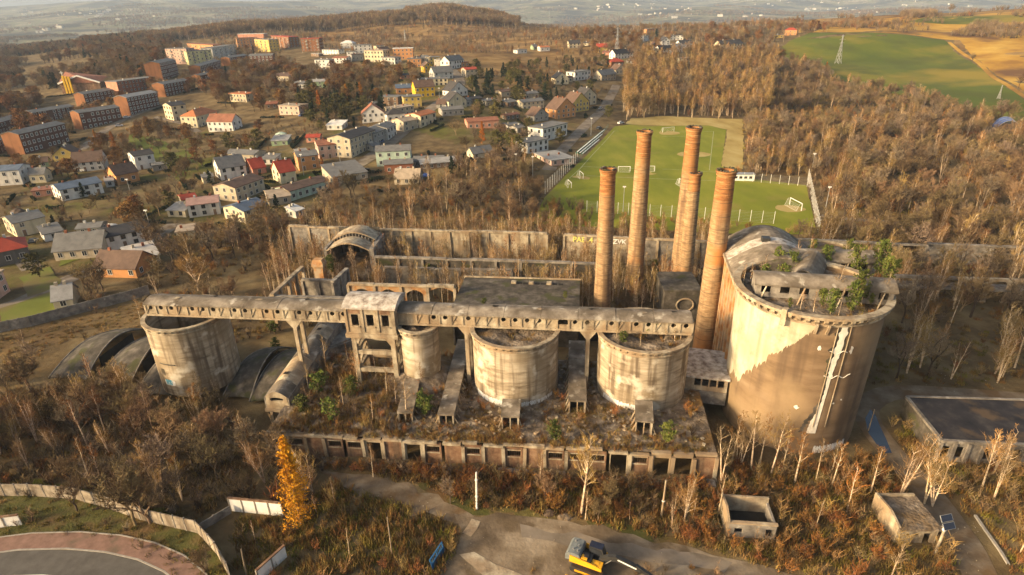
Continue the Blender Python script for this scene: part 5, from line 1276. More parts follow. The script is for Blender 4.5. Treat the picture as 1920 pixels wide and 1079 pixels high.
precast_wall('low grey wall behind the verge linking to the white wall', [(372, 1000), (434, 962)], 1.4, 'concrete_grey')
precast_wall('dark wall between the bare field and the town street', [(-40, 632), (60, 612), (150, 588), (250, 562), (282, 552)], 2.6, 'concrete_grey')
precast_wall('white wall stub at the left edge above the curved road', [(-20, 992), (42, 984)], 1.8, 'paint_white', 'brick_red')
# ------------------------------------------------------------------ the town
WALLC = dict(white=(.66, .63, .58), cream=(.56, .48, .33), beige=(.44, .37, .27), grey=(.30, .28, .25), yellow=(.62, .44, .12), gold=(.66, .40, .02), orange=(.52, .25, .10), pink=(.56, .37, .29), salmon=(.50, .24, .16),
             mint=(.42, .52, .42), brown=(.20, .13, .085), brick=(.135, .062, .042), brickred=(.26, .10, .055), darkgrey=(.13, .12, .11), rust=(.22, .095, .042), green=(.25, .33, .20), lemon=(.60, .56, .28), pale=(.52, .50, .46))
ROOFC = dict(dark=(.055, .05, .05), grey=(.15, .145, .14), lightgrey=(.28, .27, .26), blue=(.10, .13, .18), brown=(.12, .075, .055), red=(.34, .055, .03), orange=(.42, .15, .06), rust=(.24, .10, .06), pinkish=(.32, .20, .17), white=(.6, .58, .55), black=(.02, .02, .024), beige=(.34, .27, .20), speck=(.45, .42, .39))
def wm(n):
    k = 'wall_' + n
    if k not in MATS:
        c = WALLC[n]; mat(k, [tuple(x * .8 for x in c), c, tuple(min(.8, x * 1.08) for x in c)], sc=.35, streak=(tuple(x * .6 for x in c), .5, .7), rough=.9)
    return k
def rm(n):
    k = 'roof_' + n
    if k not in MATS:
        c = ROOFC[n]; mat(k, [tuple(x * .75 for x in c), c, tuple(x * 1.2 for x in c)], sc=.5, rough=.75, bump=.3, bsc=3)
    return k
_win = {}
def win_mesh(w, h, dark=False, t=.09):
    k = (w, h, dark, t)
    if k not in _win:
        mb = MB().use('wall_darkgrey' if dark else 'frame_white')
        mb.box(-w / 2 - t, w / 2 + t, -.07, -.003, h, h + t); mb.box(-w / 2 - t, w / 2 + t, -.12, -.003, -t, 0)
        mb.box(-w / 2 - t, -w / 2, -.07, -.003, 0, h); mb.box(w / 2, w / 2 + t, -.07, -.003, 0, h); mb.box(-.035, .035, -.06, -.003, 0, h)
        mb.use('glass_dark'); mb.box(-w / 2, w / 2, -.025, -.002, 0, h)
        _win[k] = mb.mesh('window')
    return _win[k]
wm('darkgrey')
_door = None
def door_mesh():
    global _door
    if _door is None:
        mb = MB().use(wm('brown')); mb.box(-.5, .5, -.05, -.003, 0, 2.05); mb.use('frame_white'); mb.box(-.62, -.5, -.07, -.003, 0, 2.15); mb.box(.5, .62, -.07, -.003, 0, 2.15); mb.box(-.5, .5, -.07, -.003, 2.05, 2.15)
        _door = mb.mesh('door')
    return _door
HSEED = random.Random(77)
def house(ax, ay, bx, by, dep, hpx, roof, wall, rcol, label, name='house', cat='house', fl=None, grp='houses of the town', wins=True, pitch=.38, balc=False, gablew=None):
    g = random.Random(int(ax * 31 + ay * 7 + bx))
    A, B = at(ax, ay), at(bx, by)
    d = Vector((B.x - A.x, B.y - A.y, 0)); L = max(d.length, 3.0)
    # keep the facade from running off in depth: limit slope against the sight line
    fr = Frame((A.x, A.y, 0), (A.x + d.x, A.y + d.y, 0))
    zb = min(float(terrain(A.x, A.y)), float(terrain(A.x + d.x, A.y + d.y)), float(terrain(*fr.w(L, dep)[:2])), float(terrain(*fr.w(0, dep)[:2])))
    zt = max(float(terrain(A.x, A.y)), float(terrain(A.x + d.x, A.y + d.y)))
    mid = A.lerp(B, .5)
    H = max(2.4, hpx * 1.0 / px_per_m(mid) * 1.0 / max(.75, math.cos(math.atan2(CAM_H - mid.z, mid.length)))) + (zt - zb) * .5
    t = thing(name, label, cat, (A.x, A.y, zb), fr.rz, grp)
    W = wm(wall); Rf = rm(rcol); ov = .35
    mb = MB().use(W); mb.box(0, L, 0, dep, -1.0, H)
    rise = 0; rb = MB().use(Rf)
    Wg = wm(gablew) if gablew else W
    if roof == 'flat':
        rb.box(-ov, L + ov, -ov, dep + ov, H + .004, H + .35); ridge = [(L * .3, dep * .5, H + .35), (L * .7, dep * .5, H + .35)]
    elif roof == 'mono':
        rise = dep * .16; mb.add([(0, 0, H), (L, 0, H), (L, dep, H + rise), (0, dep, H + rise), (0, dep, H), (L, dep, H)], [(0, 4, 3), (1, 2, 5), (3, 4, 5, 2)])
        rb.add([(x, y, H + rise * (y / dep) + z) for z in (.01, .22) for x, y in ((-ov, -ov), (L + ov, -ov), (L + ov, dep + ov), (-ov, dep + ov))], [(0, 3, 2, 1), (4, 5, 6, 7), (0, 1, 5, 4), (1, 2, 6, 5), (2, 3, 7, 6), (3, 0, 4, 7)]); ridge = [(L * .3, dep * .8, H + rise), (L * .65, dep * .8, H + rise)]
    elif roof in ('gable', 'low'):
        rise = dep * (.5 * pitch * 2 if roof == 'gable' else .13); m = dep / 2
        mb.add([(0, 0, H), (0, m, H + rise), (0, dep, H), (L, 0, H), (L, m, H + rise), (L, dep, H)], [(0, 2, 1), (3, 4, 5)])
        k = rise / m
        rb.add([(x, y, H + rise - abs(y - m) * k + z) for z in (.02, .24) for x in (-ov, L + ov) for y in (-ov, m, dep + ov)], [(6, 9, 10, 7), (7, 10, 11, 8), (0, 1, 4, 3), (1, 2, 5, 4), (0, 3, 9, 6), (2, 8, 11, 5), (0, 6, 7, 1), (1, 7, 8, 2), (3, 4, 10, 9), (4, 5, 11, 10)]); ridge = [(L * .25, m, H + rise), (L * .72, m, H + rise)]
    elif roof == 'gablef':
        rise = L * pitch; m = L / 2; k = rise / m
        mb.add([(0, 0, H), (m, 0, H + rise), (L, 0, H), (0, dep, H), (m, dep, H + rise), (L, dep, H)], [(0, 2, 1), (3, 4, 5)])
        rb.add([(x, y, H + rise - abs(x - m) * k + z) for z in (.02, .24) for y in (-ov, dep + ov) for x in (-ov, m, L + ov)], [(6, 7, 10, 9), (7, 8, 11, 10), (0, 3, 4, 1), (1, 4, 5, 2), (0, 6, 9, 3), (2, 5, 11, 8), (0, 1, 7, 6), (1, 2, 8, 7), (3, 9, 10, 4), (4, 10, 11, 5)]); ridge = [(m, dep * .3, H + rise), (m, dep * .7, H + rise)]
    elif roof == 'hip':
        m = dep / 2; rise = min(L, dep) * .5 * pitch * 1.5; i = min(L * .5 - .1, m)
        rb.add([(-ov, -ov, H), (L + ov, -ov, H), (L + ov, dep + ov, H), (-ov, dep + ov, H), (i, m, H + rise), (L - i, m, H + rise)], [(0, 1, 5, 4), (1, 2, 5), (2, 3, 4, 5), (3, 0, 4), (0, 3, 2, 1)]); ridge = [(L * .4, m, H + rise * .9), (L * .62, m, H + rise * .9)]
    mb.obj('wall', t)
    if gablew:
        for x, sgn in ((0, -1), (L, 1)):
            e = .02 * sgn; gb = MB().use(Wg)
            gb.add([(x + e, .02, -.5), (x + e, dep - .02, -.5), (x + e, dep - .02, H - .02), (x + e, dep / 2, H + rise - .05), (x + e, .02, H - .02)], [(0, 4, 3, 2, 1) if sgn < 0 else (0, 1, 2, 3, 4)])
            gb.obj('gable_facing', t)  # thin gable sheet; on the tenements its orange paints the low sunlight
    ro = rb.obj('roof', t)
    for (x, y, z) in (ridge if g.random() < .7 else ridge[:1]):
        c = MB().use(wm(g.choice(['pale', 'brickred', 'beige']))); x += g.uniform(-.5, .5); c.box(x - .35, x + .35, y - .3, y + .3, z - .6, z + .9); c.obj('chimney', ro)
    scale = px_per_m(A)
    if wins and scale > 1.35:
        nf = fl or max(1, min(5, int(round((H + .3) / 3.1)))); fh = H / nf; sp = 3.0 if scale > 2 else 3.6
        w, h = (1.15, 1.4); h = min(h, fh * .55)
        wmesh = win_mesh(w, round(h, 1), wall in ('white', 'pale', 'cream') and g.random() < .5, .24 if wall == 'brick' else .09)
        nc = max(1, min(14, int(L / sp)))
        dk = g.randrange(nc)
        for f in range(nf):
            for c in range(nc):
                if f == 0 and c == dk and nf > 1: link('door', door_mesh(), t, (L * (c + .5) / nc, 0, 0.02)); continue
                if g.random() < .08: continue
                link('window', wmesh, t, (L * (c + .5) / nc, 0, f * fh + fh * .32))
            ns = max(1, min(4, int(dep / 3.6)))
            for c in range(ns):
                if gablew: break
                o = link('window', wmesh, t, (0, dep * (c + .5) / ns, f * fh + fh * .32)); o.rotation_euler = (0, 0, -math.pi / 2)
                if bx > 960 or by < ay - 5: continue
                o = link('window', wmesh, t, (L, dep * (c + .5) / ns, f * fh + fh * .32)); o.rotation_euler = (0, 0, math.pi / 2)
        if roof == 'gablef' and rise > 2: link('window', wmesh, t, (L / 2, 0, H + .25))
        if balc:
            for f in range(1, nf):
                for c in range(1, nc, 3):
                    mb = MB().use(wm('grey')); x = L * (c + .5) / nc; mb.box(x - 1.3, x + 1.3, -1.1, -.003, f * fh - .1, f * fh + .05); mb.box(x - 1.3, x + 1.3, -1.1, -1.02, f * fh + .05, f * fh + 1.0); mb.box(x - 1.3, x - 1.22, -1.02, -.003, f * fh + .05, f * fh + 1.0); mb.box(x + 1.22, x + 1.3, -1.02, -.003, f * fh + .05, f * fh + 1.0); mb.obj('balcony', t)
    c = fr.w(L / 2, dep / 2); KEEP_RECT.append((c.x, c.y, math.cos(fr.rz), math.sin(fr.rz), L / 2 + 1.5, dep / 2 + 1.5))
    KEEP_LINE.append(([(c.x - 0, c.y - dep / 2), (c.x * .93, c.y * .93)], L * .34))
    return t
# brick tenements (shade painted into the dark long walls, sunlit orange into the gables)
T = 'brick tenements of the old workers estate'
for (ax, ay, bx, by, dep, h, lb) in [
    (48, 290, 132, 266, 13, 40, 'three storey dark brick tenement nearest in the lower row, longest of all'),
    (-14, 294, 14, 282, 12, 24, 'brick tenement cut by the left edge below the longest tenement'),
    (-10, 256, 43, 238, 12, 22, 'brick tenement at the left edge above the longest tenement'),
    (68, 234, 143, 214, 12, 20, 'low brick tenement in the second row behind the longest one'),
    (157, 244, 230, 224, 13, 30, 'two step brick tenement right of the longest tenement'),
    (163, 200, 224, 180, 12, 20, 'two step brick tenement in front of the church'),
    (246, 217, 300, 197, 13, 32, 'tall brick tenement with pale roof half at the end of the lower row'),
    (312, 182, 358, 168, 13, 22, 'brick tenement with long grey roof above the cream house'),
    (307, 152, 336, 141, 16, 34, 'tallest four storey brick tenement with a high gable'),
    (378, 141, 415, 126, 12, 16, 'brick tenement in front of the lime green block'),
    (377, 152, 400, 144, 10, 9, 'small brick house below the lime green block'),
    (433, 124, 466, 113, 12, 13, 'brick tenement right of the white block with a bright gable'),
    (470, 124, 513, 119, 14, 18, 'dark brick tenement in front of the yellow block')]:
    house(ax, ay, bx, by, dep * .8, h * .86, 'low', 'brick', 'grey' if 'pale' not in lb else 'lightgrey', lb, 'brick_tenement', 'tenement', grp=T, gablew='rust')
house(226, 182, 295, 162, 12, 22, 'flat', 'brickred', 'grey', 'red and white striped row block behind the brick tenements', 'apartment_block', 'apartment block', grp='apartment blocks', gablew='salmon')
for (ax, ay, bx, by, dep, h, wc, rc, lb) in [
    (316, 121, 355, 121, 12, 27, 'pink', 'grey', 'pink apartment block at the left end of the blocks'), (355, 122, 400, 117, 12, 22, 'lemon', 'grey', 'lime and cream apartment block between pink and white ones'),
    (402, 114, 445, 105, 12, 21, 'pale', 'grey', 'white grey apartment block right of the lime one'), (354, 98, 401, 97, 12, 13, 'orange', 'rust', 'orange apartment block behind the lime one'),
    (447, 93, 481, 89, 12, 18, 'orange', 'rust', 'orange apartment block in the middle of the hill estate'), (481, 99, 507, 98, 12, 22, 'yellow', 'grey', 'yellow apartment block beside the dark brick tenement'),
    (512, 91, 544, 90, 12, 20, 'rust', 'red', 'red brown apartment block with balconies right of the yellow one'), (567, 97, 601, 96, 12, 22, 'rust', 'red', 'separate red brown apartment block at the right end of the estate'), (447, 74, 495, 72, 14, 8, 'salmon', 'white', 'long red building with a white roof above the blocks')]:
    house(ax, ay, bx, by, dep, h, 'flat', wc, rc, lb, 'apartment_block', 'apartment block', grp='apartment blocks', balc=True)
HS = """327 227 353 221 12 25 low cream dark|cream four square house below the brick tenements
372 240 412 224 11 18 hip cream orange|cream villa with orange hipped roof
392 248 438 246 9 18 gable white rust|white house with rust roof next to the orange roofed villa
433 191 463 192 9 14 flat cream orange|small cream house with orange roof alone in the brown trees
104 311 147 307 9 18 gablef yellow brown|yellow gabled house behind the white brown roofed one
140 324 196 318 10 17 gable white brown|white house with steep brown roof and porch
258 320 294 313 10 25 low white dark|white two storey house with a dark low roof above the garages
222 348 263 339 9 18 gable orange brown|orange house with brown gabled roof
118 378 196 362 11 20 low white blue|long white house with slate blue roof
-14 350 44 346 10 27 low white blue|white house at the left edge with blue grey roof
34 446 92 432 11 26 low cream grey|cream house with grey roof and a yard of rubbish behind
-20 505 60 488 11 26 hip darkgrey red|dark grey house with a red hipped roof at the left edge
86 454 122 446 7 10 mono white grey|small white garage row behind the red roofed house
105 490 195 482 10 18 gable beige grey|beige house with wide grey gabled roofs
205 472 288 452 11 25 low white dark|long white terrace with patched dark roof and orange bays
246 505 302 492 9 10 mono white speck|white shed with speckled pale roof below the long terrace
180 520 258 522 9 18 gable orange brown|orange brown house hidden in trees at the bottom of the town
334 453 366 449 7 16 flat cream beige|small cream ruin beside dark debris
-20 575 20 546 8 40 flat pink beige|pink house corner at the left edge by the street
345 389 372 384 8 13 low cream red|small cream house with red roof beside the pinkish one
356 409 414 401 10 22 low pale pinkish|square white house with pinkish flat roof
462 420 505 404 11 22 low cream blue|cream house with blue grey roof at the edge of the thicket
416 339 464 328 10 20 gable white grey|modern white house with grey gable roof and dark bands
446 379 498 357 11 24 low beige brown|beige house with brown roof beside the red roofed house
425 304 478 304 9 14 low beige grey|low beige house above the modern white one
528 346 557 339 10 20 gable cream red|cream house with a bright red roof
476 330 500 324 9 12 gable salmon red|low house with red roof left of the bright red one
562 322 600 315 10 25 low orange grey|orange and brown corner house with grey roof
600 300 652 292 11 24 low pink rust|pink house with curved corner and pale red roof
546 378 618 354 9 17 low mint brown|long mint green terrace with brown roof
506 388 547 381 12 14 low beige beige|beige shed with pale roof left of the mint terrace
626 348 690 334 14 13 mono beige grey|grey flat roofed workshop with roof vents by the junction
707 313 771 308 11 26 low mint grey|white and mint corner house by the street junction
722 328 775 323 8 17 low brickred grey|red brick house in front of the mint corner house
740 347 786 346 8 9 gable beige beige|pale shed with corrugated roof below the red brick house
776 314 832 311 9 10 low grey grey|long grey outbuilding right of the mint corner house
790 320 868 311 9 10 low brown lightgrey|long dark red outbuilding with pale roof
660 297 706 273 12 31 low beige dark|tall cream house with a blank gable facing the plant
702 276 728 262 11 22 low grey grey|grey house behind the tall cream house
728 264 744 252 10 20 low pale grey|white house in the row behind the tall cream one
680 232 722 227 9 16 gablef white rust|white house with red trimmed gable
727 231 761 225 9 13 hip white dark|white bungalow with dark hipped roof
758 248 790 238 10 16 low beige beige|beige house row with low roof by the street
790 240 818 227 10 18 low cream orange|cream house with orange roof edge by the street
742 221 777 210 9 13 flat beige beige|beige flat house under the yellow one
758 203 791 199 9 18 flat yellow grey|yellow flat roofed house
713 199 747 198 9 15 flat brown grey|bare brick flat roofed house left of the yellow one
780 185 816 180 10 18 gable gold brown|bright yellow house with brown roof
744 178 778 174 9 10 mono orange blue|orange house with solar roof
790 163 840 160 9 12 flat cream grey|cream row with flat roof along the upper street
815 151 850 147 10 12 gable pale grey|pale house with grey roof by the bend of the street
796 137 812 135 8 11 gablef gold brown|small bright yellow house on the slope
765 128 790 126 9 15 flat orange grey|orange cube house on the slope
790 122 806 122 9 11 flat beige grey|beige cube house right of the orange cube
806 122 827 120 9 12 flat yellow grey|yellow cube house on the upper street
827 127 842 125 9 13 flat grey grey|grey cube house on the upper street
843 131 870 126 9 14 gable white grey|white house at the end of the upper street
866 127 879 125 7 8 flat orange rust|small orange shed beside the white end house
874 146 897 145 9 14 low beige red|beige house with red roof by the bend
592 131 619 131 9 17 flat white grey|white cube house alone on the dark slope
624 119 650 119 9 9 low white rust|low white house with rust roof
639 91 662 91 10 9 hip pale white|pale round roofed hall on the hill
665 101 698 99 10 14 flat white grey|white house group on the hill
685 118 720 116 11 20 flat cream beige|tall cream house on the hill
716 122 741 121 9 12 flat pale grey|pale cube below the tall cream house
738 113 775 109 11 18 flat orange white|modern orange and white house on the hill
651 110 668 109 8 11 flat white grey|small white cube on the hill
605 103 635 102 8 8 flat white grey|low white house near the red brown block
525 216 562 216 9 16 flat pink beige|pinkish two storey house above the gardens
513 152 542 153 9 9 mono beige brown|shed with brown roof in the brown trees
546 166 575 166 8 7 mono pale grey|low pale sheds in the brown trees
586 166 616 164 9 11 low green lightgrey|green shed with pale roof
877 241 935 241 9 13 low salmon rust|long pink building with rust roof
842 204 875 201 9 13 gablef cream dark|cream house with steep gable left of the conifers
845 183 877 179 9 11 gablef white dark|white house with dark roof by the street
860 201 884 199 8 10 low grey grey|grey house behind the cream gable
830 219 870 216 9 11 low grey grey|grey roofed sheds below the cream gable
912 199 940 198 9 9 flat beige grey|beige shed row right of the conifers
952 244 976 243 7 7 flat white grey|tiny white garage at the right of the gardens
613 244 642 244 8 8 mono pale white|shed with a white roof beside the orange larches
1092 199 1118 196 9 17 gablef cream dark|cream gabled house with dark roof, farther of the pair by the road
1073 212 1104 207 9 16 gablef yellow brown|yellow gabled house with brown roof by the road
1043 224 1079 219 10 17 gablef orange brown|big brown roofed chalet house above the white cubes
1002 229 1028 226 8 11 gablef grey brown|small grey gabled house left of the chalet house
1018 266 1063 254 10 22 flat white grey|white cube house beside the road to the pitch
990 289 1028 282 9 20 flat white grey|white cube house nearest the club house
980 204 1020 203 9 12 low cream grey|cream house behind small conifers
1042 159 1066 158 9 11 gablef cream black|cream house with black gabled roof
1078 152 1107 149 9 15 flat white grey|modern white house with long balconies
1128 152 1155 150 9 10 gable beige grey|beige house with grey dormer roof
1155 140 1173 139 8 8 gablef cream brown|small cream house under the red roof
1146 125 1170 124 9 8 hip rust red|house with a bright red roof on the ridge
1153 112 1187 108 9 9 gable white black|white house with black roof by a lawn
1119 99 1138 98 8 9 gable yellow red|yellow house with dark red roof
1067 91 1088 90 8 8 gable cream dark|cream house with dark roof among conifers
1013 97 1031 96 8 7 low white orange|low white house with orange roof
970 101 988 100 7 6 flat white grey|white cube far left on the ridge
1236 104 1262 102 9 9 gable white black|white house with wide black roof on the ridge
1262 99 1280 98 8 9 gable white grey|white house with grey roof on the ridge
1275 91 1298 90 8 8 gable white dark|white house with dark roof right on the ridge
1240 86 1256 85 8 8 gablef white dark|small gabled white house on the ridge
1255 76 1281 75 9 8 flat white black|modern house with black and white blocks on the ridge
1223 108 1241 107 8 8 gablef cream dark|cream gabled house at the wood edge
1221 93 1231 92 6 7 gablef rust brown|tiny rust coloured house on the ridge
1212 63 1228 62 7 7 flat orange grey|orange house high on the ridge road
1181 70 1193 69 6 6 flat cream grey|tiny cream house high on the ridge
1207 78 1217 77 6 9 flat white grey|narrow white house on the ridge road
1350 94 1391 93 9 10 gable cream dark|long cream house with dark roof right of the ridge
1278 121 1299 120 8 10 flat cream beige|cream ruin at the top of the golden wood
1470 67 1493 66 8 9 hip orange red|orange red house at the corner of the green field
1453 72 1469 71 7 5 flat yellow grey|low yellow shed beside the orange red house
1082 49 1098 49 7 4 gable white dark|tiny white house far on the moor
1034 312 1076 307 17 9 flat pink lightgrey|flat roofed club house beside the football pitch
140 362 160 360 6 7 mono grey grey|grey lean to shed left of the blue roofed house
200 352 214 350 5 6 mono pale lightgrey|small pale carport beside the orange house
288 322 315 318 6 9 flat grey grey|row of grey garages beside the white two storey house
556 410 572 404 5 7 mono pale white|pale shed in front of the mint terrace
700 285 712 281 6 7 low grey grey|grey lean to beside the tall cream house
104 582 140 576 7 6 gable cream lightgrey|small gabled hut with pale roof by the works wall
560 300 580 296 6 7 mono pale lightgrey|pale lean to behind the orange corner house
510 275 540 272 8 8 mono green lightgrey|greenish sheds in the allotments
575 268 600 266 7 7 low salmon red|little red roofed shed in the allotments
880 196 905 194 7 9 low brown dark|dark house among the conifers
940 182 965 181 8 9 low beige brown|brown roofed house right of the conifers
985 186 1010 185 8 9 low beige grey|grey roofed house among hedges
970 250 985 248 7 8 low grey grey|small grey outhouse left of the white cube house"""
for ln in HS.split('\n'):
    a, lb = ln.split('|'); f = a.split()
    house(*[float(v) for v in f[:6]], f[6], f[7], f[8], lb)
# a shed behind or beside many of the houses
gs = random.Random(90); SHED = []
for ln in HS.split('\n')[:96]:
    a, lb = ln.split('|'); f = a.split(); ax, ay, bx, by = [float(v) for v in f[:4]]
    if len(lb.split()) > 10 or 'shed' in lb or 'garage' in lb or gs.random() < .2: continue
    w_ = bx - ax; k = gs.choice((-1, 1)); x0 = (bx + w_ * .25) if k > 0 else ax - w_ * .7; y0 = ay - abs(w_) * gs.uniform(-.15, .35)
    wc = gs.choice(['beige', 'pale', 'grey', 'brown', 'cream', 'salmon', 'green']); rc = gs.choice(['grey', 'dark', 'rust', 'lightgrey', 'brown', 'grey'])
    SHED.append((x0, y0, x0 + w_ * gs.uniform(.4, .6), y0 - w_ * gs.uniform(-.03, .08), 5 + gs.random() * 2, max(4.5, float(f[5]) * gs.uniform(.4, .6)), gs.choice(['mono', 'gable', 'flat', 'low']), wc, rc, 'small %s shed %s of the %s' % (wc.replace('pale', 'whitish'), 'right' if k > 0 else 'left', lb)))
for s_ in SHED:
    c_ = at((s_[0] + s_[2]) / 2, s_[1])
    if blocked(np.array([c_.x]), np.array([c_.y]), 1.0)[0]: continue
    house(*s_, name='garden_shed', cat='shed', fl=1, grp='garden sheds')
# church with three golden pylons
A = at(118, 176); t = thing('church', 'brick church with white roof edges and a tower of three golden pylons with a cross', 'church', A, 0.1)
sc_ = 1 / px_per_m(A); S_ = lambda v: v * sc_
mb = MB().use('brick_red'); mb.box(0, S_(70), 0, S_(30), -2, S_(18)); mb.obj('nave', t)
mb = MB().use(rm('rust')); mb.add([(S_(-2), S_(-2), S_(18.1)), (S_(72), S_(-2), S_(18.1)), (S_(72), S_(32), S_(26)), (S_(-2), S_(32), S_(36)), (S_(35), S_(-2), S_(30))], [(0, 4, 3), (0, 1, 4), (1, 2, 4), (2, 3, 4)]); mb.obj('roof', t)
for p, q in (((-2, -2.2, 18), (35, -2.2, 31)), ((72, -2.2, 18), (35, -2.2, 31))): mb = MB().use('paint_white'); mb.beam([S_(v) for v in p], [S_(v) for v in q], S_(2.5)); mb.obj('roof_edge', t)
for k in range(3): mb = MB().use(wm('gold')); x = S_(12 + k * 5); mb.beam((x, S_(-6), -2), (x, S_(-6), S_(32 - k * 1)), S_(3)); mb.obj('pylon', t)
mb = MB().use('paint_white'); mb.beam((S_(12), S_(-6), S_(32)), (S_(12), S_(-6), S_(40)), S_(.9)); mb.beam((S_(9), S_(-6), S_(37)), (S_(15), S_(-6), S_(37)), S_(.9)); mb.obj('cross', t)
c = Frame(A, A + Vector((1, .1, 0))).w(S_(35), S_(15)); KEEP_RECT.append((c.x, c.y, 1, .1, S_(38), S_(20)))
# blue arched hall at the right edge of the wood
A = at(1868, 246); t = thing('arched_tent_hall', 'blue arched tarpaulin hall at the right edge of the wood', 'hall', A, -.5)
mb = MB().use('blue_tarp'); pr = [(5 - 5 * math.cos(math.pi * k / 12), 5.5 * math.sin(math.pi * k / 12)) for k in range(13)]
for (x0, z0), (x1, z1) in zip(pr[:-1], pr[1:]): mb.poly([(x0, 0, z0), (x0, 14, z0), (x1, 14, z1), (x1, 0, z1)])
mb.obj('cover', t); mb = MB().use('glass_dark'); mb.poly([(x, 0.1, z) for x, z in pr]); mb.obj('front_wall', t)
for y in (0, 4.6, 9.3, 14): mb = MB().use('galvanised'); mb.tube([(x, y, z + .06) for x, z in pr], .12, 4); mb.obj('hoop', t)
c = A; KEEP_RECT.append((c.x + 6, c.y + 3, 1, 0, 9, 9)); KEEP_LINE.append(([(c.x + 4, c.y), (c.x * .93, c.y * .93)], 5))
# blue tarpaulin by the sheds
t = tag(None or MB().use('blue_tarp').obj('x'), None) if False else None
def heap(name, label, cat, px, py, rx, ry, hz, mname, seed, group=None):
    p = at(px, py); mb = MB().use(mname); n = 12
    for k in range(4):
        rr = math.cos(k / 3.4 * math.pi / 2)
        for j in range(n):
            a = j / n * 2 * math.pi; f = 1 + .3 * mnoise.noise((math.cos(a) * 2 + seed, math.sin(a) * 2, k)); mb.v.append((rx * rr * f * math.cos(a), ry * rr * f * math.sin(a), hz * k / 3 * (1 + .3 * mnoise.noise((a, k, seed))) - .05))
    for k in range(3):
        for j in range(n): mb.f.append((k * n + j, k * n + (j + 1) % n, (k + 1) * n + (j + 1) % n, (k + 1) * n + j)); mb.mi.append(0)
    mb.f.append(tuple(3 * n + j for j in range(n))); mb.mi.append(0)
    o = mb.obj(name, None, loc=p); return tag(o, label, cat, group)
heap('tarpaulin', 'crumpled bright blue tarpaulin beside the pale corrugated shed', 'tarpaulin', 792, 330, 3.2, 2.2, 1.3, 'blue_tarp', 3)
heap('tarpaulin', 'pale green covered heap in the allotments', 'tarpaulin', 527, 252, 3.2, 2.0, 1.2, 'wall_mint', 5)
# far white houses in the valley
g = random.Random(31); proto = None
mb = MB().use(wm('pale')); mb.box(-6, 6, -5, 5, -2, 7); mb.use(rm('rust')); mb.add([(-6.6, -5.6, 7), (6.6, -5.6, 7), (6.6, 5.6, 7), (-6.6, 5.6, 7), (-6.6, 0, 11), (6.6, 0, 11)], [(0, 1, 5, 4), (2, 3, 4, 5), (0, 4, 3), (1, 2, 5)]); fm = [mb.mesh('far_house')]
mb = MB().use(wm('pale')); mb.box(-16, 16, -7, 7, -2, 12); mb.use(rm('grey')); mb.box(-16.5, 16.5, -7.5, 7.5, 12.01, 13); fm.append(mb.mesh('far_house'))
n = 0
for (x0, x1, y0, y1, k) in ((1010, 1350, 6, 20, 26), (1350, 1500, 26, 40, 10), (1500, 1670, 16, 26, 26), (1300, 1920, 2, 16, 16), (100, 280, 22, 34, 18), (20, 150, 46, 64, 9), (150, 340, 20, 40, 10), (1180, 1300, 24, 36, 8), (30, 90, 20, 28, 8)):
    for i in range(k):
        px = x0 + (x1 - x0) * (g.random() if g.random() < .5 else (.5 + .18 * g.gauss(0, 1))); py = g.uniform(y0, y1); p = at(px, py)
        if p.y > 9500: continue
        o = link('far_house', g.choice(fm), None, p, g.uniform(-.8, .8)); s = g.uniform(.5, 1.1); o.scale = (s, s, s)
        tag(o, 'tiny pale house in the hazy valley beyond the town', 'house', 'far houses in the haze')
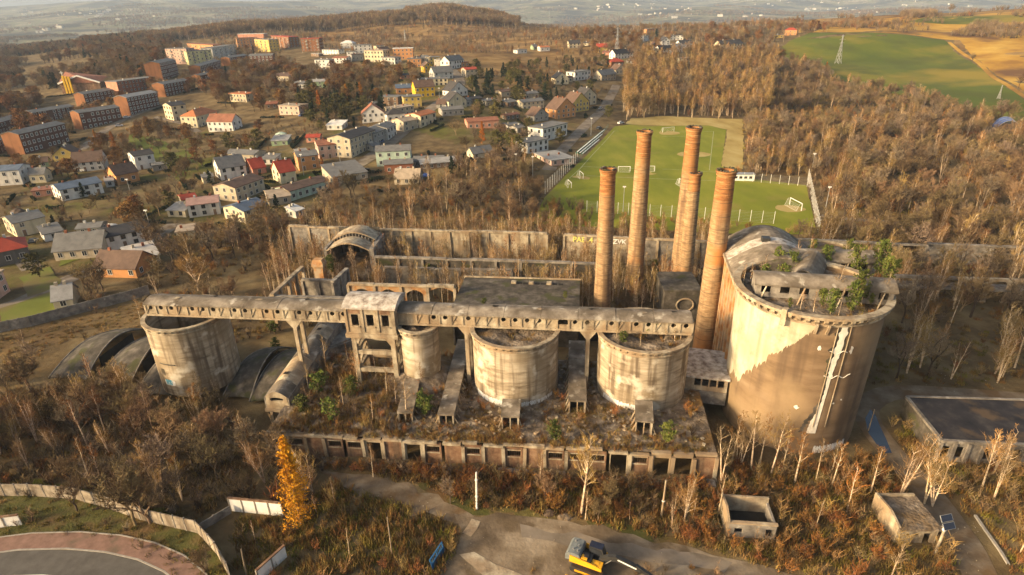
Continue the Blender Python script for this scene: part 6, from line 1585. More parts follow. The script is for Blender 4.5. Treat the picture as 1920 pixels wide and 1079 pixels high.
# ------------------------------------------------------------------ plants
def seg(mb, pts, r0, r1, n=3):
    k = len(pts); mb.tube(pts, [r0 + (r1 - r0) * i / (k - 1) for i in range(k)], n, cap=False)
def twig(mb, p, d, L, w):
    """a bare twig: one thin tapering blade"""
    d = d.normalized(); s = d.cross(Vector((rv.uniform(-1, 1), rv.uniform(-1, 1), rv.uniform(-1, 1))))
    if s.length < 1e-3: return
    s = s.normalized() * w
    mb.poly([p - s, p + s, p + d * L])
rv = random.Random(12)
def rdir(up=0.0, spread=1.0):
    a = rv.uniform(0, 2 * math.pi); return Vector((math.cos(a) * spread, math.sin(a) * spread, up))
def bare_tree(seed, H=10, r=.16, style='birch', bark='bark_birch', tw='twig_tan', nb=15, sub=5, ntw=6, tww=.028):
    """trunk and crown builders of a leafless tree"""
    global rv
    rv = random.Random(seed); tr = MB().use(bark); cr = MB().use(bark)
    paths = []
    if style in ('birch', 'multi'):
        stems = (1 if rv.random() < .7 else 2) if style == 'birch' else rv.randint(3, 4)
        for s in range(stems):
            lean = rdir(0, rv.uniform(.02, .09 + .16 * (stems > 1))); pts = []
            for i in range(7):
                t = i / 6; pts.append(Vector((lean.x * t * H + rv.uniform(-.09, .09) * t, lean.y * t * H + rv.uniform(-.09, .09) * t, t * H * (1 if s == 0 else rv.uniform(.7, .95)))))
            seg(tr, pts, r * (1 if s == 0 else .75), r * .12, 5); paths.append(pts)
        lo, hi, up, ln = (.36, .98, 1.15, .22) if style == 'birch' else (.22, .98, 1.25, .26)
    else:
        fork = H * rv.uniform(.18, .32); base = [Vector((0, 0, -.3)), Vector((rv.uniform(-.1, .1), rv.uniform(-.1, .1), fork * .6)), Vector((rv.uniform(-.2, .2), rv.uniform(-.2, .2), fork))]
        seg(tr, base, r, r * .8, 6)
        for s in range(rv.randint(3, 5)):
            d = rdir(1.0, rv.uniform(.28, .75)); pts = [base[-1].copy()]; L = H * .72 * rv.uniform(.75, 1.05) / 5
            for i in range(5):
                d = (d + rdir(.12, .28)).normalized(); pts.append(pts[-1] + d * L)
            seg(tr, pts, r * .55, r * .10, 4); paths.append(pts)
        lo, hi, up, ln = .15, .97, .55, .26
    for pts in paths:
        nbb = nb if style == 'birch' else max(4, nb // 2)
        for b in range(nbb):
            t = lo + (hi - lo) * (b + rv.random()) / nbb; f = t * (len(pts) - 1); i = min(int(f), len(pts) - 2); p = pts[i].lerp(pts[i + 1], f - i)
            d = rdir(up, 1.0).normalized(); L = H * ln * (1.15 - .75 * (t - lo) / (hi - lo)) * rv.uniform(.7, 1.25)
            q = [p]; 
            for k in range(3): d = (d + rdir(.22 if style == 'birch' else .12, .25)).normalized(); q.append(q[-1] + d * L / 3)
            seg(cr, q, r * .22, r * .05, 3)
            cr.use(tw)
            for s in range(sub):
                u = rv.uniform(.2, 1.0) * 3; k = min(int(u), 2); sp = q[k].lerp(q[k + 1], u - k); sd = (d + rdir(.3, .85)).normalized(); sl = L * rv.uniform(.3, .6)
                e = sp + sd * sl; m = sp.lerp(e, .5) + rdir(0, .05) * sl
                cr.poly([sp - Vector((.022, 0, 0)), sp + Vector((.022, .01, 0)), m + Vector((.014, 0, 0)), e, m - Vector((.014, 0, 0))])
                for w in range(ntw):
                    z = rv.uniform(.15, 1.0); twig(cr, sp.lerp(e, z), sd + rdir(.25, .9), sl * rv.uniform(.35, .8), tww * rv.uniform(.6, 1.2))
            cr.use(bark)
    return tr, cr
def foliage_tree(seed, H, rad, leaf, bark='bark_dark', shape='cone', n=900, size=.35, r=.14, base=.12):
    global rv
    rv = random.Random(seed); tr = MB().use(bark); cr = MB().use(leaf)
    seg(tr, [Vector((0, 0, -.2)), Vector((rv.uniform(-.1, .1), .05, H * .5)), Vector((rv.uniform(-.15, .15), 0, H * .97))], r, .03, 5)
    whorl = []
    nb_ = int(n / 26)
    for b in range(nb_):
        t = base + (1 - base) * ((b + rv.random()) / nb_) ** .85
        if shape == 'cone': R_ = rad * (1 - t) ** .75 * (1.0 - .35 * max(0, (base + .12 - t) / .12)) + .12
        elif shape == 'feather': R_ = rad * (1 - t) ** .62 * (.72 + .28 * math.sin(b * 2.3)) + .1
        elif shape == 'larch': R_ = rad * (math.sin(math.pi * min(1, (1 - t) * .62 + .02)) ** .9) * (.75 + .25 * math.sin(b * 1.7)) + .1
        else: R_ = rad * math.sqrt(max(.03, 1 - ((t - .58) / .46) ** 2))
        L = R_ * rv.uniform(.65, 1.15); a = rv.uniform(0, 6.283); d = Vector((math.cos(a), math.sin(a), .25 if shape != 'cone' else -.05)).normalized()
        o = Vector((0, 0, t * H)); e = o + d * L + Vector((0, 0, .1 * L if shape == 'larch' else 0))
        seg(tr, [o, e], .04, .012, 3)
        for k in range(26):
            u = rv.random() ** .6; c = o.lerp(e, u) + Vector((rv.gauss(0, 1), rv.gauss(0, 1), rv.gauss(0, .8))) * (.16 + .20 * L * (1 - .4 * u)) * .55
            s = size * rv.uniform(.6, 1.3); x = Vector((rv.gauss(0, 1), rv.gauss(0, 1), rv.gauss(0, .7))).normalized() * s; y = x.cross(Vector((rv.gauss(0, 1), rv.gauss(0, 1), rv.gauss(0, 1)))).normalized() * s * .42
            cr.poly([c - x, c + y, c + x, c - y])
    return tr, cr
def shrub_mb(seed, H, n, bark, tw, ntw=12, spread=.55, tww=.03, leaf=None, nleaf=0):
    global rv
    rv = random.Random(seed); mb = MB().use(bark)
    for s in range(n):
        d = rdir(1, rv.uniform(.1, spread)).normalized(); L = H * rv.uniform(.6, 1.1); p = Vector((rv.uniform(-.25, .25), rv.uniform(-.25, .25), 0)); q = [p]
        for k in range(3): d = (d + rdir(.1, .22)).normalized(); q.append(q[-1] + d * L / 3)
        mb.use(bark); seg(mb, q, .04, .012, 3); mb.use(tw)
        for w in range(ntw):
            u = rv.uniform(.6, 3); k = min(int(u), 2); twig(mb, q[k].lerp(q[k + 1], u - k), d + rdir(.3, 1.1), L * rv.uniform(.2, .5), tww)
        if leaf:
            mb.use(leaf)
            for w in range(nleaf):
                u = rv.uniform(.8, 3); k = min(int(u), 2); c = q[k].lerp(q[k + 1], u - k) + Vector((rv.gauss(0, .22), rv.gauss(0, .22), rv.gauss(0, .2))) * H * .35
                x = Vector((rv.gauss(0, 1), rv.gauss(0, 1), rv.gauss(0, 1))).normalized() * .10; y = x.cross(Vector((rv.gauss(0, 1), rv.gauss(0, 1), 1))).normalized() * .05
                mb.poly([c - x, c + y, c + x, c - y])
    return mb
def weed_mb(seed, H, n, ms, w=.03, r=.7):
    global rv
    rv = random.Random(seed); mb = MB()
    for i in range(n):
        mb.use(ms[rv.randrange(len(ms))]); p = Vector((rv.gauss(0, r * .5), rv.gauss(0, r * .5), 0)); twig(mb, p, rdir(1.3, rv.uniform(.1, .9)), H * rv.uniform(.4, 1.1), w * rv.uniform(.7, 1.5))
    return mb
def join_mb(tr, cr):
    m = MB()
    for s in (tr, cr):
        i = len(m.v); m.v += s.v
        mp = []
        for nme in s.mats:
            if nme not in m.mats: m.mats.append(nme)
            mp.append(m.mats.index(nme))
        for f, k in zip(s.f, s.mi): m.f.append(tuple(i + q for q in f)); m.mi.append(mp[k])
    return m
PROTO = {}   # kind -> list of (height, trunk mesh, crown mesh, joined mesh)
def proto(kind, H, tr, cr):
    PROTO.setdefault(kind, []).append((H, tr.mesh('trunk'), cr.mesh('crown'), join_mb(tr, cr).mesh(kind)))
for i in range(4): proto('birch', 10, *bare_tree(100 + i, 10, .15, 'birch', 'bark_birch', ['twig_tan', 'twig_rust', 'twig_tan', 'twig_brown'][i], 17, 5, 6, .024))
for i in range(3): proto('sapling', 6, *bare_tree(200 + i, 6, .09, 'birch', 'bark_birch', ['twig_tan', 'twig_rust', 'twig_brown'][i], 13, 4, 4, .019))
for i in range(4): proto('bare', 10, *bare_tree(300 + i, 10, .22, 'spread', ['bark_dark', 'bark_tan', 'bark_dark', 'bark_tan'][i], ['twig_brown', 'twig_brown', 'twig_grey', 'twig_brown'][i], 22, 6, 10, .045))
for i in range(2): proto('pale', 10, *bare_tree(350 + i, 10, .15, 'multi', 'bark_birch', 'twig_tan', 22, 5, 5, .022))
for i in range(3): proto('golden', 10, *bare_tree(400 + i, 10, .13, 'birch', 'bark_birch' if i else 'bark_tan', 'twig_tan', 18, 5, 9, .04))
for i in range(3): proto('pine', 4, *foliage_tree(500 + i, 4, 1.5, 'leaf_pine', 'bark_tan', 'round', 1000, .20, .09, .1))
for i in range(2): proto('spruce', 9, *foliage_tree(600 + i, 9, 2.3, 'leaf_spruce', 'bark_dark', 'cone', 1100, .38, .16, .06))
for i in range(2): proto('larch', 11, *foliage_tree(700 + i, 11, 2.6, 'leaf_orange', 'bark_tan', 'feather', 2200, .24, .16, .08))
for i in range(2): proto('oak', 9, *foliage_tree(820 + i, 9, 3.6, 'leaf_rust', 'bark_dark', 'round', 1300, .36, .2, .18))
proto('leafy', 6, *foliage_tree(800, 6, 2.6, 'leaf_olive', 'bark_dark', 'round', 1000, .32, .14, .12))
SHR = [shrub_mb(40, 2.6, 9, 'bark_dark', 'twig_brown', 16), shrub_mb(41, 2.2, 8, 'bark_tan', 'twig_rust', 18), shrub_mb(42, 3.0, 8, 'bark_tan', 'twig_tan', 15), shrub_mb(43, 2.4, 9, 'bark_dark', 'twig_grey', 17),
       shrub_mb(44, 2.2, 8, 'bark_dark', 'twig_rust', 14, leaf='weed_rust', nleaf=14), shrub_mb(45, 2.4, 8, 'bark_dark', 'twig_brown', 12, leaf='leaf_olive', nleaf=10)]
SHR = [m.mesh('shrub') for m in SHR]
WEED = [weed_mb(60, 1.1, 46, ['weed_dry'], .04, .8), weed_mb(61, .9, 46, ['weed_rust', 'weed_dry'], .05, .9), weed_mb(62, .8, 50, ['weed_green'], .05, .8), weed_mb(63, 1.5, 34, ['weed_dry', 'weed_rust'], .035, .6), weed_mb(64, .35, 60, ['weed_green', 'weed_dry'], .05, 1.0)]
WEED = [m.mesh('weed') for m in WEED]
def scatter(name, meshes, pts, colname):
    """one object of many plants: points carrying instanced plant meshes (geometry nodes)"""
    if not pts: return
    cl = bpy.data.collections.new(colname)
    for i, me in enumerate(meshes):
        o = bpy.data.objects.new('%s_%02d' % (colname, i), me); cl.objects.link(o)
    n = len(pts); a = np.array(pts, np.float32)
    me = bpy.data.meshes.new(name); me.vertices.add(n); me.vertices.foreach_set('co', a[:, :3].ravel())
    for nm, tp, col in (('scl', 'FLOAT', 3), ('rot', 'FLOAT', 4)):
        at_ = me.attributes.new(nm, tp, 'POINT'); at_.data.foreach_set('value', np.ascontiguousarray(a[:, col]))
    at_ = me.attributes.new('idx', 'INT', 'POINT'); at_.data.foreach_set('value', np.ascontiguousarray(a[:, 5].astype(np.int32)))
    ob = link(name, me); tag(ob, kind='stuff')
    ng = bpy.data.node_groups.new(name, 'GeometryNodeTree')
    ng.interface.new_socket('Geometry', in_out='INPUT', socket_type='NodeSocketGeometry'); ng.interface.new_socket('Geometry', in_out='OUTPUT', socket_type='NodeSocketGeometry')
    N = ng.nodes; L = ng.links
    gi = N.new('NodeGroupInput'); go = N.new('NodeGroupOutput'); ip = N.new('GeometryNodeInstanceOnPoints'); ci = N.new('GeometryNodeCollectionInfo')
    ci.inputs['Collection'].default_value = cl; ci.inputs['Separate Children'].default_value = True; ci.inputs['Reset Children'].default_value = True
    def na(nm, tp): x = N.new('GeometryNodeInputNamedAttribute'); x.data_type = tp; x.inputs['Name'].default_value = nm; return x.outputs['Attribute']
    L.new(gi.outputs[0], ip.inputs['Points']); L.new(ci.outputs[0], ip.inputs['Instance']); ip.inputs['Pick Instance'].default_value = True
    L.new(na('idx', 'INT'), ip.inputs['Instance Index'])
    cx = N.new('ShaderNodeCombineXYZ'); L.new(na('rot', 'FLOAT'), cx.inputs['Z'])
    er = N.new('FunctionNodeEulerToRotation'); L.new(cx.outputs[0], er.inputs[0]); L.new(er.outputs[0], ip.inputs['Rotation'])
    L.new(na('scl', 'FLOAT'), ip.inputs['Scale']); L.new(ip.outputs[0], go.inputs[0])
    ob.modifiers.new('plants', 'NODES').node_group = ng
    return ob
gv = np.random.RandomState(3); pv_ = random.Random(8)
CAND = {}                # tree kind -> candidates (size in the picture, x, y, z, height, label, group)
SCRUB, WEEDS = [], []
def sample(poly, dens, clump=0.0, csc=.03, ignore=False, m=0.0, cap=9000):
    P = np.array([(p[0], p[1]) for p in poly]); lo, hi = P.min(0), P.max(0); area = (hi - lo).prod(); n = int(min(area * dens, 400000))
    x = gv.uniform(lo[0], hi[0], n); y = gv.uniform(lo[1], hi[1], n); k = in_poly(x, y, P); x, y = x[k], y[k]
    if not ignore: k = ~blocked(x, y, m); x, y = x[k], y[k]
    if clump:
        v = np.array([mnoise.noise((a * csc, b * csc, 2.2)) + .4 * mnoise.noise((a * csc * 3, b * csc * 3, 5.)) for a, b in zip(x, y)]); k = v > clump - 1; x, y = x[k], y[k]
    return x[:cap], y[:cap]
def qpoly(q0, q1, y0, y1): return [(q0 * y0, y0), (q1 * y0, y0), (q1 * y1, y1), (q0 * y1, y1)]
def trees(area, kinds, dens, h0, h1, label, group, clump=0.0, csc=.03, zf=None, m=.8, ignore=False):
    x, y = sample(area, dens, clump, csc, ignore, m, 12000)
    z = terrain(x, y) if zf is None else np.array([zf(a, b) for a, b in zip(x, y)]) if len(x) else []
    for a, b, c in zip(x, y, z):
        k = kinds[pv_.randrange(len(kinds))]; h = pv_.uniform(h0, h1)
        sx = F_PX * h / max(20, math.hypot(b, CAM_H - c)); CAND.setdefault(k, []).append((sx, float(a), float(b), float(c) - .1, h, label, group))
def scrub(area, dens, s0, s1, idx, clump=0.0, csc=.05, zf=None, m=.3, ignore=False):
    x, y = sample(area, dens, clump, csc, ignore, m, 14000)
    z = terrain(x, y) if zf is None else [zf(a, b) for a, b in zip(x, y)]
    for a, b, c in zip(x, y, z): SCRUB.append((a, b, c - .05, pv_.uniform(s0, s1), pv_.uniform(0, 6.28), idx[pv_.randrange(len(idx))]))
def weeds(area, dens, s0, s1, idx, clump=0.0, csc=.06, zf=None, m=.0, ignore=False):
    x, y = sample(area, dens, clump, csc, ignore, m, 16000)
    z = terrain(x, y) if zf is None else [zf(a, b) for a, b in zip(x, y)]
    for a, b, c in zip(x, y, z): WEEDS.append((a, b, c - .03, pv_.uniform(s0, s1), pv_.uniform(0, 6.28), idx[pv_.randrange(len(idx))]))
PX = pxpoly
# near: left thicket in front of the shells and the silo
A1 = PX([(-60, 700), (90, 725), (280, 755), (430, 790), (520, 860), (600, 900), (600, 950), (530, 950), (435, 950), (370, 985), (260, 950), (140, 918), (-60, 915)])
trees(A1, ['bare', 'bare', 'birch', 'pale'], .06, 6, 10, 'bare twiggy tree in the thicket above the curving precast wall', 'bare trees of the lower left thicket')
scrub(A1, .20, .8, 1.5, [0, 0, 3, 3, 1], m=.2); weeds(A1, .3, .7, 1.3, [0, 1, 3])
trees(PX([(100, 690), (260, 725), (430, 745), (430, 775), (250, 745), (60, 720)]), ['sapling', 'birch'], .03, 5, 8, 'thin birch rising in front of the shell roofs', 'birches in front of the shell roofs', m=-2)
A2 = PX([(-60, 640), (270, 565), (285, 690), (100, 640), (60, 700), (-60, 700)])
weeds(A2, .55, .35, .7, [0, 1, 4]); trees(A2, ['birch', 'bare'], .004, 6, 9, 'lone thin tree on the bare field left of the silos', 'lone trees on the bare field')
scrub(A2, .012, .5, 1.0, [0, 2])
# foot of the gallery and behind the silos
A3 = PX([(285, 690), (470, 640), (640, 600), (640, 560), (520, 560), (300, 545), (270, 560)])
trees(A3, ['bare', 'sapling', 'birch'], .02, 4, 8, 'thin tree under the left arm of the gallery', 'trees under the gallery'); scrub(A3, .12, .7, 1.3, [0, 1, 3]); weeds(A3, .2, .7, 1.2, [0, 1])
# thicket between town and works
A4 = PX([(60, 620), (250, 470), (330, 430), (420, 425), (520, 410), (560, 400), (620, 360), (690, 345), (740, 355), (790, 345), (890, 300), (1010, 310), (1018, 372), (1090, 420), (1090, 436), (560, 420), (500, 505), (285, 545)])
trees(A4, ['bare', 'bare', 'bare', 'birch'], .020, 7, 12, 'bare brown tree in the thicket between the town and the works', 'bare trees between town and works', m=1.0)
scrub(A4, .045, .9, 1.7, [0, 0, 1, 3]); weeds(A4, .10, .7, 1.2, [0, 1])
A4b = PX([(850, 215), (1000, 230), (1000, 300), (890, 300), (780, 345), (790, 300), (860, 290)])
trees(A4b, ['bare', 'bare', 'leafy'], .014, 7, 10, 'bare rounded tree in the gardens below the pink building', 'garden trees below the pink building')
# inside the ruins
A5 = PX([(500, 548), (560, 430), (1120, 450), (1350, 458), (1360, 600), (1100, 590), (640, 560)])
trees(A5, ['sapling', 'birch', 'sapling', 'birch', 'sapling', 'pale'], .13, 6, 10, 'young bare birch growing inside the roofless halls', 'birches inside the roofless halls', m=.3)
scrub(A5, .08, .7, 1.3, [0, 2, 1, 3]); weeds(A5, .15, .7, 1.2, [0, 1, 3])
A5b = PX([(1095, 425), (1350, 432), (1520, 445), (1500, 470), (1360, 452), (1100, 440)])
trees(A5b, ['bare', 'sapling'], .012, 5, 8, 'bare tree between the pitch fence and the back hall wall', 'trees along the pitch fence'); scrub(A5b, .05, .6, 1.2, [0, 1, 4])
# right woods
A6 = PX([(1500, 470), (1560, 420), (1700, 425), (1960, 400), (2100, 500), (2100, 640), (1960, 620), (1700, 600), (1670, 560)])
trees(A6, ['bare', 'bare', 'birch', 'pale'], .028, 8, 12, 'bare tree in the brown wood behind the right trestle', 'trees behind the right trestle'); scrub(A6, .06, .9, 1.6, [0, 0, 3, 1, 5]); weeds(A6, .1, .7, 1.2, [0, 1])
A8 = PX([(1640, 600), (2100, 640), (2100, 735), (1700, 722), (1625, 730), (1600, 700)])
trees(A8, ['pale', 'birch', 'bare'], .022, 7, 11, 'tall pale tree on the open ground right of the biggest silo', 'pale trees right of the biggest silo', m=1.5); scrub(A8, .04, .6, 1.3, [0, 5, 3, 1]); weeds(A8, .28, .6, 1.0, [0, 1, 2])
A9 = PX([(1620, 860), (1690, 880), (1760, 960), (1800, 1040), (1850, 1140), (1500, 1090), (1380, 1040), (1290, 1020), (1350, 960), (1370, 880), (1500, 880)])
scrub(A9, .32, .6, 1.2, [4, 1, 4, 2, 5, 0]); weeds(A9, 1.3, .6, 1.2, [1, 0, 0, 3, 2]); trees(A9, ['sapling'], .011, 4, 6.5, 'thin sapling in the rust coloured scrub at lower right', 'saplings at lower right')
A9b = PX([(1660, 790), (1690, 800), (1770, 835), (2050, 845), (2100, 1000), (2000, 1150), (1900, 1079), (1830, 980), (1740, 905), (1690, 850)])
scrub(A9b, .2, .6, 1.2, [5, 1, 2, 0, 2]); weeds(A9b, .8, .6, 1.1, [1, 0, 2, 3]); trees(A9b, ['sapling', 'birch', 'pale'], .024, 6, 9, 'thin birch in front of the black roofed shed', 'birches before the black roofed shed')
# front strip
A10 = PX([(610, 868), (800, 880), (1000, 892), (1200, 900), (1380, 905), (1390, 1030), (1300, 1018), (1200, 1000), (1060, 966), (900, 955), (800, 910), (640, 885)])
scrub(A10, .36, .6, 1.3, [4, 4, 1, 1, 0, 5]); weeds(A10, 1.6, .6, 1.2, [1, 1, 0, 2, 3])
trees(A10, ['sapling', 'bare'], .02, 3.5, 5.5, 'short bare sapling in the rust scrub below the workshop wall', 'saplings below the workshop wall')
A11 = PX([(440, 975), (540, 965), (640, 900), (780, 960), (845, 985), (860, 1010), (830, 1110), (560, 1120), (440, 1060)])
scrub(A11, .12, .5, 1.0, [5, 1, 2, 4]); weeds(A11, 1.7, .6, 1.25, [0, 2, 1, 3, 2]); trees(A11, ['sapling'], .008, 3, 5, 'thin sapling in the weeds beside the yard', 'saplings beside the yard')
A12 = PX([(-60, 925), (140, 925), (250, 950), (360, 985), (410, 1035), (432, 1100), (340, 1120), (300, 1060), (210, 1012), (60, 1003), (-100, 1005)])
weeds(A12, .8, .4, .8, [4, 2, 4, 0], ignore=True); scrub(A12, .03, .5, .9, [0, 3], ignore=True)
A13 = PX([(600, 862), (640, 890), (730, 925), (880, 990), (850, 1020), (700, 940), (610, 905)])
weeds(A13, .25, .3, .6, [0, 1, 4], ignore=True)
AY = PX([(960, 1000), (1000, 1090), (1350, 1120), (1500, 1090), (1300, 1040)]); weeds(AY, .12, .3, .7, [0, 1, 2], clump=1.05, ignore=True); scrub(PX([(1180, 1070), (1300, 1060), (1420, 1085), (1300, 1120), (1180, 1110)]), .25, .4, .8, [4, 0], ignore=True)
# terrace
AT = [FR.w(2, 1.0)[:2], FR.w(FR.L - 1, 1.0)[:2], FR.w(FR.L - 1, 24)[:2], FR.w(2, 27)[:2]]
_sil = [(s[0], s[1], s[2]) for s in (S1, S2, S3, S4)]
def terr_filter(lst, n0):
    keep = lst[:n0] + [p for p in lst[n0:] if all((p[0] - a) ** 2 + (p[1] - b) ** 2 > (c + .6) ** 2 for a, b, c in _sil)]; lst[:] = keep
n0 = len(WEEDS); weeds(AT, .9, .4, .8, [0, 1, 1, 4], clump=.85, zf=terrace_z, ignore=True); terr_filter(WEEDS, n0)
n0 = len(SCRUB); scrub(AT, .12, .4, .9, [0, 1, 4, 5], clump=.85, zf=terrace_z, ignore=True); terr_filter(SCRUB, n0)
for i in range(420): u = pv_.uniform(1, FR.L - 1); w_ = FR.w(u, pv_.uniform(.1, 1.6)); WEEDS.append((w_.x, w_.y, roof_z(u, .5) - .05, pv_.uniform(.35, .8), pv_.uniform(0, 6.28), pv_.choice([0, 1, 4, 3])))
for i in range(200): u = pv_.uniform(1, FR.L - 1); w_ = FR.w(u, pv_.uniform(-3.2, -1.6)); SCRUB.append((w_.x, w_.y, -.05, pv_.uniform(.5, 1.15), pv_.uniform(0, 6.28), pv_.choice([0, 1, 4, 4, 3])))
ATL = [FR.w(2, 1.0)[:2], FR.w(FR.L * .32, 1.0)[:2], FR.w(FR.L * .34, 16)[:2], FR.w(2, 24)[:2]]
trees(ATL, ['sapling', 'sapling', 'birch'], .035, 4.5, 7.5, 'slender pale birch on the overgrown slope before the trestle', 'birches before the trestle', zf=terrace_z, ignore=True)
n0 = len(SCRUB); scrub(ATL, .22, .5, 1.0, [0, 2, 1, 3], zf=terrace_z, ignore=True); weeds(ATL, .9, .6, 1.1, [1, 0, 3], zf=terrace_z, ignore=True)
trees([FR.w(FR.L * .55, 5)[:2], FR.w(FR.L - 2, 5)[:2], FR.w(FR.L - 2, 14)[:2], FR.w(FR.L * .9, 14)[:2], FR.w(FR.L * .88, 7)[:2]], ['sapling'], .02, 3, 5, 'bare sapling on the rubble terrace before the pine topped silo', 'saplings on the terrace', zf=terrace_z, ignore=True)
# round the biggest silo foot
A14 = PX([(1370, 850), (1420, 870), (1600, 865), (1640, 800), (1660, 850), (1600, 890), (1380, 895)]); scrub(A14, .2, .6, 1.1, [4, 5, 0]); weeds(A14, .6, .6, 1.2, [0, 1, 3]); trees(A14, ['sapling', 'birch'], .03, 5, 8, 'thin birch at the foot of the biggest silo', 'birches at the foot of the biggest silo')
# farther: town gardens, woods, moor
A20 = PX([(-40, 300), (150, 300), (300, 270), (420, 260), (560, 205), (760, 215), (720, 270), (640, 235), (560, 270), (440, 300), (560, 300), (480, 330), (420, 370), (330, 400), (200, 440), (0, 430), (-60, 520)])
trees(A20, ['bare', 'bare', 'bare', 'bare', 'bare', 'leafy', 'oak'], .008, 5, 9, 'garden tree among the houses of the lower town', 'garden trees of the lower town'); scrub(A20, .03, .6, 1.2, [0, 1, 5])
A21 = PX([(120, 290), (300, 225), (430, 240), (440, 270), (300, 262), (180, 340), (60, 330)]); trees(A21, ['bare', 'bare', 'bare', 'oak'], .012, 5, 9, 'bare tree on the slope below the brick tenements', 'trees below the brick tenements'); scrub(A21, .05, .6, 1.2, [0, 1])
A22 = PX([(460, 140), (600, 135), (780, 140), (800, 178), (700, 200), (560, 205), (440, 215), (360, 165)])
trees(A22, ['bare', 'bare', 'bare', 'oak'], .024, 7, 11, 'bare tree in the dark wood inside the town', 'trees of the wood inside the town')
A23 = PX([(560, 175), (720, 190), (760, 205), (700, 240), (610, 232), (560, 240)]); trees(A23, ['spruce', 'spruce', 'leafy'], .012, 7, 11, 'dark spruce in the grove beside the orange larches', 'spruces beside the orange larches')
A24 = PX([(880, 130), (960, 140), (1040, 170), (1000, 215), (900, 200), (872, 170)]); trees(A24, ['spruce', 'bare', 'leafy'], .010, 6, 10, 'conifer or bare tree in the gardens right of the street bend', 'trees right of the street bend')
A25 = PX([(960, 120), (1140, 115), (1150, 175), (1120, 200), (1040, 195), (970, 180)]); trees(A25, ['bare', 'bare', 'spruce', 'leafy'], .009, 5, 9, 'tree in the gardens above the road to the pitch', 'trees above the road to the pitch'); scrub(A25, .02, .8, 1.5, [0, 1, 4])
trees(PX([(30, 262), (150, 208), (300, 150), (430, 125), (520, 122), (560, 130), (440, 140), (330, 190), (240, 225), (150, 250), (60, 300), (-60, 310)]), ['bare', 'bare', 'oak', 'bare'], .014, 7, 10, 'bare tree between the brick tenements', 'trees between the brick tenements')
trees(qpoly(-1.05, -.74, 350, 620), ['oak', 'oak', 'bare'], .018, 8, 12, 'tree of the rusty wood left of the church', 'trees of the rusty wood left of the church', clump=.75, csc=.01)
trees(qpoly(-1.2, -.50, 560, 1500), ['bare', 'bare', 'bare', 'bare', 'bare', 'oak', 'bare', 'bare', 'spruce'], .016, 9, 14, 'tree of the far wood behind the estate', 'trees of the far wood behind the estate', clump=.82, csc=.006)
trees(qpoly(-.62, -.36, 520, 800), ['bare', 'oak', 'bare', 'spruce', 'bare'], .010, 7, 11, 'tree between the apartment blocks', 'trees between the apartment blocks', clump=.9, csc=.02)
trees(qpoly(-.56, .02, 1060, 1330), ['bare', 'birch', 'bare'], .028, 12, 17, 'tree of the long wooded ridge on the skyline', 'trees of the wooded ridge', clump=.62, csc=.008)
trees(qpoly(-.15, -.0, 1200, 1480), ['bare', 'birch', 'bare'], .03, 16, 22, 'tree of the wooded hump on the skyline', 'trees of the wooded hump', clump=.5, csc=.008)
trees(qpoly(-.45, .45, 660, 1040), ['bare', 'bare', 'birch'], .0045, 5, 9, 'tree on the brown moor below the ridge', 'trees on the moor', clump=1.0, csc=.012)
scrub(qpoly(-.45, .44, 620, 1050), .014, 1.2, 2.6, [0, 1, 3, 0], clump=.92, csc=.014)
trees(qpoly(.02, .40, 840, 1010), ['bare', 'birch'], .009, 6, 11, 'tree along the crest of the ridge', 'trees along the crest', clump=.92, csc=.015)
trees(qpoly(.1, .5, 600, 840), ['bare', 'golden', 'bare', 'oak', 'bare'], .012, 6, 11, 'tree among the ridge houses', 'trees among the ridge houses', clump=.85, csc=.012)
trees(qpoly(.185, .42, 368, 600), ['golden', 'golden', 'golden', 'bare'], .040, 10, 16, 'golden lit birch of the wood behind the pitch', 'golden birches behind the pitch', clump=.35, csc=.02)
trees(qpoly(.395, 1.15, 300, 575), ['bare', 'bare', 'golden', 'birch', 'bare', 'bare'], .026, 7, 12, 'bare tree of the big brown wood below the green field', 'trees of the big brown wood', clump=.72, csc=.012)
trees(qpoly(.56, 1.2, 190, 330), ['bare', 'bare', 'birch', 'bare', 'golden', 'bare'], .026, 7, 12, 'bare tree of the brown wood right of the pitch', 'trees right of the pitch', clump=.62, csc=.02)
scrub(qpoly(.5, 1.2, 190, 420), .035, 1.0, 2.0, [0, 1, 3, 5]); scrub(qpoly(.19, .5, 368, 560), .02, 1.0, 2.0, [1, 2, 0])
scrub(qpoly(.44, 1.1, 745, 960), .035, 1.3, 2.8, [0, 0, 3, 1], clump=1.28, csc=.016)
scrub(PX([(1640, 45), (1760, 33), (1772, 52), (1700, 62), (1560, 58)]), .02, 1.4, 2.6, [0, 3, 0], clump=.9, csc=.03)
scrub(PX([(1830, 45), (1960, 52), (1960, 78), (1860, 72), (1780, 68)]), .05, 1.4, 2.6, [0, 3, 0], clump=.6)
scrub(PX([(1686, 30), (1750, 25), (1755, 33), (1690, 38)]), .05, 1.8, 3.0, [0, 3]); 
trees(qpoly(-1.2, 1.2, 1450, 2600), ['bare'], .006, 10, 16, 'far tree', 'far trees', clump=1.0, csc=.004)
trees(qpoly(-1.2, 1.2, 2600, 5500), ['bare'], .003, 14, 22, 'far tree', 'far trees', clump=1.05, csc=.002)
A30 = PX([(1398, 226), (1398, 330), (1515, 332), (1560, 395), (1700, 400), (1640, 330), (1560, 270), (1450, 210)])
trees(A30, ['bare', 'golden', 'bare', 'birch'], .035, 6, 10, 'bare tree in the thicket between the dry bank and the path', 'trees right of the dry bank', m=.4); scrub(A30, .06, 1, 2, [0, 1, 2, 3])
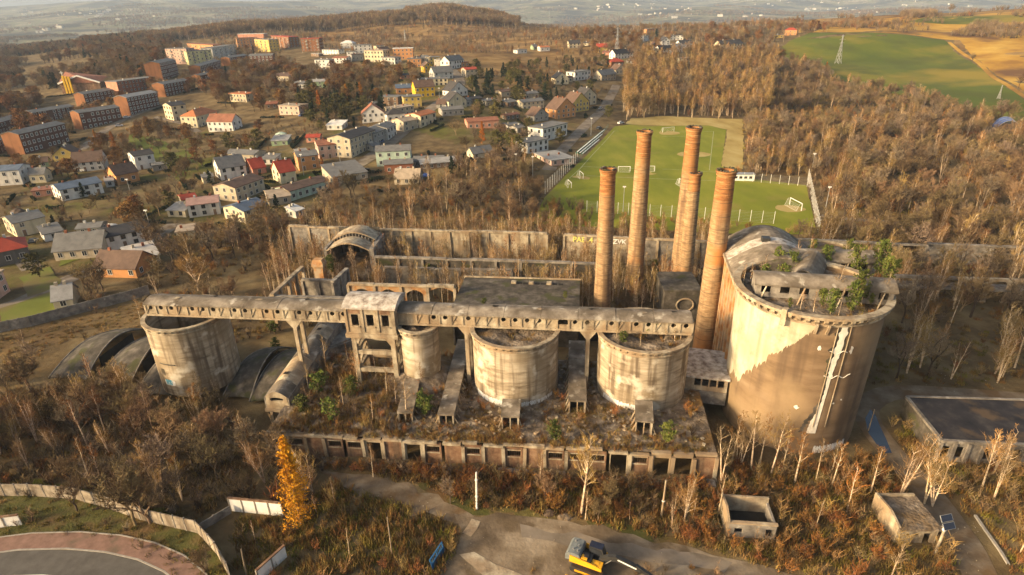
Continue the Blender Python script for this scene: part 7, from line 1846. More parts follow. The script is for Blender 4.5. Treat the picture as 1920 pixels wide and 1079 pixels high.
A31 = PX([(1140, 372), (1520, 445), (1600, 440), (1560, 412), (1540, 445)]); scrub(PX([(1090, 412), (1530, 448), (1530, 436), (1100, 398)]), .10, .6, 1.2, [0, 1, 2, 4], ignore=True)
scrub(PX([(1000, 372), (1100, 392), (1100, 425), (1000, 420)]), .12, .8, 1.6, [0, 1, 0], ignore=True)
# trees that can be singled out
TREE_N = {'birch': 'birch_tree', 'sapling': 'birch_sapling', 'bare': 'bare_tree', 'pale': 'pale_bare_tree', 'golden': 'golden_birch', 'pine': 'young_pine', 'spruce': 'spruce_tree', 'larch': 'larch_tree', 'leafy': 'leafy_tree', 'oak': 'oak_tree'}
def plant(kind, p, h, label, group=None, rz=None, v=None, wide=1.0):
    H, tm, cm, _ = PROTO[kind][v if v is not None else pv_.randrange(len(PROTO[kind]))]
    t = thing(TREE_N[kind], label, 'tree', p, pv_.uniform(0, 6.28) if rz is None else rz, group); s = h / H; t.scale = (s * wide, s * wide, s)
    link('trunk', tm, t); link('crown', cm, t); return t
def single(kind, px, py, h, label, z=None, wide=1.0, v=None, group=None): return plant(kind, at(px, py, z), h, label, group, None, v, wide)
tr, cr = foliage_tree(901, 15.5, 3.0, 'leaf_yellow', 'bark_tan', 'feather', 6800, .17, .2, .06)
t = thing('larch_tree', 'big golden orange larch in front of the left end of the workshop', 'tree', at(566, 985), 0); tr.obj('trunk', t); cr.obj('crown', t)
tr, cr = bare_tree(911, 13.5, .26, 'birch', 'bark_birch', 'twig_tan', 24, 7, 8, .024)
t = thing('pale_bare_tree', 'tall pale bare tree standing alone before the middle of the workshop wall', 'tree', at(1090, 962), 0); tr.obj('trunk', t); cr.obj('crown', t)
tr, cr = bare_tree(913, 12, .34, 'spread', 'bark_birch', 'twig_tan', 30, 8, 9, .035)
t = thing('pale_bare_tree', 'wide pale bare tree with a round crown above the left silo', 'tree', at(372, 545), 0); tr.obj('trunk', t); cr.obj('crown', t)
for (k, px, py, h, lb) in [
    ('pale', 1283, 978, 8.5, 'crooked pale bare tree right of the slanting concrete post'), ('sapling', 1345, 968, 7.5, 'thin pale tree beside the roofless outbuilding'), ('pale', 1686, 932, 11, 'pale many stemmed tree leaning by the lane behind the turf roofed ruin'),
    ('birch', 1733, 945, 9.5, 'thin birch left of the leaning pair beside the lane'), ('pale', 1748, 950, 10, 'pale forked tree leaning over the lane'), ('birch', 1842, 912, 10, 'thin red topped birch before the black roofed shed, left of two'), ('birch', 1862, 940, 10, 'thin red topped birch before the black roofed shed, right of two'),
    ('birch', 1588, 960, 8, 'slender birch in the scrub above the turf roofed ruin'), ('birch', 1632, 925, 8.5, 'slender red birch left of the pale many stemmed tree'),
    ('bare', 255, 985, 11, 'dark leaning tree on the verge outside the precast wall, left of two'), ('bare', 282, 982, 10.5, 'dark leaning tree on the verge outside the precast wall, right of two'), ('bare', 145, 958, 6, 'dark twiggy tree on the verge above the curved road'), ('bare', 385, 1075, 5, 'small bare tree at the bottom beside the precast wall end'),
    ('pale', 770, 412, 12, 'pale tall tree in the thicket behind the broken vault'), ('pale', 830, 405, 9, 'pale tree right of the tall pale tree in the thicket'), ('bare', 1755, 430, 15, 'big spreading tree in the right wood with a pale forked trunk'), ('pale', 1880, 440, 12, 'pale tree at the right edge of the right wood'),
    ('bare', 1780, 27, 16, 'lone tree on the skyline of the hill'), ('pale', 1700, 700, 12, 'tall pale leaning tree right of the biggest silo'), ('pale', 1725, 690, 11, 'pale wide tree right of the tall leaning one'), ('birch', 1870, 680, 13, 'tall birch at the right edge above the track, left of two'), ('birch', 1902, 690, 13, 'tall birch at the right edge above the track, right of two'),
    ('bare', 300, 405, 10, 'round bare tree in the gardens behind the long white terrace'), ('bare', 65, 690, 6, 'rounded bare bush tree on the bare field'), ('pale', 470, 870, 8, 'pale bare tree at the left end of the workshop wall'), ('bare', 845, 945, 4.5, 'pale twiggy bush left of the white post'),
    ('larch', 600, 208, 12, 'orange larch left of the dark spruce grove'), ('larch', 652, 195, 12, 'dull orange larch behind the spruce grove'), ('larch', 679, 195, 13, 'bright orange round larch right of the spruce grove'), ('larch', 905, 272, 11, 'yellow orange larch below the long pink building'),
    ('larch', 218, 288, 11, 'orange larch below the brick tenements'), ('larch', 184, 275, 9, 'dull yellow larch beside the longest tenement'), ('larch', 606, 318, 6, 'small orange tree beside the corner house'), ('larch', 618, 50, 16, 'orange larch on the skyline ridge'), ('larch', 258, 72, 12, 'orange larch in the far wood, left of two'), ('larch', 277, 68, 12, 'orange larch in the far wood, right of two'),
    ('larch', 1768, 222, 8, 'yellow bush tree at the lower edge of the green field'), ('spruce', 158, 1010 - 640, 6, 'small conifer below the blue roofed house'), ('spruce', 395, 345, 6, 'dark conifer left of the modern white house'), ('spruce', 105, 430, 5, 'dark conifer right of the cream house'),
    ('spruce', 848, 330, 8, 'dark conifer right of the pale corrugated shed, left of two'), ('spruce', 872, 325, 8, 'dark conifer right of the pale corrugated shed, right of two'), ('spruce', 1022, 185, 10, 'spruce left of the gabled pair'), ('spruce', 1032, 190, 8, 'smaller spruce left of the gabled pair'), ('spruce', 1055, 172, 9, 'spruce behind the gabled pair'),
    ('spruce', 893, 185, 14, 'tall dark conifer right of the street, left of two'), ('spruce', 915, 178, 14, 'tall dark conifer right of the street, right of two'), ('spruce', 520, 395, 6, 'dark conifer in front of the pale roofed shed'), ('leafy', 1050, 270, 7, 'green tree in front of the white cube house'), ('leafy', 1140, 222, 7, 'dark tree beside the stands corner'),
    ('spruce', 1395, 130, 9, 'lone dark pine above the golden wood'), ('spruce', 1230, 75, 12, 'dark conifer beside the orange ridge house'), ('leafy', 75, 520, 7, 'greenish tree beside the red hipped house'), ('leafy', 480, 290, 6, 'green tree behind the beige house')]:
    single(k, px, py, h, lb)
for i, (px, py, h) in enumerate([(1372, 868, 9.5), (1388, 876, 8), (1408, 880, 10.5), (1424, 872, 9), (1446, 888, 11), (1466, 884, 8), (1490, 905, 9.5), (1530, 900, 7), (1352, 905, 10), (1560, 910, 8), (1012, 905, 6), (700, 895, 6)]):
    single('birch', px, py, h, 'slim tall birch standing close before the foot of the biggest silo' if i < 10 else 'slim birch before the workshop wall', group='slim birches before the biggest silo' if i < 10 else 'slim birches before the workshop')
for (px, py, h, lb) in [(1412, 152, 9, 'yellow orange tree at the top of the golden wood'), (1548, 135, 8, 'dull yellow tree in the wood below the lattice pylon'), (1605, 195, 7, 'yellow bush tree in the middle of the brown wood'), (1335, 165, 10, 'orange tree inside the golden wood'), (1480, 185, 8, 'ochre tree in the brown wood right of the golden wood'), (1650, 250, 7, 'small ochre tree in the brown wood left of the blue hall')]:
    single('larch', px, py, h, lb, None, 1.3)
for (px, py, z, h, lb, v) in [(797, 780, 5, 4.4, 'round bright green pine between the two left conveyor housings', 0), (1040, 828, 5, 3.6, 'green pine left of the tall pale tree on the terrace', 1), (1252, 830, 5, 3.6, 'green pine right of the housing at the pine topped silo', 2), (908, 574, 9, 1.8, 'small light green pine on the slab roof behind the gallery', 0),
    (1168, 645, 15.4, 2.2, 'dark low pine in the wide silo top, left of two', 1), (1212, 630, 15.4, 3.8, 'taller pine in the wide silo top rising before the gallery', 2), (515, 625, .1, 4.0, 'green pine under the left arm of the gallery', 0), (520, 660, .1, 3.2, 'lower green pine under the left arm of the gallery', 1), (660, 745, 4.8, 4.0, 'bright green pine below the trestle legs', 2),
    (622, 790, 4.8, 4.2, 'dark green pine right of the inclined gallery mouth', 1), (600, 740, 4.8, 4.4, 'pale green pine beside the inclined gallery', 0), (622, 512, 5, 4.6, 'green pine inside the broken vault', 1), (805, 530, .1, 5.0, 'green pine in the birches of the roofless hall', 2), (1225, 520, .1, 4.5, 'green pine at the chimney foot', 0), (960, 480, .1, 4, 'green pine before the back hall wall', 1), (570, 775, 4.5, 3.5, 'dark pine at the right side of the inclined gallery mouth', 2), (1060, 560, 9, 1.6, 'tiny pine on the slab roof right end', 0)]:
    single('pine', px, py, h, lb, z, 1.0, v)
g = random.Random(4)
ZB = SB[4] - .9
for (px, py, z, h) in [(1462, 552, 22.6, 4.5), (1440, 560, 22.6, 3.2), (1480, 520, 22.6, 4.0), (1545, 510, 22.4, 4.2), (1600, 522, 22.4, 5.0), (1645, 518, 22.4, 5.6), (1660, 530, 22.4, 4.0), (1556, 592, ZB, 3.6), (1595, 586, ZB, 4.2), (1608, 572, ZB, 4.8), (1480, 578, ZB, 1.4), (1632, 572, ZB, 1.6), (1455, 515, 22.6, 4.2), (1575, 560, ZB, 1.8), (1672, 528, 21.4, 3.5), (1585, 495, 21.6, 4), (1520, 490, 21.6, 3.5), (1540, 575, ZB, 2.5), (1430, 540, 22.6, 3.5)]:
    single('pine', px, py, h * 1.15, 'green pine growing on the top of the giant silos', z, .62, None, 'pines on the giant silos')
for (px, py, z, h) in [(1392, 545, 22.6, 4.5), (1405, 540, 22.6, 4.2), (1425, 530, 22.6, 4.8), (1447, 512, 22.6, 4.6), (1490, 500, 22.4, 5), (1515, 490, 22.4, 5), (1560, 560, ZB, 5.5), (1500, 582, ZB, 3.2), (1525, 585, ZB, 3.4), (1560, 590, ZB, 3.8), (1572, 592, ZB, 4.4), (1648, 566, ZB, 5), (1615, 572, ZB, 2.6), (1620, 505, 22.4, 4.2), (1640, 505, 22.4, 4.6), (1580, 500, 22.4, 4.8)]:
    single('sapling', px, py, h, 'bare pale sapling growing on the top of the giant silos', z, .9, None, 'saplings on the giant silos')
for (px, py, h) in [(1155, 640, 3.2), (1185, 625, 3), (1200, 650, 2.6), (1246, 640, 2.4), (1265, 640, 3), (1275, 638, 2.6)]: single('sapling', px, py, h, 'bare sapling growing in the wide silo top beside the two pines', 15.4, .9, None, 'saplings in the wide silo top')
for S_, nn_ in ((S2, 40), (S3, 60), (S4, 40), (SB, 160), (SB2, 220)):
    for i in range(nn_):
        a = g.uniform(0, 6.28); rr = (S_[2] - .8) * math.sqrt(g.random()); WEEDS.append((S_[0] + rr * math.cos(a), S_[1] + rr * math.sin(a), S_[4] - 1.25, g.uniform(.4, .8), g.uniform(0, 6.28), g.choice([0, 1, 1, 4])))
hw = HALLF
for i in range(60): p = hw.w(g.uniform(hw.L * .73, hw.L), g.uniform(.5, 14)); WEEDS.append((p.x, p.y, 22.6, g.uniform(.4, .9), g.uniform(0, 6.28), g.choice([0, 1, 2])))
# the nearest of every kind stand as single trees, the rest as woods
LIM = {'birch': 230, 'sapling': 250, 'bare': 270, 'pale': 150, 'golden': 200, 'spruce': 120, 'leafy': 90, 'oak': 120}
WOOD = []; wm_list = []; wm_idx = {}
for k in PROTO:
    for j, pr in enumerate(PROTO[k]): wm_idx[(k, j)] = len(wm_list); wm_list.append(pr[3])
def in_view(x, y, z):
    px, py = project((x, y, z)); return -60 < px < 1980 and -80 < py < 1180
for k, lst in CAND.items():
    lst.sort(key=lambda c: -c[0]); n = 0
    for c in lst:
        if n < LIM.get(k, 0) and in_view(*c[1:4]) and c[2] < 900:
            plant(k, c[1:4], c[4], c[5], c[6]); n += 1
        else:
            j = pv_.randrange(len(PROTO[k])); WOOD.append((c[1], c[2], c[3], c[4] / PROTO[k][j][0], pv_.uniform(0, 6.28), wm_idx[(k, j)]))
# evergreen hedges round the gardens
HEDGE = []
for (cx, cy, ca, sa, hx, hy) in KEEP_RECT:
    if cy < 190 or cy > 620 or hx > 20: continue
    q_ = cx / cy
    if q_ > .2: continue
    for (e0, e1) in (((-1, -1), (1, -1)), ((1, -1), (1, 1)), ((-1, -1), (-1, 1))):
        if pv_.random() < .45: continue
        mx, my = hx + pv_.uniform(3, 7), hy + pv_.uniform(3, 8); n_ = int(math.hypot((e1[0] - e0[0]) * mx, (e1[1] - e0[1]) * my) / 1.1)
        for i in range(n_):
            t_ = i / n_; u_ = (e0[0] + (e1[0] - e0[0]) * t_) * mx; v_ = (e0[1] + (e1[1] - e0[1]) * t_) * my; x_ = cx + u_ * ca - v_ * sa; y_ = cy + u_ * sa + v_ * ca; HEDGE.append((x_, y_, float(terrain(x_, y_)) - .1, pv_.uniform(.28, .42), pv_.uniform(0, 6.28), 0))
HEDGE = [h_ for h_, b_ in zip(HEDGE, blocked(np.array([h[0] for h in HEDGE]), np.array([h[1] for h in HEDGE]))) if not b_]
hm_ = foliage_tree(950, 3.4, 2.0, 'leaf_spruce', 'bark_dark', 'round', 420, .5, .1, .05); weeds(qpoly(.38, 1.15, 180, 520), .10, .9, 1.8, [0, 0, 3, 2], clump=.95, csc=.02)
scatter('hedge', [join_mb(*hm_).mesh('hedge')], HEDGE, 'hedge_plants')
scatter('woodland', wm_list, WOOD, 'wood_plants')
scatter('shrubbery', SHR, SCRUB, 'scrub_plants')
scatter('undergrowth', WEED, WEEDS, 'weed_plants')
print('PLANTS', {k: len(v) for k, v in CAND.items()}, 'wood', len(WOOD), 'scrub', len(SCRUB), 'weeds', len(WEEDS))
# ------------------------------------------------------------------ machines, posts, cars, pylons
a_, b_ = at(1106, 1062), at(1190, 1092)
rz = math.atan2(b_.y - a_.y, b_.x - a_.x)
ex = thing('excavator', 'yellow and grey tracked excavator with a black folded boom parked on the dirt yard', 'excavator', (a_.x, a_.y, .06), rz)
for sy in (-1, 1):
    mb = MB().use('machine_black'); y0, y1 = sy * 1.45 - .32, sy * 1.45 + .32
    pr = []
    for k in range(9): a = math.pi / 2 + math.pi * k / 8; pr.append((-1.75 + .45 * math.cos(a), .47 + .45 * math.sin(a)))
    for k in range(9): a = -math.pi / 2 + math.pi * k / 8; pr.append((1.75 + .45 * math.cos(a), .47 + .45 * math.sin(a)))
    n = len(pr)
    mb.add([(x, y, z) for y in (y0, y1) for x, z in pr], [tuple(range(n)), tuple(range(2 * n - 1, n - 1, -1))] + [(k, n + k, n + (k + 1) % n, (k + 1) % n) for k in range(n)])
    tk = mb.obj('track', ex)
    mb = MB().use('iron')
    for k in range(17): x = -1.9 + k * .2375; mb.box(x, x + .15, y0 - .04, y1 + .04, .925, .985)
    tag(mb.obj('track_shoe', tk), kind='stuff')
    mb = MB().use('machine_yellow'); mb.box(-1.5, 1.5, sy * 1.45 + sy * .33 - .04, sy * 1.45 + sy * .33 + .04, .3, .62); mb.obj('track_frame', tk)
mb = MB().use('machine_black'); mb.box(-.9, .9, -1.1, 1.1, .4, .95); mb.lathe([(.8, .95), (.8, 1.2), (0, 1.2)], 20); mb.obj('undercarriage', ex)
mb = MB().use('machine_black'); mb.box(-2.3, 1.9, -1.3, 1.3, 1.2, 1.45); mb.obj('platform', ex)
for sy in (-1, 1):
    mb = MB().use('machine_yellow'); mb.add([(x, sy * y, z) for y in (1.32, 1.45) for (x, z) in ((-2.35, 1.3), (1.9, 1.3), (1.9, 1.75), (1.1, 2.0), (-.6, 2.2), (-2.3, 2.35))], [(0, 1, 2, 3, 4, 5), (11, 10, 9, 8, 7, 6)] + [(k, 6 + k, 6 + (k + 1) % 6, (k + 1) % 6) for k in range(6)]); mb.obj('side_panel', ex)
mb = MB().use('machine_grey')
pr = [(-2.95, 1.35), (-2.95, 2.2), (-2.6, 2.65), (-1.9, 2.75), (-1.2, 2.72), (-1.0, 2.4), (-1.0, 1.46), (-2.3, 1.46)]
n = len(pr); mb.add([(x, y, z) for y in (-1.3, 1.3) for x, z in pr], [tuple(range(n)), tuple(range(2 * n - 1, n - 1, -1))] + [(k, n + k, n + (k + 1) % n, (k + 1) % n) for k in range(n)]); mb.obj('counterweight', ex)
for (x, y) in ((-2.2, .7), (-1.6, .1), (-2.1, -.6), (-1.5, -.7)): mb = MB().use('steel_bright'); mb.tube([(x, y, 2.7), (x, y, 2.95)], .1, 8); mb.obj('cap', ex)
mb = MB().use('machine_black'); mb.box(-.98, .4, -1.25, .1, 1.46, 2.15); mb.box(-.6, 0, -.9, -.4, 2.154, 2.4); mb.obj('engine_bay', ex)
mb = MB().use('machine_yellow'); mb.box(-.9, -.1, -1.2, -.55, 2.154, 2.32); mb.obj('hood', ex)
mb = MB().use('machine_yellow'); mb.box(.45, 1.85, -1.28, -.4, 1.454, 1.9); mb.box(.9, 1.4, -1.0, -.6, 1.904, 1.95); mb.obj('tank', ex)
cb = MB().use('machine_black'); cb.add([(x, y, z) for y in (.35, 1.3) for (x, z) in ((-.3, 1.46), (1.5, 1.46), (1.75, 1.9), (1.4, 3.05), (-.3, 3.05))], [(0, 1, 2, 3, 4), (9, 8, 7, 6, 5)] + [(k, 5 + k, 5 + (k + 1) % 5, (k + 1) % 5) for k in range(5)]); cab = cb.obj('cab', ex)
mb = MB().use('solar'); mb.box(-.32, 1.42, .33, 1.32, 3.054, 3.14); mb.obj('cab_roof', cab)
for y in (.33, 1.32): mb = MB().use('glass_dark'); mb.add([(x, y - .012 + dy, z) for dy in (0, .024) for (x, z) in ((-.15, 2.0), (1.5, 2.0), (1.28, 2.9), (-.15, 2.9))], [(0, 1, 2, 3), (7, 6, 5, 4)]); mb.obj('cab_window', cab)
def arm(mb, pts, w, hs):
    n = len(pts)
    vs = []
    for (x, z), h in zip(pts, hs): vs += [(x, -w, z - h), (x, w, z - h), (x, w, z + h), (x, -w, z + h)]
    f = [(0, 3, 2, 1), (4 * n - 4, 4 * n - 3, 4 * n - 2, 4 * n - 1)]
    for k in range(n - 1):
        for j in range(4): f.append((4 * k + j, 4 * k + (j + 1) % 4, 4 * k + 4 + (j + 1) % 4, 4 * k + 4 + j))
    mb.add(vs, f)
mb = MB().use('machine_black'); arm(mb, [(1.2, 1.8), (2.3, 2.6), (3.3, 2.95), (5.0, 2.75), (6.6, 2.35)], .27, [.24, .38, .42, .32, .22]); bo = mb.obj('boom', ex)
for y in (-.25, .25):
    mb = MB().use('paint_white'); mb.beam((3.6, y * 1.12, 3.02), (6.0, y * 1.12, 2.58), .02, .2); mb.obj('stripe', bo)
mb = MB().use('steel_bright'); mb.tube([(2.0, -.32, 1.6), (2.8, -.32, 2.6)], .06, 6); mb.tube([(2.0, .32, 1.6), (2.8, .32, 2.6)], .06, 6); tag(mb.obj('hydraulic_ram', ex), kind='stuff')
mb = MB().use('machine_black'); arm(mb, [(5.9, 2.9), (6.6, 2.45), (7.9, 1.9), (8.6, 1.5)], .2, [.16, .28, .24, .16]); mb.obj('dipper_arm', ex)
mb = MB().use('machine_black'); pr = [(x + 2.3, z + .7) for x, z in [(6.3, 1.0), (6.9, .7), (7.0, .15), (6.5, .02), (6.0, .1), (5.9, .5), (6.2, .4), (6.6, .45)]]
n = len(pr); mb.add([(x, y, z) for y in (-.55, .55) for x, z in pr], [tuple(range(n)), tuple(range(2 * n - 1, n - 1, -1))] + [(k, n + k, n + (k + 1) % n, (k + 1) % n) for k in range(n)]); bk = mb.obj('bucket', ex)
for y in (-.45, -.15, .15, .45): mb = MB().use('steel_bright'); mb.beam((8.25, y, .78), (7.95, y, .9), .1, .06); mb.obj('tooth', bk)
for (px, py, lb) in ((1066, 1092, 'yellow concrete block at the bottom edge before the excavator, left of two'), (1098, 1094, 'yellow concrete block at the bottom edge before the excavator, right of two')):
    t = thing('barrier_block', lb, 'block', at(px, py, .05), rz, 'yellow blocks'); mb = MB().use('machine_yellow'); mb.add([(sx * a, sy * b, z) for (a, b, z) in ((.6, .4, 0), (.6, .4, .6), (.4, .22, .95)) for sx, sy in ((-1, -1), (1, -1), (1, 1), (-1, 1))], [(4 * k + j, 4 * k + (j + 1) % 4, 4 * k + 4 + (j + 1) % 4, 4 * k + 4 + j) for k in range(2) for j in range(4)] + [(8, 9, 10, 11)]); mb.obj('body', t)
# posts
def post(label, px, py, tx, ty, r, rings, mname='concrete_pale'):
    p = at(px, py); h = height_at(tx, ty, p); r1 = ray(tx, ty); tt = p.y / r1[1]; dx = r1[0] * tt - p.x
    t = thing('concrete_post', label, 'post', p, 0, 'concrete posts'); mb = MB().use(mname); mb.tube([(0, 0, -.3), (dx, 0, h)], [r, r * .7], 8); mb.obj('shaft', t)
    for f in rings: mb = MB().use('paint_white'); mb.tube([(dx * f, 0, h * f - .06), (dx * f, 0, h * f + .06)], r * 1.35, 8); mb.obj('ring', t)
post('pale concrete post with two rings standing at the yard edge', 894, 955, 893, 886, .17, (.35, .8), 'paint_white')
post('slanting concrete post in the rust scrub', 1240, 970, 1249, 901, .17, (.45,))
post('thin bare concrete post in the weeds left of the yard', 735, 1040, 726, 970, .11, ())
post('concrete pole inside the left thicket', 295, 915, 279, 850, .12, ())
post('leaning pole beside the puddle', 1628, 808, 1640, 768, .1, ())
post('short pole at the bottom beside the precast wall', 462, 1079, 452, 1030, .11, ())
# solar lamp
p = at(1752, 1040); t = thing('solar_lamp', 'pole with two tilted dark solar panels beside the lane', 'solar lamp', p, .2); h = height_at(0, 985, p)
mb = MB().use('concrete_pale'); mb.tube([(0, 0, -.2), (.15, 0, h)], [.2, .14], 8); mb.obj('pole', t)
mb = MB().use('galvanised'); mb.beam((-.7, -.1, h + .05), (1.0, -.1, h + .05), .1); mb.obj('bracket', t)
for k in range(2):
    b0 = Vector((.15, -.35 + k * .62, h + .15 + k * .75)); u = Vector((.85, 0, 0)); v = Vector((0, .26, .33)); nn_ = u.cross(v).normalized()
    mb = MB().use('galvanised'); c = [b0 - u - v, b0 + u - v, b0 + u + v, b0 - u + v]
    mb.add([q for q in c] + [q - nn_ * .08 for q in c], [(0, 1, 2, 3), (7, 6, 5, 4)] + [(k_, 4 + k_, 4 + (k_ + 1) % 4, (k_ + 1) % 4) for k_ in range(4)]); fp = mb.obj('panel_frame', t)
    mb = MB().use('solar'); e = nn_ * .006; mb.poly([q * .94 + b0 * .06 + e for q in c]); mb.obj('solar_cell', fp)
mb = MB().use('paint_white'); mb.box(-.32, .02, -.3, 0, h - .75, h - .2); mb.obj('control_box', t)
# blue gate leaf leaning in the weeds
A, B = at(812, 1068), at(834, 1034); fr = Frame(A, B)
t = thing('gate_leaf', 'blue steel gate leaf leaning on the scrub at the yard edge', 'gate', A, fr.rz)
L = fr.L
mb = MB().use('paint_blue')
for z in (0.1, .75, 1.5): mb.beam((0, .25 * z, z), (L, .25 * z, z), .12)
for x in (0, L * .5, L): mb.beam((x, 0, .05), (x, .38, 1.55), .12)
mb.obj('frame', t)
for k in range(9): mb = MB().use('paint_blue'); x = .2 + k * (L - .4) / 8; mb.beam((x, .03, .1), (x, .36, 1.45), .05); mb.obj('bar', t)
mb = MB().use('paint_blue'); mb.add([(0.06, .01, .08), (L - .06, .01, .08), (L - .06, .19, .76), (.06, .19, .76)], [(0, 1, 2, 3), (3, 2, 1, 0)]); mb.obj('sheet', t)
# heaps
heap('rubbish_heap', 'dark and rust red scrap heap at the foot of the scrub by the yard', 'heap', 1030, 962, 1.1, .8, .7, 'iron', 2, 'heaps on the site')
heap('rubbish_heap', 'pale rubble heap beside the dark scrap', 'heap', 1060, 970, 1.2, .8, .3, 'rubble', 4, 'heaps on the site')
heap('rubbish_heap', 'white rubbish heap behind the long white terrace', 'heap', 208, 425, 3, 2, 1.0, 'paint_white', 6, 'heaps on the site')
heap('rubbish_heap', 'heap of junk on the sandy yard behind the cream house', 'heap', 34, 398, 3, 2, 1.5, 'iron', 8, 'heaps on the site')
gr = random.Random(21)
fl = MB().use('concrete_pale')
for i in range(150):      # stones and litter on the bare ground
    poly_ = gr.choice([(870, 1360, 975, 1079), (640, 880, 880, 980), (1640, 1900, 690, 735), (1780, 1840, 960, 1079)]); p = at(gr.uniform(*poly_[:2]), gr.uniform(*poly_[2:])); s = gr.uniform(.03, .085)
    if blocked(np.array([p.x]), np.array([p.y]))[0] and gr.random() < .4: continue
    vs = [(p.x + s * gr.uniform(.6, 1.2) * math.cos(a), p.y + s * gr.uniform(.6, 1.2) * math.sin(a), p.z + zz) for zz in (.05, .06 + s) for a in (0, 1.57, 3.14, 4.71)]
    fl.add(vs, [(4, 5, 6, 7), (0, 1, 5, 4), (1, 2, 6, 5), (2, 3, 7, 6), (3, 0, 4, 7)])
tag(fl.obj('litter'), kind='stuff')
# broken concrete on the terrace
tb = MB().use('concrete_pale')
for i in range(700):
    u, v = gr.uniform(FR.L * .3, FR.L - 1), gr.uniform(1, 23); w = FR.w(u, v); s = abs(gr.gauss(.12, .12)) + .05
    if any((w.x - a) ** 2 + (w.y - b) ** 2 < c * c for a, b, c in _sil): continue
    z = terrace_z(w.x, w.y); a0 = gr.uniform(0, 6.28)
    tb.add([(w.x + s * gr.uniform(.6, 1.4) * math.cos(a + a0), w.y + s * gr.uniform(.6, 1.4) * math.sin(a + a0), z + zz) for zz in (-.05, s * gr.uniform(.4, .9)) for a in (0, 1.57, 3.14, 4.71)], [(4, 5, 6, 7), (0, 1, 5, 4), (1, 2, 6, 5), (2, 3, 7, 6), (3, 0, 4, 7)])
tag(tb.obj('rubble'), kind='stuff')
# cars
mat('tyre', [(.012, .012, .012), (.02, .02, .02)])
def car_mesh(col):
    mb = MB().use(col); L, W = 4.2, 1.75
    pr = [(-2.1, .35), (2.1, .35), (2.12, .7), (1.95, .82), (1.0, .95), (-1.7, 1.0), (-2.1, .9)]; n = len(pr)
    mb.add([(x, y, z) for y in (-W / 2, W / 2) for x, z in pr], [tuple(range(n)), tuple(range(2 * n - 1, n - 1, -1))] + [(k, n + k, n + (k + 1) % n, (k + 1) % n) for k in range(n)]); body = mb.mesh('body')
    mb = MB().use('glass_dark'); pr = [(-1.75, .985), (.95, .955), (.35, 1.42), (-1.35, 1.45)]; mb.add([(x, y * (.95 if z < 1.2 else .78), z) for y in (-W / 2, W / 2) for x, z in pr], [(0, 1, 2, 3), (7, 6, 5, 4), (0, 4, 5, 1), (1, 5, 6, 2), (3, 7, 4, 0)])
    cabn = mb.mesh('window'); mb = MB().use(col); mb.box(-1.3, .33, -W * .39, W * .39, 1.435, 1.49); roof = mb.mesh('roof'); return body, cabn, roof
mb = MB().use('tyre'); mb.tube([(0, -.1, 0), (0, .1, 0)], .32, 12); wheel = mb.mesh('wheel')
plain('car_white', (.7, .7, .7), .3); plain('car_dark', (.04, .045, .05), .3); plain('car_blue', (.05, .10, .25), .3); plain('car_silver', (.35, .36, .37), .3); plain('car_red', (.35, .04, .03), .3)
CM = {c: car_mesh('car_' + c) for c in ('white', 'dark', 'blue', 'silver', 'red')}
for (px, py, qx, qy, c, lb) in [(852, 156, 850, 142, 'white', 'white car driving on the upper street bend'), (684, 322, 700, 318, 'dark', 'dark car at the street junction by the workshop'), (1025, 296, 1034, 294, 'dark', 'dark car parked by the club house'), (1123, 243, 1131, 240, 'dark', 'dark car parked at the stands corner'),
    (238, 222, 250, 219, 'white', 'white car parked before the brick tenements, farther of two'), (224, 238, 236, 236, 'white', 'white car parked before the brick tenements, nearer of two'), (64, 456, 70, 450, 'dark', 'dark car beside the red hipped house'), (718, 250, 724, 246, 'white', 'white car on the street below the grey house'), (715, 268, 722, 263, 'blue', 'blue car on the street beside the tall cream house'),
    (567, 219, 574, 217, 'blue', 'blue car beside the pinkish house'), (1126, 206, 1132, 202, 'silver', 'silver car by the gabled pair of houses'), (153, 322, 162, 322, 'white', 'white car before the brown roofed white house'), (1164, 233, 1172, 232, 'white', 'white van at the far left corner of the pitch'), (1012, 262, 1020, 260, 'red', 'red car beside the white cube house')]:
    A, B = at(px, py), at(qx, qy); t = thing('parked_car', lb, 'car', A + Vector((0, 0, .18)), math.atan2(B.y - A.y, B.x - A.x), 'cars in the town')
    for nm, me in zip(('body', 'window', 'roof'), CM[c]): link(nm, me, t)
    for x in (-1.3, 1.3):
        for y in (-.8, .8): link('wheel', wheel, t, (x, y, .32))
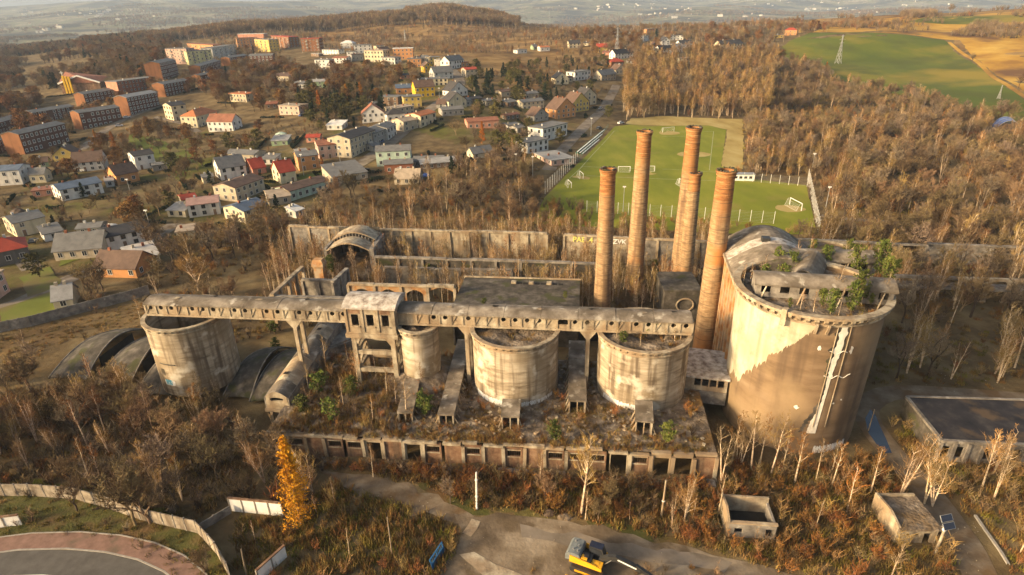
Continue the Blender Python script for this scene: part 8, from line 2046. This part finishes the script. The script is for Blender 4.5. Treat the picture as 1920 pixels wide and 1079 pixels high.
# power pylons
def pylon(px, py, ty, label, wd=.16):
    p = at(px, py); h = height_at(px, ty, p); t = thing('power_pylon', label, 'pylon', p, .5, 'power pylons'); b = h * .085; tp = h * .012
    mb = MB().use('galvanised')
    lv = [0, .22, .40, .55, .68, .80, .90, 1.0]; w_ = [b + (tp - b) * min(1, f / .8) for f in lv]
    C4 = lambda k: [Vector((sx * w_[k], sy * w_[k], h * lv[k])) for sx, sy in ((-1, -1), (1, -1), (1, 1), (-1, 1))]
    for k in range(len(lv) - 1):
        a, c = C4(k), C4(k + 1)
        for j in range(4): mb.beam(a[j], c[j], wd); mb.beam(a[j], c[(j + 1) % 4], wd * .6); mb.beam(a[(j + 1) % 4], c[j], wd * .6)
    mb.obj('lattice_mast', t)
    for f, l in ((.72, .13), (.84, .17), (.95, .11)):
        mb = MB().use('galvanised'); mb.beam((-h * l, 0, h * f), (h * l, 0, h * f), wd); mb.beam((-h * l, 0, h * f), (0, 0, h * (f + .06)), wd * .6); mb.beam((h * l, 0, h * f), (0, 0, h * (f + .06)), wd * .6); mb.obj('cross_arm', t)
pylon(1571, 120, 66, 'lattice pylon standing in the green field', .2)
pylon(1872, 186, 160, 'thin mast on the field edge at the right', .12)
pylon(562, 52, 28, 'pylon before the wooded ridge left of the hump', .2)
pylon(760, 78, 56, 'pylon on the brown moor below the hump', .2)
pylon(1156, 108, 52, 'tall thin pylon beside the white black roofed house', .2)
pylon(300, 66, 40, 'pylon in the far wood at the left', .2)
pylon(1030, 42, 20, 'pylon on the hazy plain right of the hump', .25)
HAZE = 0.00009
# ------------------------------------------------------------------ haze: a closed box of pale air around the place
mb = MB(); mb.box(-14000, 14000, -400, 12500, -120, 420)
hz = mb.obj('haze'); tag(hz, kind='stuff')
hm = bpy.data.materials.new('haze'); hm.use_nodes = True
for n in list(hm.node_tree.nodes):
    if n.type == 'BSDF_PRINCIPLED': hm.node_tree.nodes.remove(n)
pv = hm.node_tree.nodes.new('ShaderNodeVolumePrincipled')
pv.inputs['Color'].default_value = (.60, .74, .97, 1); pv.inputs['Density'].default_value = HAZE
pv.inputs['Density Attribute'].default_value = ''; pv.inputs['Anisotropy'].default_value = .0
hm.node_tree.links.new(pv.outputs[0], [n for n in hm.node_tree.nodes if n.type == 'OUTPUT_MATERIAL'][0].inputs['Volume'])
hz.data.materials.append(hm)
hz.display_type = 'WIRE'
